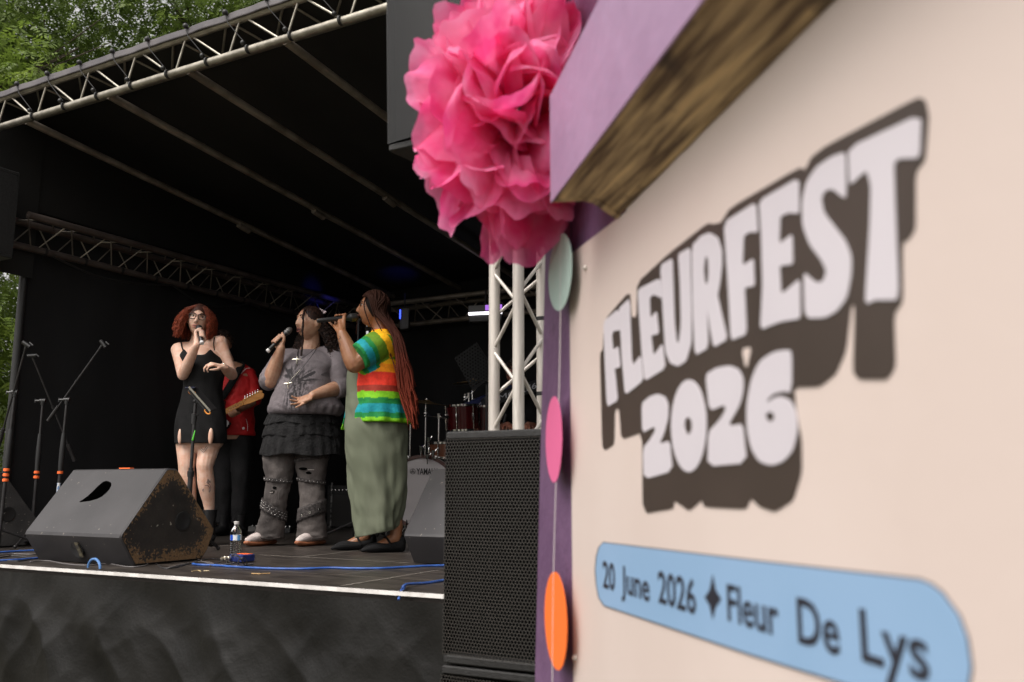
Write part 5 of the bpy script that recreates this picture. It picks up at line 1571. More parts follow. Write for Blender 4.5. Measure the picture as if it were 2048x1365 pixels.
# rips in the denim
c = MB()
for px, py, w_, LRq in ((545, 984, .016, LR1), (549, 976, .014, LR1), (606, 938, .03, LR2), (618, 946, .024, LR2)):
    cc, rr_ = leg_r(LRq, py); q = P(px, py, cc.y - rr_ * .85 - .002); c.ball(q, 1, 10, 6, Matrix.Diagonal((w_, .006, .010)))
c.build('denim_rip', M['dark_inside'], p2)
c = MB()
for px, py, w_, LRq in ((543, 985, .012, LR1), (622, 940, .022, LR2)):
    cc, rr_ = leg_r(LRq, py); q = P(px, py, cc.y - rr_ * .85 - .007); c.tube([q - EX * w_, q + EX * w_], .0022, 6)
c.build('rip_threads', mat('thread_pale', (.5, .45, .42), rough=.9), p2)
# trainers
SHOE = mat('white_trainer', (.62, .55, .52), (.48, .41, .39), 22, rough=.6, bump=.3, bscale=60)
GUM = mat('gum_sole', (.33, .12, .055), (.25, .09, .04), 20, rough=.6)
for q in (FL(507, 1093), FL(608, 1093)):
    T = Vector((-.42, -.9, 0)).normalized(); N_ = Vector((-T.y, T.x, 0))
    b = Vector((q.x, q.y, ZS)) + Vector((.030, .075, 0))
    c = MB(); c.tube([b - T * .10 + EZ * .055, b + EZ * .060, b + T * .08 + EZ * .052, b + T * .125 + EZ * .045], [.040, .043, .041, .028], 16, 4, round_=True, ell=[.85, .85, .78, .8], hint=EZ)
    sh = c.build('trainer', SHOE, p2)
    c = MB(); c.tube([b - T * .11 + EZ * .020, b + EZ * .018, b + T * .09 + EZ * .020, b + T * .135 + EZ * .026], [.042, .044, .044, .030], 16, 4, round_=True, ell=[.45, .42, .44, .55], hint=EZ)
    c.build('sole', GUM, sh)
    c = MB(); c.ball(b + T * .118 + EZ * .045 - N_ * .0, .03, 12, 8, Matrix.Diagonal((1.0, .9, .75))); c.build('toe_cap', GUM, sh) if False else None
# necklaces
c = MB()
n0_, n1_ = A2(598, 700, -.06), A2(637, 690, .0)
mid_ = A2(578, 765, -.235)
c.tube([n0_ + Vector((0, .0, .02)), A2(592, 730, -.155), mid_, A2(600, 742, -.18), A2(628, 706, -.10), n1_ + EZ * .01], .0022, 6, 4)
c.tube([A2(596, 698, -.06), A2(596, 718, -.13), A2(612, 712, -.13), A2(634, 694, -.03)], .0016, 6, 4)
nk = c.build('necklace', M['rubber'], p2)
SILV = mat('silver', (.70, .66, .55), rough=.3, metal=.8)
c = MB(); q = A2(594, 719, -.165)
c.tube([q - EX * .035, q, q + EX * .032], [.002, .006, .002], 8, 2, round_=True); c.tube([q + EZ * .018, q, q - EZ * .034], [.002, .006, .002], 8, 2, round_=True)
q = A2(576, 768, -.245); c.ball(q, .011, 10, 8); c.tube([q - EX * .025, q + EX * .025 + EZ * .008], .0045, 8, 1, round_=True); c.tube([q, q - EZ * .03], .004, 8, 1, round_=True)
for k in range(10): c.ball(mid_.lerp(A2(600, 742, -.18), k / 9) + Vector((0, -.004, .004)), .0035, 6, 4)
c.build('pendants', SILV, nk)
# hair 2
HAIR2 = mat('hair_dark_curl', (.008, .005, .0045), (.038, .017, .012), 45, rough=.5, detail=6, spec=.3)
c = MB(); hr = random.Random(11)
NUc, NVc = 96, 40; vs = []
for j in range(NVc + 1):
    for i in range(NUc + 1):
        th = 2 * math.pi * i / NUc; ph = (math.pi * .68) * j / NVc; front = max(0, -math.sin(th))
        sid = abs(math.cos(th)) ** 3
        ph *= 1 - .60 * front ** 1.1 - .30 * sid * (1 - min(1, front * 1.6))
        vs.append(hc2 + HM2 @ (Vector((math.sin(ph) * math.cos(th) * .087, math.sin(ph) * math.sin(th) * .103 + .006, math.cos(ph) * .123)) * 1.05 + Vector((0, 0, .003 * math.sin(th * 30)))))
c.add(vs, [(j * (NUc + 1) + i, j * (NUc + 1) + i + 1, (j + 1) * (NUc + 1) + i + 1, (j + 1) * (NUc + 1) + i) for j in range(NVc) for i in range(NUc)])
for i in range(560):
    # locks hanging both sides behind the shoulders, in world axes round the neck
    a = hr.uniform(R(14), R(166)) if i % 4 else hr.choice((R(15), R(165))) + hr.uniform(-.1, .1)
    root = hc2 + HM2 @ Vector((.062 * math.cos(a), .085 * math.sin(a) * (1 if math.sin(a) > 0 else .3) + .01, hr.uniform(-.05, .04)))
    aw = a + R(-52) * .55
    zend = hr.uniform(-.38, -.15); rad_ = .15 + .05 * hr.random()
    endx = math.cos(aw) * rad_ * 1.05; endy = math.sin(aw) * rad_ * .8 + .04
    if endy < -.02 and -.09 < endx < .10: endx = math.copysign(.13, endx)
    end = hc2 + Vector((endx + .008, endy, zend))
    mid = root.lerp(end, .45) + Vector((math.cos(aw) * .045, math.sin(aw) * .035, .02))
    n_ = 56; cf = hr.uniform(45, 70); cp = hr.uniform(0, 6); am = hr.uniform(.006, .013); pts = []; sg_ = hr.choice((-1, 1)); tone = hr.uniform(.5, 1.4)
    for q in range(n_ + 1):
        t_ = q / n_; b_ = root * (1 - t_) ** 2 + mid * 2 * t_ * (1 - t_) + end * t_ ** 2
        b_ = b_ + Vector((math.cos(t_ * cf + cp), sg_ * math.sin(t_ * cf + cp), 0)) * am * min(1, t_ * 3) + Vector((nz((i, t_ * 3, 0)), nz((i, t_ * 3, 5)), 0)) * .022 * t_; pts.append(b_)
    c.tube(pts, [.0028] * n_ + [.001], 3, 1, cap=False)
# loose dark lock down the face
for k in range(14):
    o_ = Vector((hr.uniform(-.004, .004), hr.uniform(-.004, .004), 0)); cp = hr.uniform(0, 6)
    base_ = [A2(609, 618, -.07), A2(607, 632, -.115), A2(606, 650, -.125), A2(605, 668, -.12), A2(605, 690, -.11), A2(602, 712, -.12)]
    pts = catmull(base_, 5); pts = [p_ + o_ + Vector((math.cos(i * .9 + cp), math.sin(i * .9 + cp), 0)) * .0035 for i, p_ in enumerate(pts)]
    c.tube(pts, .0024, 3, 1, cap=False)
c.build('hair', HAIR2, p2, angle=0)
c = MB(); q = A2(643, 622, .02)
for k in range(7): c.ball(q + Vector((-.022 + k * .0085, .006 * math.sin(k * 2), .012 - .0045 * k + .008 * math.sin(k * 2.3))), .0085, 8, 6, Matrix.Diagonal((1.1, .7, .8)))
c.build('hair_clip', mat('pearl_clip', (.75, .62, .66), rough=.3), p2)
mic('microphone', mA2, mB2, 'black microphone with a pale grey head held up by the curly-haired singer in grey', .92, grey=True)

# ------------------------------------------------------------------ person 3 : braids, rainbow jacket, sage dress
Y3 = 5.82
def A3(px, py, dy=0.0): return P(px, py, Y3 + dy)
p3 = thing('person', FL(752, 1100), 'person with waist-long auburn braids, striped rainbow jacket and long sage green dress', 'person')
b3 = MB(); hc3 = A3(748, 620, 0); HM3 = headM(R(-84), R(-10), 0)
head_shape(b3, hc3, HM3, 1.03, open_=.35, wide=1.06, nose=.95)
nb3 = A3(764, 672, .01)
limb(b3, [hc3 + Vector((.02, .0, -.05)), hc3.lerp(nb3, .6) + Vector((.012, 0, 0)), nb3], [.060, .060, .075])
b3.ring_loft([(A3(760, 830, .0), .20, .17, 0), (A3(757, 790, .0), .175, .155, 0), (A3(758, 740, .0), .165, .15, 0), (A3(762, 700, .0), .135, .16, 0), (A3(764, 676, .0), .08, .10, 0)], 32, 4)
sh3 = A3(757, 692, -.15); el3 = A3(709, 729, -.22); wr3 = A3(684, 668, -.20)
limb(b3, [sh3, sh3.lerp(el3, .5), el3], [.075, .068, .056]); limb(b3, [el3, el3.lerp(wr3, .32), wr3], [.057, .057, .034])
mA3 = A3(634, 642, -.17); mB3 = A3(718, 634, -.03)
dm3 = (mB3 - mA3).normalized()
hand_grip(b3, wr3, mA3.lerp(mB3, .50) + Vector((0, 0, 0)), dm3, .017, side=1, k=1.0, pinky_out=True)
# insteps
for (qx, qy, tx, ty, hx, hdy) in ((706, 1101, -1, -.35, 742, .03), (765, 1105, -.95, -.5, 764, -.03)):
    q_ = FL(qx, qy); T_ = Vector((tx, ty, 0)).normalized(); b_0 = Vector((q_.x, q_.y, ZS))
    limb(b3, [A3(hx, 840, hdy), A3(hx, 1000, hdy), b_0 - T_ * .085 + EZ * .20, b_0 - T_ * .082 + EZ * .085], [.09, .07, .043, .038])
    limb(b3, [b_0 - T_ * .075 + EZ * .085, b_0 - T_ * .01 + EZ * .052, b_0 + T_ * .05 + EZ * .032], [.037, .032, .024])
e3 = MB(); face_bits(e3, hc3, HM3, 1.03, open_=.25, smile=.004, blink=.7)
LIP3 = mat('lips_brown', (.27, .085, .065), rough=.4)
finish_body(p3, b3, e3, [SK3, SK3, LIP3, EYEW, EYED, MOUTH, BROWD])
# sage dress
SAGE = mat('sage_jersey', (.108, .122, .080), (.128, .142, .096), 5, rough=.8, bump=.35, bscale=25, stretch=(1, 1, .25))
def dsg(t, v):
    low = max(0, .62 - v)
    a = .020 * low * math.sin(t * 5 + v * 15 + 2 * nz((math.cos(t), math.sin(t), v * 2), 1.2)) + .022 * low * nz((math.cos(t) * 3.2 + v * 5, math.sin(t) * 3.2, v * 4), 1.6, 4)
    a += .010 * nz((math.cos(t) * 2.2 + v * 7, math.sin(t) * 2.2 - v * 3, v * 9), 1.5, 7) * (v < .7)
    return (a, (.03 * math.cos(t)) * max(0, 1 - v * 12))
c = MB()
c.ring_loft([(A3(752, 1067, -.02), .134, .125, 0), (A3(754, 1040, -.02), .150, .135, 0), (A3(756, 1000, -.01), .172, .15, 0), (A3(755, 950, .0), .188, .165, 0), (A3(754, 900, .0), .200, .185, 0), (A3(752, 860, .0), .203, .19, 0),
              (A3(752, 825, .0), .192, .175, 0), (A3(749, 790, .0), .180, .155, 0), (A3(747, 750, .0), .172, .15, 0), (A3(752, 715, .0), .155, .14, 0), (A3(760, 690, .0), .11, .12, 0)], 90, 9, True, dsg)
c.build('long_dress', SAGE, p3, angle=0)
# rainbow jacket
j3 = MB()
j3.ring_loft([(A3(764, 848, -.005), .186, .212, 0), (A3(763, 840, -.005), .186, .216, 0), (A3(761, 805, -.005), .172, .205, 0), (A3(759, 765, -.01), .160, .19, 0), (A3(759, 730, -.01), .155, .182, 0),
              (A3(763, 700, -.01), .135, .178, 0), (A3(765, 678, -.0), .105, .13, 0), (A3(767, 662, .0), .072, .085, 0)], 48, 5)
j3.tube([A3(775, 700, -.08), sh3 + Vector((.0, .0, -.0)), A3(738, 703, -.20), A3(718, 714, -.235)], [.085, .098, .094, .086], 24, 5)
limb(j3, [A3(765, 695, .10), A3(742, 700, .17), A3(722, 722, .2)], [.08, .08, .075], 4, 16)
me = fused(j3, .0065, 5)
c = MB(); c.mesh(me)
RB = {'red': sc(226, 52, 30), 'dred': sc(150, 44, 26), 'or': sc(250, 150, 8), 'ye': sc(252, 186, 10), 'ol': sc(92, 130, 10), 'gr': sc(0, 118, 52), 'te': sc(0, 138, 150), 'li': sc(116, 186, 12), 'dg': sc(0, 92, 60)}
torso_b = [(560 + .21978 * y, k_) for y, k_ in ((470, 'red'), (540, 'ye'), (620, 'ol'), (700, 'te'), (755, 'ol'), (790, 'ye'), (870, 'or'), (985, 'red'), (1040, 'dred'), (1100, 'li'), (1152, 'gr'), (1225, 'te'), (1272, 'gr'), (1400, 'li'))]
sleeve_b = [(-.12, 'red'), (.16, 'ye'), (.50, 'ol'), (.66, 'gr'), (.88, 'te'), (1.0, 'gr'), (9, 'li')]
A_s = A3(770, 686, -.15); B_s = A3(717, 714.5, -.235); ax_s = (B_s - A_s); Ls = ax_s.length; ax_s.normalize()
shd_s = sh3; 
for i, v in enumerate(c.v):
    p = v
    w = (p - A_s).dot(ax_s) / Ls
    rad_s = ((p - A_s) - ax_s * (p - A_s).dot(ax_s)).length
    on_sl = w > -.10 and rad_s < .122 and p.y < Y3 - .08 and (p.y < Y3 - .20 or w > .55 or rad_s < .104)
    jit = .010 * nz(p, 18, 3) + .004 * nz(p, 60, 5)
    if on_sl:
        k_ = next(k2 for lim, k2 in sleeve_b if w + jit * 2.2 < lim)
    else:
        # picture row of this height at the jacket's own depth
        zrel = p.z + jit * .55
        dyy = -.12 * 0
        # invert height -> row at depth Y3
        vv = (zrel - ZC) / Y3; v_ = (vv * CT - ST) / (CT + vv * ST); row = 682.5 - v_ * F
        k_ = next(k2 for lim, k2 in torso_b if row < lim)
    c.col.append(RB[k_])
    ctr = A3(760, 780, 0); dxy = Vector((p.x - ctr.x, p.y - ctr.y, 0)).normalized()
    s_ = .007 * nz((p.x, p.y, p.z * 1.6), 9, 2) + .012 * (.22 - abs(nz((p.x * 1.2 + p.z * .6, p.y, p.z * .8), 8, 4))) + .007 * max(0, A3(760, 800).z - p.z) / .12 * math.sin(math.atan2(dxy.y, dxy.x) * 13)
    c.v[i] = p + dxy * s_
# blend dye edges once
c.usecol = True
jk = c.build('rainbow_jacket', vcol_mat('rainbow_cotton', .8, .3, 60, .14, 45), p3, angle=0)
# far front flap
c = MB()
def flap(a, b):
    q = A3(700 - 3 * b - 8 * b * b + (a - .5) * 14, 800 + 60 * b, .05 + .06 * a); return q + Vector((0, .01 * math.sin(a * 9), 0))
c.grid(flap, 10, 24)
for j in range(25):
    for i in range(11):
        row = 800 + 60 * j / 24
        c.col.append(RB['gr'] if row < 816 else RB['te'] if row < 836 else RB['gr'] if row < 848 else RB['li'])
c.usecol = True
c.build('jacket_flap', bpy.data.materials['rainbow_cotton'], p3, solid=.004, angle=0)
# tattoo on the forearm
c = MB()
for k in range(6):
    yy = 672 + k * 5
    q = [P(678 + 2.5 * math.sin(k * 2.2 + j) , yy + j * 2, Y3 - .20 - .040) for j in range(4)]
    c.tube(q, .0011, 4, 2, cap=False)
c.build('arm_tattoo', ink, p3)
# flat shoes
for q, T in ((FL(706, 1101), Vector((-1, -.35, 0)).normalized()), (FL(765, 1105), Vector((-.95, -.5, 0)).normalized())):
    b = Vector((q.x, q.y, ZS)); N_ = Vector((-T.y, T.x, 0))
    c = MB()
    c.tube([b - T * .11 + EZ * .040, b - T * .04 + EZ * .032, b + T * .07 + EZ * .030, b + T * .125 + EZ * .018], [.042, .047, .045, .018], 16, 4, round_=True, ell=[1.0, .72, .66, .7], hint=EZ)
    c.tube([b - T * .115 + EZ * .03, b - T * .118 + EZ * .070], [.038, .034], 14, 1, round_=True)
    s_ = c.build('flat_shoe', BLACKCLOTH, p3)
    c = MB(); c.tube([b - T * .045 + N_ * .045 + EZ * .035, b - T * .02 + N_ * .026 + EZ * .084, b - T * .02 - N_ * .026 + EZ * .084, b - T * .045 - N_ * .045 + EZ * .035], .0062, 8, 4); c.build('shoe_strap', BLACKCLOTH, s_)
    if T.y < -.45:
        c = MB(); c.box(b - T * .04 + N_ * -.040 + EZ * .055 + Vector((0, -.012, 0)), EX, EZ, EY, .005, .008, .003); c.build('buckle', M['chrome'], s_)
# braids
BRAID, n_, b_ = new_mat('braid_hair')
b_.inputs['Roughness'].default_value = .65; b_.inputs['Specular IOR Level'].default_value = .07
at = n_.nodes.new('ShaderNodeAttribute'); at.attribute_name = 'dye'; n_.links.new(at.outputs['Color'], b_.inputs['Base Color'])
c = MB(); hr = random.Random(5)
top_c = (.032, .014, .010); mid_c = (.075, .018, .012); low_c = (.175, .034, .019)
def braid(pts, r0=.0066):
    pts = catmull(pts, 14); n_ = len(pts)
    L = 0; rad = []; dist = [0]
    for a, b in zip(pts, pts[1:]): L += (b - a).length; dist.append(L)
    fine = []
    for i, p_ in enumerate(pts):
        rad.append(r0 * (1 - .45 * (i / n_)) * (1 + .22 * math.sin(dist[i] * 330)))
    o0 = len(c.v); c.tube(pts, rad, 6, 1, cap=True)
    for i in range(n_):
        z = pts[i].z; z1, z2 = A3(0, 660).z, A3(0, 780).z
        t_ = (z1 - z) / (z1 - z2)
        a_, b_c, k_ = (top_c, mid_c, max(0, t_ + .25)) if t_ < .45 else (mid_c, low_c, min(1, (t_ - .45) / .9))
        k_ = min(1, max(0, k_))
        for q in range(6): c.col.append(tuple((a_[j] * (1 - k_) + b_c[j] * k_) * (.8 + .4 * (q % 2)) for j in range(3)))
Hw = lambda x, y, z: hc3 + HM3 @ Vector((x, y, z)) * 1.03
NB = 150
for i in range(NB):
    # camera-side and back braids; local: +x of head frame is the camera side? computed from geometry
    th = hr.uniform(R(0), R(180)) if i % 5 else hr.uniform(R(-40), R(220))
    fr_ = hr.random()
    # start near the parting, sweep over the skull
    s0 = Vector((.010 * math.cos(th), hr.uniform(-.075, .05), 0)); 
    if i % 5 in (1, 2): th = hr.choice((R(0), R(180))) + hr.uniform(-.22, .22); s0.y = hr.uniform(-.085, -.01)
    s0.z = .124 * math.sqrt(max(0, 1 - (s0.y / .104) ** 2)) + .003
    s1 = Vector((.088 * math.cos(th), s0.y * .65 + .050 * max(0, math.sin(th)) + .012, .050 + .02 * hr.random()))
    s2 = Vector((.094 * math.cos(th), .078 * max(.05, math.sin(th)) + .004 + .03 * hr.random(), -.03))
    w0, w1, w2 = Hw(*s0), Hw(*s1), Hw(*s2)
    # falls: join the mass behind the shoulder
    lx = hr.uniform(0, 1); ly = math.cos(th)
    back = w2.y
    yy = (w2.y - Y3) * .9 + hr.uniform(-.04, .04)
    if yy < -.0: yy = -.10 - .10 * hr.random()
    else: yy = .02 + .14 * hr.random()
    m1_p = A3(782 + 18 * lx, 668, yy * .8); m2_p = A3(794 + 20 * lx + hr.uniform(-3, 3), 715, yy); 
    end_row = hr.uniform(770, 862); ex = (800 + 30 * lx) if end_row < 800 else (815 + 22 * lx)
    m3_p = A3(797 + 28 * lx + hr.uniform(-3, 3), (715 + end_row) / 2, yy); e_p = A3(ex + hr.uniform(-3, 3), end_row, yy)
    braid([w0, w1, w2, m1_p, m2_p, m3_p, e_p])
# front framing braids beside the face (camera side and far side)
for a, b, d_, f in (((734, 590, -.05), (728, 612, -.09), (738, 645, -.10), (752, 668, -.12)), ((742, 586, -.07), (741, 606, -.10), (752, 640, -.11), (764, 664, -.14)), ((731, 590, .03), (724, 615, .06), (716, 640, .075), (712, 668, .09)), ((728, 594, .0), (722, 606, -.035), (721, 618, -.04), (722, 622, -.03))):
    pp = [A3(*a), A3(*b), A3(*d_), A3(*f)]
    if f[0] > 730 and f[0] > 745: pp += [A3(785, 720, -.18), A3(798, 780, -.2)]
    braid(pp, .0048)
NUc, NVc = 40, 22; vs = []
o0 = len(c.v)
for j in range(NVc + 1):
    for i in range(NUc + 1):
        th = 2 * math.pi * i / NUc; ph = (math.pi * .66) * j / NVc; front = max(0, -math.sin(th))
        ph *= 1 - .60 * front ** 1.2 
        vs.append(hc3 + HM3 @ (Vector((math.sin(ph) * math.cos(th) * .084, math.sin(ph) * math.sin(th) * .102 + .006, math.cos(ph) * .121)) * 1.03)); c.col.append((.007, .004, .0035))
c.add(vs, [(j * (NUc + 1) + i, j * (NUc + 1) + i + 1, (j + 1) * (NUc + 1) + i + 1, (j + 1) * (NUc + 1) + i) for j in range(NVc) for i in range(NUc)])
c.usecol = True
c.build('braids', BRAID, p3, angle=0)
mic('microphone', mA3, mB3, 'black microphone held level by the singer with long braids', 1.12, tape=True)

# ------------------------------------------------------------------ person 4 : guitarist behind
Y4 = 7.7
def A4(px, py, dy=0.0): return P(px, py, Y4 + dy)
p4 = thing('person', FL(462, 1068), 'person in a red football shirt playing guitar behind the red-haired singer', 'person')
b4 = MB(); hc4 = A4(444, 689, 0); HM4 = headM(R(15), R(14), 0)
head_shape(b4, hc4, HM4, 1.0); nb4 = A4(454, 724, .03)
limb(b4, [hc4 + Vector((0, .02, -.05)), nb4], [.055, .062])
b4.ring_loft([(A4(466, 880, .02), .15, .11, 0), (A4(468, 820, .0), .15, .11, 0), (A4(466, 760, .0), .17, .12, 0), (A4(462, 735, .02), .15, .10, 0), (A4(459, 724, .03), .06, .05, 0)], 30, 4)
s4 = A4(494, 750, .02); e4 = A4(508, 800, .0); w4 = A4(472, 822, -.22)
limb(b4, [A4(470, 742, .02), s4, e4], [.06, .056, .044]); limb(b4, [e4, e4.lerp(w4, .4), w4], [.044, .042, .028])
s4b = A4(428, 752, .02); e4b = A4(412, 805, .0); w4b = A4(432, 838, -.17)
limb(b4, [A4(455, 742, .02), s4b, e4b], [.06, .056, .044]); limb(b4, [e4b, w4b], [.044, .028])
gA = A4(418, 843, -.24); gB = A4(524, 790, -.30)            # guitar axis body -> head
gD = (gB - gA).normalized()
hand_grip(b4, w4, gA.lerp(gB, .45) + Vector((0, 0, -.005)), gD, .022, side=-1, k=1.0)
hand_open(b4, w4b, (A4(440, 836, -.27) - w4b), Vector((.2, .6, -.6)), 1, 1.0, curl=(.5, .5, .5, .5))
for x in (446, 480):
    limb(b4, [A4(x, 880, .02), A4(x + 1, 960, .0), A4(x - 2, 1050, .04)], [.085, .058, .04])
e4m = MB(); face_bits(e4m, hc4, HM4, 1.0)
SK4 = skin('skin_olive', (.40, .22, .14), (.46, .26, .17))
finish_body(p4, b4, e4m, [SK4, SK4, LIP2, EYEW, EYED, MOUTH, BROWD], .0055)
c = MB()
c.ring_loft([(A4(469, 872, .01), .168, .13, 0), (A4(469, 866, .01), .172, .134, 0), (A4(468, 820, .0), .170, .132, 0), (A4(466, 765, .0), .185, .135, 0), (A4(463, 738, .02), .155, .105, 0), (A4(460, 726, .03), .08, .065, 0)], 40, 4)
limb(c, [A4(470, 743, .02), s4, s4.lerp(e4, .92)], [.068, .074, .074]); limb(c, [A4(455, 743, .02), s4b, s4b.lerp(e4b, .92)], [.068, .074, .074])
me = fused(c, .0075, 4); c = MB(); c.mesh(me)
for i, v in enumerate(c.v):
    dxy = Vector((v.x - A4(468, 800).x, v.y - Y4, 0)).normalized(); c.v[i] = v + dxy * (.008 * nz((v.x, v.y, v.z * 1.5), 12, 2) + .005 * nz(v, 25, 4))
sh4 = c.build('red_shirt', mat('red_polyester', (.62, .012, .014), (.50, .008, .010), 5, rough=.65, bump=.2, bscale=60), p4, angle=0)
c = MB(); c.tube([A4(482, 748, -.10), A4(492, 738, -.075), A4(500, 737, -.045)], .0028, 6, 3); c.tube([A4(492, 838, -.125), A4(495, 850, -.12), A4(495, 862, -.12)], .002, 6, 3)
c.ball(A4(487, 857, -.128), .012, 10, 6, Matrix.Diagonal((1, .25, 1)))
c.build('shirt_piping', mat('white_piping', (.7, .6, .6), rough=.7), sh4)
JB = mat('black_jeans', (.006, .006, .007), (.013, .0125, .014), 7, rough=.9, bump=.5, bscale=80)
for x, dx in ((446, 0), (480, 0)):
    c = MB()
    c.ring_loft([(A4(x - 2, 1046, .04), .062, .062, 0), (A4(x - 1, 1010, .02), .066, .068, 0), (A4(x + 1, 965, .0), .072, .075, 0), (A4(x + 1, 920, .01), .090, .09, 0), (A4(x, 868, .02), .102, .10, 0)], 30, 8, True, lambda t, v: .008 * nz((math.cos(t) * 2, math.sin(t) * 2, v * 14), 1.2, x))
    c.build('trouser_leg', JB, p4, angle=0)
    c = MB(); boot(c, A4(x, 1050, .02), Vector((.1 if x > 460 else -.2, -1, 0)), h=.17, rad=.055); c.build('boot', BOOT, p4)
c = MB(); hr = random.Random(3)
for i in range(260):
    th = hr.uniform(0, 6.28); ph = hr.uniform(0, 1.5) * (1 - .4 * max(0, -math.sin(th)))
    n0 = Vector((math.sin(ph) * math.cos(th) * .078, math.sin(ph) * math.sin(th) * .098, math.cos(ph) * .118))
    c.tube([hc4 + HM4 @ n0, hc4 + HM4 @ (n0 * 1.12 + Vector((hr.uniform(-.02, .02), hr.uniform(-.02, .02), -.01))), hc4 + HM4 @ (n0 * 1.15 + Vector((hr.uniform(-.03, .03), hr.uniform(-.02, .03), -.04)))], [.006, .005, .001], 4, 3)
c.build('hair', HAIR2, p4, angle=0)
# guitar
gt = thing('electric_guitar', gA, 'electric guitar with a glossy maple neck held by the player in the red shirt', 'guitar')
GX = gD; GZ = (Vector((0, -1, .15)) - GX * Vector((0, -1, .15)).dot(GX)).normalized(); GY = GZ.cross(GX)
MAPLE = mat('maple', (.50, .20, .035), (.60, .27, .06), 12, rough=.5, spec=.3, stretch=(1, 1, 3))
c = MB()
outl = [(-.16, .0), (-.15, .10), (-.08, .15), (0, .14), (.06, .11), (.12, .13), (.17, .14), (.19, .10), (.16, .05), (.15, .0), (.14, -.04), (.17, -.10), (.12, -.13), (.05, -.11), (0, -.14), (-.08, -.16), (-.15, -.10)]
outl = rnd_poly(outl, 2)
c.prism([gA + GX * a + GY * b + GZ * .02 for a, b in outl], GZ * -.04); c.build('guitar_body', mat('guitar_finish', (.03, .02, .02), rough=.15), gt, smooth=False)
c = MB(); n0g, n1g = gA + GX * .13 + GZ * .028, gB - GX * .16 + GZ * .028
L_n = (n1g - n0g).length
c.box((n0g + n1g) / 2, GX, GY, GZ, L_n / 2, .0215, .009, .004)
nk_ = c.build('neck', MAPLE, gt, smooth=False)
c = MB()
x = L_n
for k in range(1, 20):
    xx = L_n - L_n * 1.25 * (1 - 2 ** (-k / 12.0))
    if xx < .02: break
    c.box(n0g + GX * xx + GZ * .0098, GX, GY, GZ, .0008, .0205, .0006)
    if k in (3, 5, 7, 9, 12): c.lathe(n0g + GX * (xx + .018) + GZ * .0085, GZ, [(0, .0045), (.0015, .0045)], 10)
c.build('frets', mat('fret_wire', (.16, .09, .03), rough=.6), nk_, smooth=False)
c = MB(); hsn = [(0, -.023), (0, .023), (.02, .030), (.16, .034), (.185, .022), (.175, .005), (.19, -.010), (.17, -.040), (.12, -.036), (.06, -.030), (.03, -.026)]
hsn = rnd_poly(hsn, 1)
c.prism([n1g + GX * a + GY * b + GZ * .004 for a, b in hsn], GZ * -.015); hd_ = c.build('headstock', MAPLE, gt, smooth=False)
for k in range(6):
    c = MB(); q = n1g + GX * (.03 + k * .024) + GY * .026 + GZ * .004; c.lathe(q, GZ, [(0, .004), (.01, .004)], 8); c.lathe(q + GY * .010 - GZ * .008, GY, [(0, .002), (.006, .002), (.006, .0045), (.014, .004)], 8); c.build('tuning_peg', M['chrome'], hd_)
c = MB()
for k in range(6): c.tube([gA - GX * .05 + GY * (-.02 + k * .008) + GZ * .032, n1g + GY * (-.016 + k * .0064) + GZ * .0125, n1g + GX * (.03 + k * .024) + GY * (.022) + GZ * .010], .00025, 4)
c.build('strings', M['chrome'], gt)
c = MB()
stp = [gA + GX * -.14 + GZ * .0, A4(440, 800, -.17), A4(462, 768, -.16), A4(478, 740, -.10), A4(484, 730, .0), A4(476, 735, .08)]
pts = catmull(stp, 6); vs = []
for i, p_ in enumerate(pts):
    d_ = (pts[min(i + 1, len(pts) - 1)] - pts[max(0, i - 1)]).normalized(); s_ = d_.cross(Vector((0, -1, 0))).normalized() * .030
    vs += [p_ + s_, p_ - s_]
c.add(vs, [(2 * i, 2 * i + 1, 2 * i + 3, 2 * i + 2) for i in range(len(pts) - 1)])
c.build('strap', BLACKCLOTH, gt, solid=.004)

# ------------------------------------------------------------------ person 5 : drummer, mostly hidden behind the tower
Y5 = 8.0
def A5(px, py, dy=0.0): return P(px, py, Y5 + dy)
p5 = thing('person', FL(1035, 1062), 'person in dark clothes half hidden behind the tower tubes', 'person')
b5 = MB(); hc5 = A5(1030, 748, 0); HM5 = headM(R(-35), R(22), 0)
head_shape(b5, hc5, HM5, 1.0); limb(b5, [hc5 + Vector((.02, .03, -.06)), A5(1042, 790, .08)], [.055, .07])
b5.ring_loft([(A5(1048, 930, .1), .15, .12, 0), (A5(1047, 850, .1), .16, .12, 0), (A5(1046, 800, .1), .17, .11, 0), (A5(1045, 786, .1), .08, .07, 0)], 26, 4)
for sx in (-1, 1):
    a, b, d_ = A5(1046 + sx * 34, 808, .1), A5(1044 + sx * 44, 860, -.02), A5(1036 + sx * 20, 850, -.25)
    limb(b5, [a, b], [.055, .045]); limb(b5, [b, d_], [.045, .028])
    hand_open(b5, d_, Vector((-sx * .2, -1, -.1)), Vector((0, 0, -1)), -sx, .95, curl=(.4, .4, .4, .4))
    limb(b5, [A5(1046 + sx * 16, 920, .1), A5(1046 + sx * 18, 1000, .05), A5(1046 + sx * 18, 1056, .08)], [.085, .06, .045]); limb(b5, [A5(1046 + sx * 18, 1056, .06), A5(1046 + sx * 18, 1060, -.08)], [.04, .035])
e5 = MB(); face_bits(e5, hc5, HM5, 1.0)
SK5 = skin('skin_warm', (.36, .15, .10), (.42, .19, .13))
finish_body(p5, b5, e5, [SK5, SK5, LIP3, EYEW, EYED, MOUTH, BROWD], .007)
c = MB()
c.ring_loft([(A5(1048, 940, .1), .165, .14, 0), (A5(1047, 850, .1), .175, .135, 0), (A5(1046, 802, .1), .18, .12, 0), (A5(1045, 786, .1), .09, .08, 0)], 30, 4)
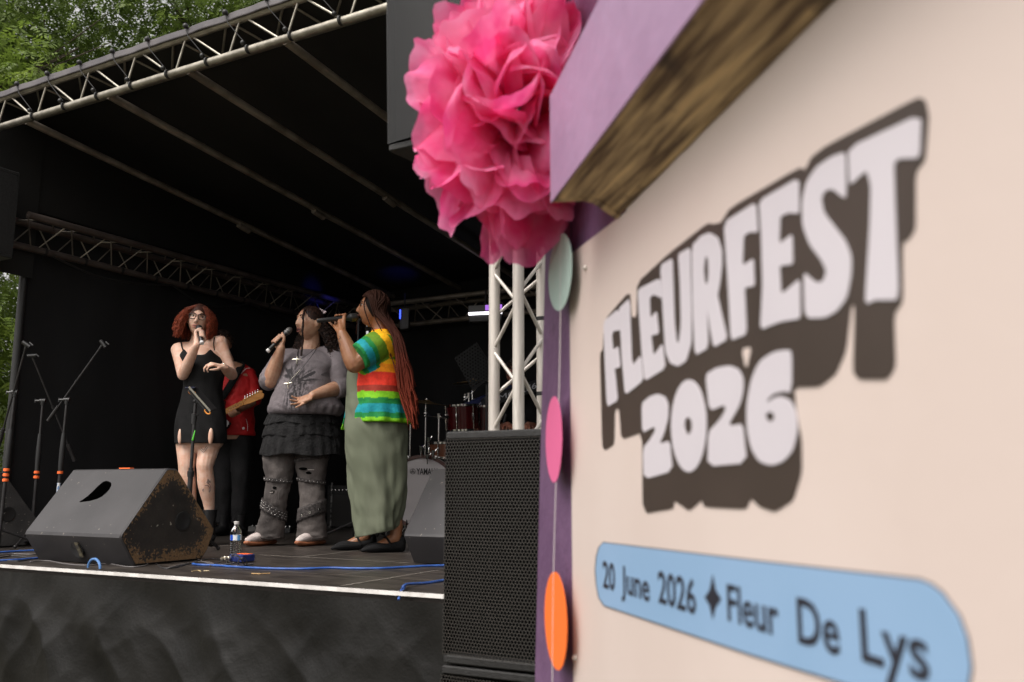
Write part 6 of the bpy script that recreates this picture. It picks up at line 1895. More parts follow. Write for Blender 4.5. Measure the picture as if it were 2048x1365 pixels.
for sx in (-1, 1): limb(c, [A5(1046 + sx * 24, 804, .1), A5(1046 + sx * 34, 808, .1), A5(1044 + sx * 44, 858, -.0)], [.06, .068, .058]); limb(c, [A5(1046 + sx * 16, 920, .1), A5(1046 + sx * 18, 1000, .05), A5(1046 + sx * 18, 1050, .08)], [.10, .075, .06])
me = fused(c, .009, 3); c = MB(); c.mesh(me); c.build('dark_clothes', BLACKCLOTH, p5, angle=0)
c = MB()
for i in range(200):
    th = hr.uniform(0, 6.28); ph = hr.uniform(0, 1.6) * (1 - .4 * max(0, -math.sin(th)))
    n0 = Vector((math.sin(ph) * math.cos(th) * .078, math.sin(ph) * math.sin(th) * .098, math.cos(ph) * .118))
    c.tube([hc5 + HM5 @ n0, hc5 + HM5 @ (n0 * 1.1), hc5 + HM5 @ (n0 * 1.12 + Vector((0, .01, -.03)))], [.008, .007, .002], 4, 2)
c.build('hair', HAIR2, p5, angle=0)

# ================================================================== STANDS
def mic_stand(foot, top, boomA, boomB, label, rings, grip0=.1, sticker=False, clip=True, group='microphone stands at the left of the stage'):
    foot = Vector(foot); t = thing('microphone_stand', foot, label, 'microphone stand', group)
    c = MB(); c.tube([foot + EZ * .12, top], .0085, 10); c.tube([foot + EZ * .02, foot.lerp(top, .55)], .0115, 10); c.build('pole', M['black_metal'], t)
    for k in range(3):
        a = R(40 + 120 * k); f = foot + Vector((math.cos(a) * .30, math.sin(a) * .30, .012))
        l = MB(); l.tube([foot + EZ * .13, f], .008, 8); l.ball(f, .013, 8, 6); l.build('leg', M['black_metal'], t)
    D = (top - foot).normalized()
    c = MB(); g0 = foot.lerp(top, .55); c.tube([g0 - D * .05, g0 + D * .10, g0 + D * .22], [.015, .018, .013], 12, 2); c.build('grip', M['black_plastic'], t)
    c = MB()
    for k in range(rings): c.lathe(g0 - D * (.06 + k * .034), D, [(0, .012), (.002, .019), (.018, .019), (.020, .012)], 14)
    c.build('orange_tape', M['orange_tape'], t)
    if sticker:
        c = MB(); c.lathe(g0 - D * .24, D, [(0, .0122), (.12, .0122)], 12); c.build('sticker', mat('blue_sticker', (.05, .15, .35), (.6, .6, .6), 60, rough=.5), t)
    c = MB(); c.lathe(top - EX * .02, EX, [(0, .016), (.04, .016)], 12); c.tube([top - EX * .02, top - EX * .055], .007, 6); c.tube([top - EX * .055 + EZ * .014, top - EX * .055 - EZ * .014], .005, 6); c.lathe(top - D * .03, D, [(0, .014), (.03, .016)], 12)
    c.build('clutch', M['black_plastic'], t)
    if boomA is not None:
        c = MB(); c.tube([boomA, boomB], .0065, 8)
        dB = (boomB - boomA).normalized(); c.tube([boomA - dB * .01, boomA + dB * .12], .0135, 10)
        c.lathe(boomA.lerp(boomB, .52), dB, [(0, .0095), (.02, .0095)], 10); bm = c.build('boom', M['black_metal'], t)
        if clip:
            c = MB(); q = boomB; c.tube([q, q + dB * .03], .008, 8); c.tube([q + dB * .03 - dB.cross(EY) * .03, q + dB * .045 + dB.cross(EY) * .03], .013, 10); c.tube([q + dB * .03 + EX * .02 + EZ * .02, q + dB * .03 + EX * .045], .006, 6)
            c.build('mic_clip', M['black_plastic'], bm)
    return t
def stand_from_px(px0, py0, px1, py1, Y, bA=None, bB=None, **kw):
    top = P(px1, py1, Y); foot = P(px0, py0, Y); D = top - foot
    # extend down to the deck
    k = (ZS - top.z) / D.z; f = top + D * k; f.z = ZS
    return mic_stand(f, top, P(bA[0], bA[1], Y + bA[2]) if bA else None, P(bB[0], bB[1], Y + bB[2]) if bB else None, **kw)
stand_from_px(12, 950, 30, 785, 6.0, (-2, 890, .1), (50, 700, -.1), label='black microphone stand with three orange tape rings, nearest the left drape', rings=3)
stand_from_px(72, 965, 86, 802, 6.4, (148, 920, .15), (68, 722, -.1), label='black microphone stand with two orange tape rings, its boom crossing to the right stand', rings=2)
stand_from_px(118, 970, 134, 800, 6.25, (98, 840, .05), (200, 697, -.05), label='black microphone stand with one orange tape ring and a blue and white sticker', rings=1, sticker=True)
# chrome stand behind the braided singer
mic_stand(Vector((P(718, 700, 7.3).x, 7.3, ZS)), P(717, 640, 7.3), None, None, 'straight microphone stand behind the singer with braids', 0)
# tablet stand in front of person 1
ft_ = FL(383, 1085); Yt = 5.75
tp = P(391, 806, Yt); fo = P(379, 985, Yt); D = tp - fo; kq = (ZS - tp.z) / D.z; fo = tp + D * kq
t = thing('tablet_stand', fo, 'black tripod stand with orange-padded tablet holder in front of the black dress', 'tablet stand')
c = MB(); c.tube([fo + EZ * .05, tp], .0105, 10); c.tube([fo + EZ * .05, fo.lerp(tp, .56)], .0160, 12); c.build('pole', M['black_metal'], t)
g = fo.lerp(tp, .62); Dn = D.normalized()
c = MB(); c.lathe(fo.lerp(tp, .52) - Dn * .02, Dn, [(0, .02), (.035, .022), (.04, .012)], 12); c.lathe(P(388, 838, Yt), Dn, [(-.03, .016), (.03, .018), (.035, .01)], 12)
c.tube([P(392, 832, Yt), P(396, 830, Yt - .02)], .006, 6); c.build('collar', M['black_plastic'], t)
c = MB(); q = P(385.5, 880, Yt - .02); c.tube([q, P(390, 862, Yt - .022)], [.007, .003], 8, round_=True); c.build('green_strip', mat('green_tape', (.10, .55, .05), rough=.5), t)
for k in range(3):
    a = R(-60 + 120 * k); f = Vector((fo.x + math.cos(a) * .26, fo.y + math.sin(a) * .26, ZS + .012))
    l = MB(); l.tube([Vector((fo.x, fo.y, ZS + .22)), f], .0095, 8); l.ball(f, .013, 8, 6); l.build('leg', M['black_metal'], t)
h0, h1 = P(385, 778, Yt - .04), P(424, 822, Yt - .02)
hd = (h1 - h0).normalized(); hn = hd.cross(EY).normalized(); hl = (h1 - h0).length
c = MB(); c.box((h0 + h1) / 2, hd, (EY + hn * .5).normalized(), hn, hl / 2, .045, .006, .004); c.build('holder_plate', M['black_plastic'], t, smooth=False)
c = MB(); c.box((h0 + h1) / 2 + hn * -.0 + (EY * -.05), hd, hn, EY, hl / 2 + .008, .006, .003); c.build('bright_rim', M['chrome'], t, smooth=False)
c = MB(); c.box(P(384, 777, Yt - .02), EX, EY, EZ, .032, .04, .006, .004); c.build('phone', mat('phone_glass', (.01, .012, .03), rough=.1), t, smooth=False)
for a, b in (((378, 783), (390, 787)), ((410, 821), (420, 826))):
    q0, q1 = P(*a, Yt - .06), P(*b, Yt - .06)
    c = MB(); c.tube([q0 + EZ * .004, q0 - EZ * .006, q0.lerp(q1, .5) - EZ * .014, q1 - EZ * .006, q1 + EZ * .004], .0042, 8, 3, round_=True); c.build('orange_pad', mat('orange_rubber', (.75, .27, .03), rough=.5), t)
c = MB(); c.tube([tp, (h0 + h1) / 2 - EZ * .01], .009, 8); c.ball(tp + EZ * .01, .017, 10, 8); c.build('ball_joint', M['black_plastic'], t)

# ================================================================== BOTTLE, DI BOX, CABLES
bq = FL(470, 1116)
t = thing('water_bottle', bq, 'clear plastic water bottle with a blue and white label standing on the deck', 'bottle')
glass, n_, b_ = new_mat('clear_plastic'); b_.inputs['Base Color'].default_value = (.93, .95, .96, 1); b_.inputs['Roughness'].default_value = .04; b_.inputs['Transmission Weight'].default_value = 1; b_.inputs['IOR'].default_value = 1.36
c = MB(); pf = [(0.001, .001), (.001, .026), (.006, .0300)]
z = .012
while z < .085:
    pf += [(z, .0318), (z + .004, .0300), (z + .008, .0318)]; z += .0115
pf += [(.097, .0320), (.130, .0320), (.138, .0325), (.150, .0315), (.165, .026), (.178, .016), (.184, .0128), (.190, .0125), (.190, .001)]
c.lathe(bq, EZ, pf, 28); c.build('bottle_body', glass, t)
c = MB(); c.lathe(bq + EZ * .190, EZ, [(0, .0148), (.016, .0148), (.017, .013)], 20); c.build('bottle_cap', M['white_edge'], t)
lab, n_, b_ = new_mat('bottle_label'); b_.inputs['Roughness'].default_value = .35
uvn = n_.nodes.new('ShaderNodeUVMap'); sx = n_.nodes.new('ShaderNodeSeparateXYZ'); n_.links.new(uvn.outputs[0], sx.inputs[0])
cr = n_.nodes.new('ShaderNodeValToRGB'); cr.color_ramp.interpolation = 'CONSTANT'
el = cr.color_ramp.elements; el[0].position = 0; el[0].color = (.80, .82, .85, 1); el[1].position = .58; el[1].color = (.02, .09, .55, 1)
for p_, cc in ((.71, (.80, .82, .85, 1)), (.83, (.12, .35, .66, 1)), (.92, (.80, .82, .85, 1))):
    e = el.new(p_); e.color = cc
n_.links.new(sx.outputs[0], cr.inputs[0]); n_.links.new(cr.outputs[0], b_.inputs['Base Color'])
c = MB(); c.grid(lambda a, b: bq + Vector((math.cos(2 * math.pi * a) * .0329, math.sin(2 * math.pi * a) * .0329, .100 + .030 * b)), 40, 2, lambda a, b: (a, b)); c.build('bottle_label', lab, t)

dq = FL(484, 1125)
t = thing('di_box', dq, 'small dark blue box with orange tape and two plugs beside the water bottle', 'stage box')
c = MB(); c.box(dq + EZ * .024, SU, SN, EZ, .048, .05, .019, .005); c.build('box_body', mat('navy_paint', (.010, .022, .11), (.02, .035, .16), 20, rough=.4), t, smooth=False)
c = MB(); c.box(dq + EZ * .0435 + SN * .02, SU, SN, EZ, .04, .02, .0015); c.build('orange_tape', M['orange_tape'], t, smooth=False)
for o in (-.032, -.058):
    c = MB(); c.lathe(dq + SU * o + EZ * .025 - SN * .06, -SN, [(0, .010), (.014, .010), (.016, .008), (.035, .007)], 12); c.build('plug', mat('nickel', (.75, .68, .55), rough=.3, metal=.8), t)
def cable(name, pts, r, m, label, cat='cable', group=None, sub=8, z=ZS):
    P3 = [FL(p[0], p[1], z + r + (p[2] if len(p) > 2 else 0)) + (Vector((0, 0, 0))) for p in pts]
    t_ = MB(); t_.tube(P3, r, 8, sub); o = t_.build(name, m, None, angle=0); tag(o, label, cat, group); return o
BLKC = mat('black_cable', (.035, .034, .035), rough=.35)
GREYC = mat('grey_cable', (.12, .11, .11), rough=.4)
cable('blue_cable', [(385, 1128), (400, 1130), (430, 1131), (470, 1134), (530, 1137), (600, 1138), (660, 1136), (700, 1137), (760, 1137), (820, 1134), (860, 1132), (905, 1131)], .0058, M['blue_cable'], 'bright blue cable running along the deck from the middle to the right monitor')
cable('blue_cable', [(-20, 1106), (30, 1103), (70, 1101), (110, 1100)], .0055, M['blue_cable'], 'short blue cable under the far left monitor, the farther of two')
cable('blue_cable', [(-20, 1122), (30, 1120), (70, 1117), (105, 1114), (140, 1112)], .0055, M['blue_cable'], 'blue cable leading to the middle monitor from the left edge, the nearer of two')
cable('blue_cable', [(900, 1158), (870, 1164), (845, 1167), (815, 1169, .01), (806, 1174, .012)], .0055, M['blue_cable'], 'blue cable coming out from behind the speaker stack to the white edge')
o = MB(); q0 = P(806, 1170, FL(806, 1174).y); o.tube([FL(812, 1170, ZS + .012), FL(806, 1178, ZS + .012), Vector(FL(806, 1182, ZS)) + EZ * .008 - SN * .006, Vector(FL(806, 1183, ZS)) - EZ * .03 - SN * .03], .0055, 8, 4)
tag(o.build('cable_end', M['blue_cable'], None), 'blue cable end hooked over the white stage edge near the stack', 'cable')
cpt = []
for k in range(13):
    a = math.pi * k / 12; base = FL(176, 1137).lerp(FL(200, 1140), (1 - math.cos(a)) / 2); cpt.append(base + EZ * (.045 * math.sin(a) + .004) - SN * .0)
o = MB(); o.tube(cpt, .0065, 8, 2); tag(o.build('cable_loop', mat('pale_blue_cable', (.08, .19, .42), rough=.4), None), 'pale blue cable loop arching over the white edge below the middle monitor', 'cable')
t = thing('speaker_plug', FL(199, 1122), 'round blue speaker plug under the middle monitor', 'plug')
c = MB(); q = FL(199, 1124) + EZ * .02; c.lathe(q, EZ + SN * .4, [(-.02, .010), (-.012, .018), (.012, .019), (.02, .014), (.045, .012)], 16); c.build('plug_body', mat('plug_blue', (.05, .10, .55), rough=.35), t)
c = MB(); c.tube([q + EZ * .04, q + EZ * .07 + SN * .03], .006, 8, 2); c.build('cable_stub', BLKC, t)
kr = random.Random(8)
lbs = ['black cable looping below the chipped side of the middle monitor', 'thin grey cable running under the front of the middle monitor', 'black cable curling up to the blue box', 'grey cable tangle between monitor and bottle', 'thin black cable along the deck left of the middle monitor', 'dark cable lying behind the left end of the middle monitor', 'black cable arching over the blue box', 'grey cable crossing just behind the blue one']
cps = [[(305, 1118, .02), (311, 1127), (330, 1137), (360, 1133), (395, 1122), (430, 1118), (455, 1124)],
       [(60, 1124), (95, 1122), (130, 1128), (170, 1131), (215, 1128), (255, 1134), (288, 1132), (302, 1124)],
       [(420, 1132), (445, 1122, .01), (460, 1112, .03), (474, 1112, .05), (483, 1120, .04), (488, 1128, .0)],
       [(330, 1124), (350, 1118), (385, 1117), (420, 1128), (445, 1130), (468, 1127)],
       [(-10, 1118), (20, 1112), (45, 1114), (60, 1118), (35, 1123), (5, 1120), (-10, 1116)],
       [(-10, 1112), (25, 1108), (60, 1109), (90, 1107)],
       [(476, 1130), (478, 1120, .045), (487, 1117, .055), (494, 1124, .03), (493, 1131)],
       [(338, 1136), (370, 1128), (410, 1124), (440, 1131), (480, 1132), (506, 1128)]]
for l, p_, k in zip(lbs, cps, range(8)):
    cable('cable', p_, .0035, BLKC if k % 2 == 0 else GREYC, l)
# litter
c = MB(); c.tube([FL(503, 1147.5, ZS + .003), FL(520, 1148, ZS + .004), FL(540, 1147, ZS + .003)], .0024, 5); tag(c.build('dry_stalk', mat('straw', (.45, .28, .12), rough=.8), None), 'dry straw stalk lying near the front edge below the bottle', 'straw')
c = MB(); c.tube([FL(384, 1143, ZS + .003), FL(396, 1141, ZS + .004), FL(402, 1143, ZS + .003)], .0022, 5); tag(c.build('dry_stalk', mat('straw_pale', (.55, .42, .22), rough=.8), None), 'short pale stalk on the deck right of the middle monitor', 'straw')
c = MB(); c.ball(FL(413, 1142, ZS + .002), .012, 8, 4, Matrix.Diagonal((1.3, .8, .2))); tag(c.build('dry_leaf', mat('leaf_litter', (.50, .40, .25), rough=.8), None), 'small pale dry leaf on the deck near the front edge', 'leaf')
c = MB(); c.ball(FL(472, 1133, ZS + .003), .010, 8, 4, Matrix.Diagonal((1.2, .8, .4))); tag(c.build('paper_scrap', M['white_edge'], None), 'tiny white paper scrap beside the blue cable', 'litter')
# white chalk/tape line segments along the deck
c = MB()
for a, b in (((440, 1092), (487, 1088)), ((560, 1083), (588, 1080)), ((653, 1075), (686, 1071)), ((606, 1114), (735, 1099)), ((682, 1172), (879, 1140)), ((520, 1110), (820, 1126))):
    p0, p1 = FL(*a, ZS + .0035), FL(*b, ZS + .0035); s_ = (p1 - p0).normalized().cross(EZ) * .0045; c.add([p0 + s_, p1 + s_ * .6, p1 - s_ * .6, p0 - s_], [(0, 1, 2, 3)])
c.build('panel_joint', mat('joint_scuff', (.16, .14, .12), (.36, .33, .29), 40, rough=.7), bpy.data.objects['stage_platform'], smooth=False)

# ================================================================== DRUM KIT
YD = 7.35
KITRED = mat('drum_red', (.045, .003, .004), (.065, .005, .006), 6, rough=.2)
KITBRN = mat('drum_brown', (.10, .035, .018), (.14, .05, .025), 6, rough=.2)
HEADW = mat('drum_head', (.44, .41, .42), (.48, .45, .46), 3, rough=.45)
bc = P(843, 984, YD); bd = Vector((-.10, -1, 0)).normalized()
bR = .283
t = thing('bass_drum', Vector((bc.x, bc.y + .2, ZS)), 'bass drum with a pale printed front head behind the long green dress', 'drum', 'drum kit')
bc.z = max(P(843, 984, YD).z, ZS + bR + .02)
c = MB(); c.lathe(bc - bd * .03, -bd, [(0, bR - .01), (.40, bR - .01)], 48); c.build('drum_shell', KITRED, t)
c = MB(); c.lathe(bc - bd * .004, bd, [(-.001, bR - .012), (.004, bR - .014), (.0055, .001)], 48); dh = c.build('drum_head', HEADW, t)
c = MB(); c.lathe(bc, bd, [(-.035, bR + .004), (-.035, bR + .012), (.010, bR + .012), (.010, bR - .014), (.004, bR - .016), (.004, bR + .002)], 48, cap=False); c.build('hoop', mat('hoop_dark', (.06, .02, .015), rough=.3), t)
rt = Vector((-bd.y, bd.x, 0)); 
if rt.x < 0: rt = -rt
for k in range(8):
    a = R(22.5 + 45 * k); q = bc + (rt * math.cos(a) + EZ * math.sin(a)) * (bR + .014)
    c = MB(); c.box(q - bd * .0, rt * math.cos(a) + EZ * math.sin(a), (rt * -math.sin(a) + EZ * math.cos(a)), bd, .014, .010, .02, .003); c.tube([q - bd * .02, q - bd * .11], .004, 6); c.build('lug_claw', M['chrome'], t)
vs, fs = text_polys('YAMAHA', .02)
x0 = min(v[0] for v in vs); x1 = max(v[0] for v in vs)
lp = P(833, 945, bc.y - .02)
lz = bc.z + (.0); 
o3 = P(833, 939.5, bc.y); wv = .185; hv = .050
c = MB(); Lc = bc + bd * .0075; off_x = (o3 - bc).dot(rt); off_z = P(833, 949.5, bc.y).z - bc.z
c.add([Lc + rt * (off_x + (x - x0) / (x1 - x0) * wv) + EZ * (off_z + y / .7 * hv) for x, y in vs], fs)
ex_ = off_x - .030; ez_ = off_z + hv * .5
for rr_ in (.0225,):
    for k in range(36):
        a0, a1 = 2 * math.pi * k / 36, 2 * math.pi * (k + 1) / 36
        c.add([Lc + rt * (ex_ + math.cos(a) * r2) + EZ * (ez_ + math.sin(a) * r2) for a, r2 in ((a0, rr_), (a1, rr_), (a1, rr_ - .003), (a0, rr_ - .003))], [(0, 1, 2, 3)])
for k in range(3):
    a = R(90 + 120 * k); dx_, dz_ = math.cos(a), math.sin(a)
    for s_ in (-.0045, 0, .0045):
        p0 = Lc + rt * (ex_ - dz_ * s_) + EZ * (ez_ + dx_ * s_)
        c.add([p0 + rt * (-dz_ * .0011) + EZ * (dx_ * .0011), p0 + rt * (dx_ * .018 - dz_ * .0011) + EZ * (dz_ * .018 + dx_ * .0011), p0 + rt * (dx_ * .018 + dz_ * .0011) + EZ * (dz_ * .018 - dx_ * .0011), p0 + rt * (dz_ * .0011) + EZ * (-dx_ * .0011)], [(0, 1, 2, 3)])
c.build('head_lettering', mat('drum_ink', (.012, .012, .014), rough=.5), dh, smooth=False, solid=.0005)
for sx in (-1, 1):
    c = MB(); c.tube([bc + rt * sx * (bR - .04) - bd * .1 - EZ * .12, Vector((bc.x + rt.x * sx * (bR + .06), bc.y - .06, ZS + .01))], .006, 8); c.build('spur', M['chrome'], t)
def drum(cpos, r, h, ax, m, label, name='tom_drum', nl=6):
    t = thing(name, cpos, label, 'drum', 'drum kit'); ax = Vector(ax).normalized()
    c = MB(); c.lathe(cpos, ax, [(0, r), (h, r)], 36); c.build('drum_shell', m, t)
    c = MB(); c.lathe(cpos + ax * (h - .002), ax, [(0, r - .001), (.006, r - .004), (.007, .001)], 36); c.build('drum_head', HEADW, t)
    for hh in (-.004, h - .012):
        c = MB(); c.lathe(cpos + ax * hh, ax, [(0, r), (0, r + .008), (.018, r + .008), (.018, r)], 36, cap=False); c.build('rim', M['chrome'], t)
    a_, b2 = frame_from(ax)
    for k in range(nl):
        an = 2 * math.pi * k / nl + .3; q = cpos + (a_ * math.cos(an) + b2 * math.sin(an)) * (r + .010)
        c = MB(); c.tube([q + ax * .01, q + ax * (h - .005)], .0032, 6); c.tube([q + ax * h * .35, q + ax * h * .65], .0085, 8, round_=True); c.build('lug', M['chrome'], t)
    return t
YT = 7.75
q = P(926, 862, YT); drum(q, .135, .22, (-.04, -.06, 1), KITRED, 'dark red rack tom drum just left of the pale truss tower')
q = P(968, 868, YT + .2); drum(q, .15, .24, (.04, -.05, 1), KITRED, 'second dark red rack tom drum partly behind the tower tube')
q = P(888, 917, YT - .2); drum(q, .125, .13, (.0, -.04, 1), KITBRN, 'shallow brown snare drum above the bass drum', 'snare_drum', 8)
q = P(1005, 940, 7.9); drum(Vector((q.x, q.y, ZS + .2)), .20, .36, (0, -.1, 1), KITRED, 'dark red floor tom drum standing behind the tower', 'floor_tom', 8)
def cymbal_stand(x_px, top_py, Y, label, cym=None, boom=None, cr_=.2, tilt=(0, -.2, 1), hihat=False):
    top = P(x_px, top_py, Y); t = thing('cymbal_stand', Vector((top.x, top.y, ZS)), label, 'cymbal stand', 'cymbal stands of the drum kit')
    c = MB(); f = Vector((top.x, top.y, ZS)); c.tube([f + EZ * .08, Vector((top.x, top.y, (top.z + ZS) / 2))], .0135, 10); c.tube([Vector((top.x, top.y, (top.z + ZS) / 2)), top], .0085, 10)
    m = Vector((top.x, top.y, (top.z + ZS) / 2)); c.lathe(m - EZ * .02, EZ, [(0, .018), (.03, .022), (.05, .014)], 12); c.tube([m, m + EX * .04], .006, 6); c.ball(m + EX * .045, .010, 8, 6)
    c.build('pole', M['chrome'], t)
    for k in range(3):
        a = R(30 + 120 * k); l = MB(); e_ = Vector((f.x + math.cos(a) * .24, f.y + math.sin(a) * .24, ZS + .01)); l.tube([f + EZ * .30, e_], .007, 8); l.ball(e_, .014, 8, 6); l.build('leg', M['chrome'], t)
    end = top
    if boom:
        end = P(boom[0], boom[1], Y + boom[2]); back = top + (top - end).normalized() * .10
        c = MB(); c.tube([back, end], .0075, 10); c.tube([back, back.lerp(end, .22)], .014, 10); c.lathe(top - EZ * .02, EZ, [(0, .018), (.045, .02)], 12); c.ball(end, .014, 8, 6); c.build('boom', M['chrome'], t)
    ax = Vector(tilt).normalized()
    c = MB(); c.lathe(end + ax * .01, ax, [(0, .004), (.012, .004), (.012, .020 if not hihat else .03), (.020, .018 if not hihat else .03), (.024, .006), (.034, .011), (.044, .009)], 16); c.build('felt_and_nut', M['chrome'], t)
    if cym:
        c = MB(); cc = end + ax * .012; pf = [(.0, cr_), (.0012, cr_), (.010, cr_ * .6), (.016, cr_ * .28), (.026, cr_ * .2), (.034, cr_ * .06)]
        c.lathe(cc, ax, pf, 40); c.build('cymbal', mat('bronze', (.40, .26, .10), (.30, .19, .07), 30, rough=.3, metal=.9), t)
    return t
cymbal_stand(878, 834, 7.45, 'chrome stand with a bare top plate and a sideways arm above the snare', None, (851, 832, .1))
cymbal_stand(821, 846, 7.5, 'thin chrome hi-hat stand beside the ends of the braids', None, hihat=True)
cymbal_stand(852, 810, 8.0, 'tall stand with a thin cymbal seen edge-on behind the drums', True, cr_=.20, tilt=(.12, -.08, 1))
cymbal_stand(945, 768, 8.2, 'tall stand with a reddish cymbal next to the tower', True, cr_=.18, tilt=(-.1, -.05, 1))
cymbal_stand(938, 792, 7.9, 'short stand with clamps behind the dark red tom', None, (930, 800, 0))
# small chrome clamps around the snare
for i, (px, py) in enumerate(((857, 880), (866, 906), (855, 914), (842, 898))):
    t = thing('drum_clamp', P(px, py, 7.3), ['chrome wing-nut clamp left of the snare drum', 'chrome clamp block beneath the snare drum', 'chrome clamp on the top of the bass drum hoop', 'small chrome holder standing on the bass drum'][i], 'clamp', 'drum clamps')
    c = MB(); q = Vector(t.location); c.box(q, EX, EY, EZ, .012, .014, .022, .004); c.tube([q + EX * .01, q + EX * .03 + EZ * .03], .004, 6); c.tube([q - EZ * .02, q - EZ * .06], .006, 8); c.build('clamp_body', M['chrome'], t, smooth=False)

# ================================================================== KEYBOARDS, CASE, MUSIC STAND, AMP
def italic(mb, txt, O, U, V, w, h, sh=.25):
    vs, fs = text_polys(txt); a = min(v[0] for v in vs); b = max(v[0] for v in vs)
    mb.add([O + U * ((x - a) / (b - a) * w + y / .7 * h * sh) + V * (y / .7 * h) for x, y in vs], fs)
WTXT = mat('white_print', (.55, .56, .6), rough=.5)
NAVY = mat('navy_panel', (.012, .018, .075), (.018, .026, .10), 8, rough=.5)
Yk = 7.9
a_, b_2 = P(936, 832, Yk), P(998, 806, Yk + .1)
t = thing('keyboard', a_, 'dark blue keyboard with white lettering on its back, left of the tower', 'keyboard', 'keyboards behind the tower')
U = (b_2 - a_).normalized(); V = (EZ - U * U.z).normalized(); W3 = U.cross(V)
c = MB(); Lk = .62; c.box(a_ + U * Lk / 2 + V * .055 - W3 * .1, U, V, W3, Lk / 2, .055, .12, .012); c.build('case', NAVY, t, smooth=False)
c = MB(); 
fside = W3 if (W3.y < 0) else -W3
O = a_ + U * .035 + V * .030 + fside * ((.12 + .0008) if W3.y > 0 else .0215)
O = a_ + U * .035 + V * .030; off_ = (-W3 * .1); 
O = O + off_ + fside * .1215
italic(c, 'AD-SCOD', O, U, V, .17, .036); c.build('case_lettering', WTXT, t, smooth=False, solid=.0005)
a_, b_2 = P(1000, 806, Yk - .1), P(1090, 775, Yk)
t = thing('keyboard', a_, 'black keyboard with white lettering seen through the lattice of the tower', 'keyboard', 'keyboards behind the tower')
U = (b_2 - a_).normalized(); V = (EZ - U * U.z).normalized(); W3 = U.cross(V); fside = W3 if W3.y < 0 else -W3
c = MB(); c.box(a_ + U * .3 + V * .04 - fside * .12, U, V, W3, .42, .05, .12, .012); c.build('case', M['black_plastic'], t, smooth=False)
c = MB(); italic(c, 'MOXF6', a_ + U * .0 + V * .02 + fside * .0012, U, V, .36, .045); c.build('case_lettering', WTXT, t, smooth=False, solid=.0005)
# keyboard stand
for px in (985, 1075):
    t = thing('keyboard_stand', Vector((P(px, 900, Yk).x, Yk, ZS)), 'black folding stand carrying the %s' % ('left end of the blue keyboard' if px < 1000 else 'right end of the black keyboard'), 'keyboard stand', 'keyboard stands')
    q = Vector(t.location); c = MB(); hh = P(px, 822, Yk).z - ZS - .03; c.tube([q + EX * -.16, q + EX * .12 + EZ * hh], .012, 8); c.tube([q + EX * .16, q + EX * -.12 + EZ * hh], .012, 8); c.tube([q - EX * .18 + EZ * .012, q + EX * .18 + EZ * .012], .012, 8); c.build('cross_frame', M['black_metal'], t)
# music stand
q = Vector((P(973, 800, 7.6).x, 7.6, ZS)); t = thing('music_stand', q, 'black perforated music stand leaning back beside the tower', 'music stand')
c = MB(); tz = P(973, 770, 7.6).z; c.tube([q + EZ * .05, Vector((q.x, q.y, tz))], .010, 10); c.build('pole', M['black_metal'], t)
for k in range(3):
    a = R(20 + 120 * k); l = MB(); l.tube([q + EZ * .2, Vector((q.x + math.cos(a) * .22, q.y + math.sin(a) * .22, ZS + .01))], .007, 8); l.build('leg', M['black_metal'], t)
A_, B_, C_ = P(908, 716, 7.55), P(953, 685, 7.6), P(945, 782, 7.6)
c = MB(); U_ = (B_ - A_); V_ = (C_ - A_); c.grid(lambda x, y: A_ + U_ * x + V_ * y, 2, 2, lambda x, y: (x * .3, y * .4)); c.build('desk', grille_mat('perforated_desk', .035, (.003, .003, .0033), .25), t)
c = MB(); c.tube([B_, B_ + V_ * .98 + U_ * .08], .004, 6); c.tube([A_ + V_, A_ + V_ + U_], .008, 6); c.build('desk_edge', M['black_metal'], t)
# amplifier
q = FL(688, 1056); t = thing('guitar_amplifier', q, 'dark grey amplifier with small bright knobs standing between two singers', 'amplifier')
U, V = EX, EZ
c = MB(); w_, h_ = .36, .42
c.box(q + EZ * h_ / 2 + EY * .12, EX, EZ, EY, w_ / 2, h_ / 2, .12, .012); c.build('cabinet', M['cab'], t, smooth=False)
c = MB(); c.box(q + EZ * (h_ * .40) - EY * .002, EX, EZ, EY, w_ / 2 - .02, h_ * .36, .003); c.build('speaker_cloth', mat('amp_cloth', (.035, .033, .032), (.05, .047, .045), 200, rough=.9), t, smooth=False)
c = MB()
for k in range(8): c.lathe(q + EX * (-.13 + k * .036) + EZ * h_ * .88, -EY, [(0, .007), (.012, .006), (.013, .0)], 10)
c.build('knobs', M['chrome'], t)
# chrome/black pole just right of the grey jeans
q = FL(661, 1056); t = thing('stand_leg', q, 'worn silver stand pole beside the grey jeans of the curly-haired singer', 'stand pole')
c = MB(); c.tube([q + EZ * .0, P(664, 966, q.y)], .010, 10); c.lathe(q, EZ, [(0, .03), (.015, .03), (.02, .012)], 12); c.build('pole', mat('worn_silver', (.35, .34, .33), (.02, .02, .02), 25, rough=.35, metal=.6), t)
# effects pedals and leads on the floor
for i, (px, py, l) in enumerate(((508, 1064, 'pale grey pedal on the floor left of the flared jeans'), (575, 1066, 'dark effects pedal with two silver knobs between the trouser legs'), (497, 1058, 'small silver pedal on the deck behind the bottle'))):
    q = FL(px, py); t = thing('effects_pedal', q, l, 'pedal', 'pedals on the deck'); c = MB(); c.box(q + EZ * .025, EX, EY, EZ, .04, .06, .024, .006); c.build('pedal_body', M['black_plastic'] if i == 1 else mat('pedal_paint', (.28, .27, .26), rough=.4), t, smooth=False)
    c = MB(); [c.lathe(q + EX * o + EZ * .049, EZ, [(0, .009), (.012, .008), (.013, .001)], 10) for o in (-.018, .018)]; c.build('knobs', M['chrome'], t)

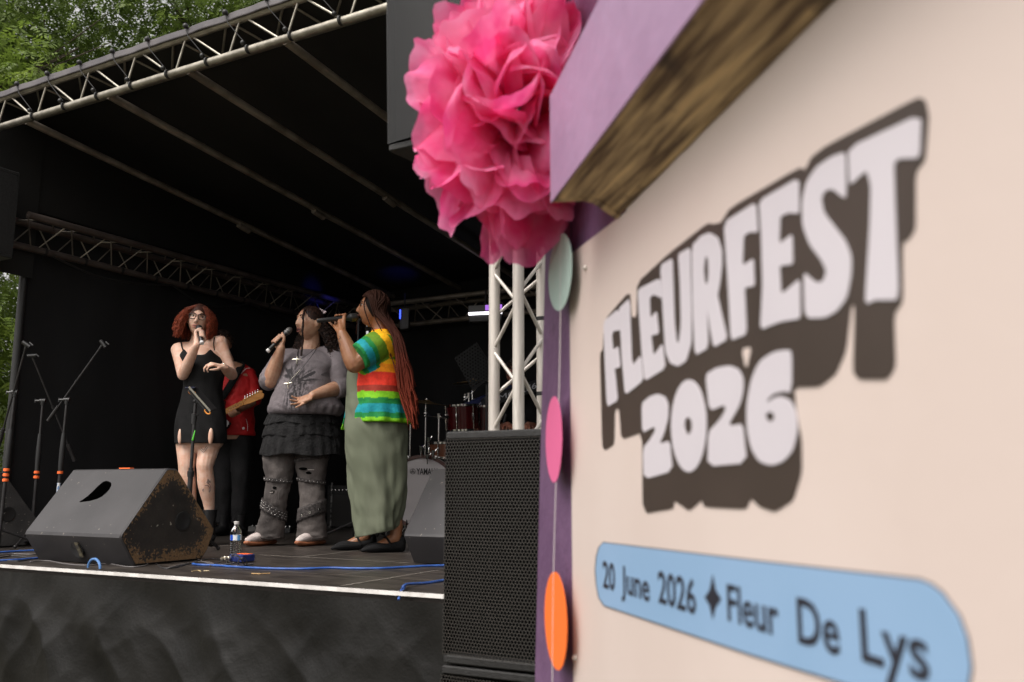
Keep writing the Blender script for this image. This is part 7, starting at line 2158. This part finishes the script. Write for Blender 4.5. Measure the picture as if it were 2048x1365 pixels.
# ================================================================== STAGE LAMPS
def lamp_bar(pl, pr, h, d_, label, strips, group='lamps on the back truss'):
    t = thing('stage_lamp', (pl + pr) / 2, label, 'stage lamp', group)
    U = (pr - pl).normalized(); W_ = Vector((-U.y, U.x, 0)).normalized(); L = (pr - pl).length
    c = MB(); c.box((pl + pr) / 2 + W_ * (d_ / 2 + .003), U, EZ, W_, L / 2, h / 2, d_ / 2, .01); c.build('housing', mat('lamp_housing', (.06, .058, .06), rough=.5), t, smooth=False)
    for x0, x1, z0, z1, em, nm in strips:
        c = MB(); c.box(pl + U * (L * (x0 + x1) / 2) + EZ * (h * ((z0 + z1) / 2 - .5)) - W_ * .002, U, EZ, W_, L * (x1 - x0) / 2, h * (z1 - z0) / 2, .004); c.build(nm, em, t, smooth=False)
    c = MB(); c.tube([(pl + pr) / 2 + W_ * .04 + EZ * h / 2, (pl + pr) / 2 + W_ * .04 + EZ * (h / 2 + .16)], .008, 8); c.build('yoke', M['black_metal'], t)
    return t
e_white = emit_mat('lamp_white', (.95, .92, 1.0), 3.0); e_purp = emit_mat('lamp_purple', (.34, .13, .62), .8); e_blue = emit_mat('lamp_blue', (.03, .06, 1.0), 3.0)
Yl = 8.6
lamp_bar(P(937, 628, Yl), P(1004, 625, Yl - .02), .165, .12, 'long lamp bar with a white glowing strip and a purple corner beside the tower', [(0, 1, .42, .56, e_white, 'white_strip'), (.5, 1, .66, .97, e_purp, 'purple_panel'), (0, .49, .60, .97, mat('lamp_lens', (.16, .16, .17), rough=.4), 'lens_panel')])
t = lamp_bar(P(799, 638, 9.0), P(817, 637, 9.0), .22, .14, 'small square lamp showing a thin blue glow behind the braids', [(0.0, .12, .5, .92, e_blue, 'blue_strip'), (.25, 1, .05, .95, mat('lamp_face', (.10, .10, .11), rough=.5), 'lamp_face')])
ld = bpy.data.lights.new('blue_lamp_beam', 'SPOT'); ld.energy = 9; ld.color = (.06, .08, 1.0); ld.spot_size = R(30); ld.spot_blend = 1.0; ld.shadow_soft_size = .05
lo_ = bpy.data.objects.new('blue_lamp_beam', ld); COL.objects.link(lo_); lo_.location = P(806, 636, 8.5); lo_.parent = None
tgt = P(799, 556, 9.1); lo_.rotation_euler = (tgt - lo_.location).to_track_quat('-Z', 'Y').to_euler()
ld2 = bpy.data.lights.new('blue_lamp_wash', 'SPOT'); ld2.energy = 12; ld2.color = (.05, .06, 1.0); ld2.spot_size = R(18); ld2.spot_blend = .9; ld2.shadow_soft_size = .05
lo2 = bpy.data.objects.new('blue_lamp_wash', ld2); COL.objects.link(lo2); lo2.location = P(800, 638, 8.6)
tgt = P(660, 596, 9.0); lo2.rotation_euler = (tgt - lo2.location).to_track_quat('-Z', 'Y').to_euler()

for o in bpy.data.objects:
    if '_org' in o: del o['_org']
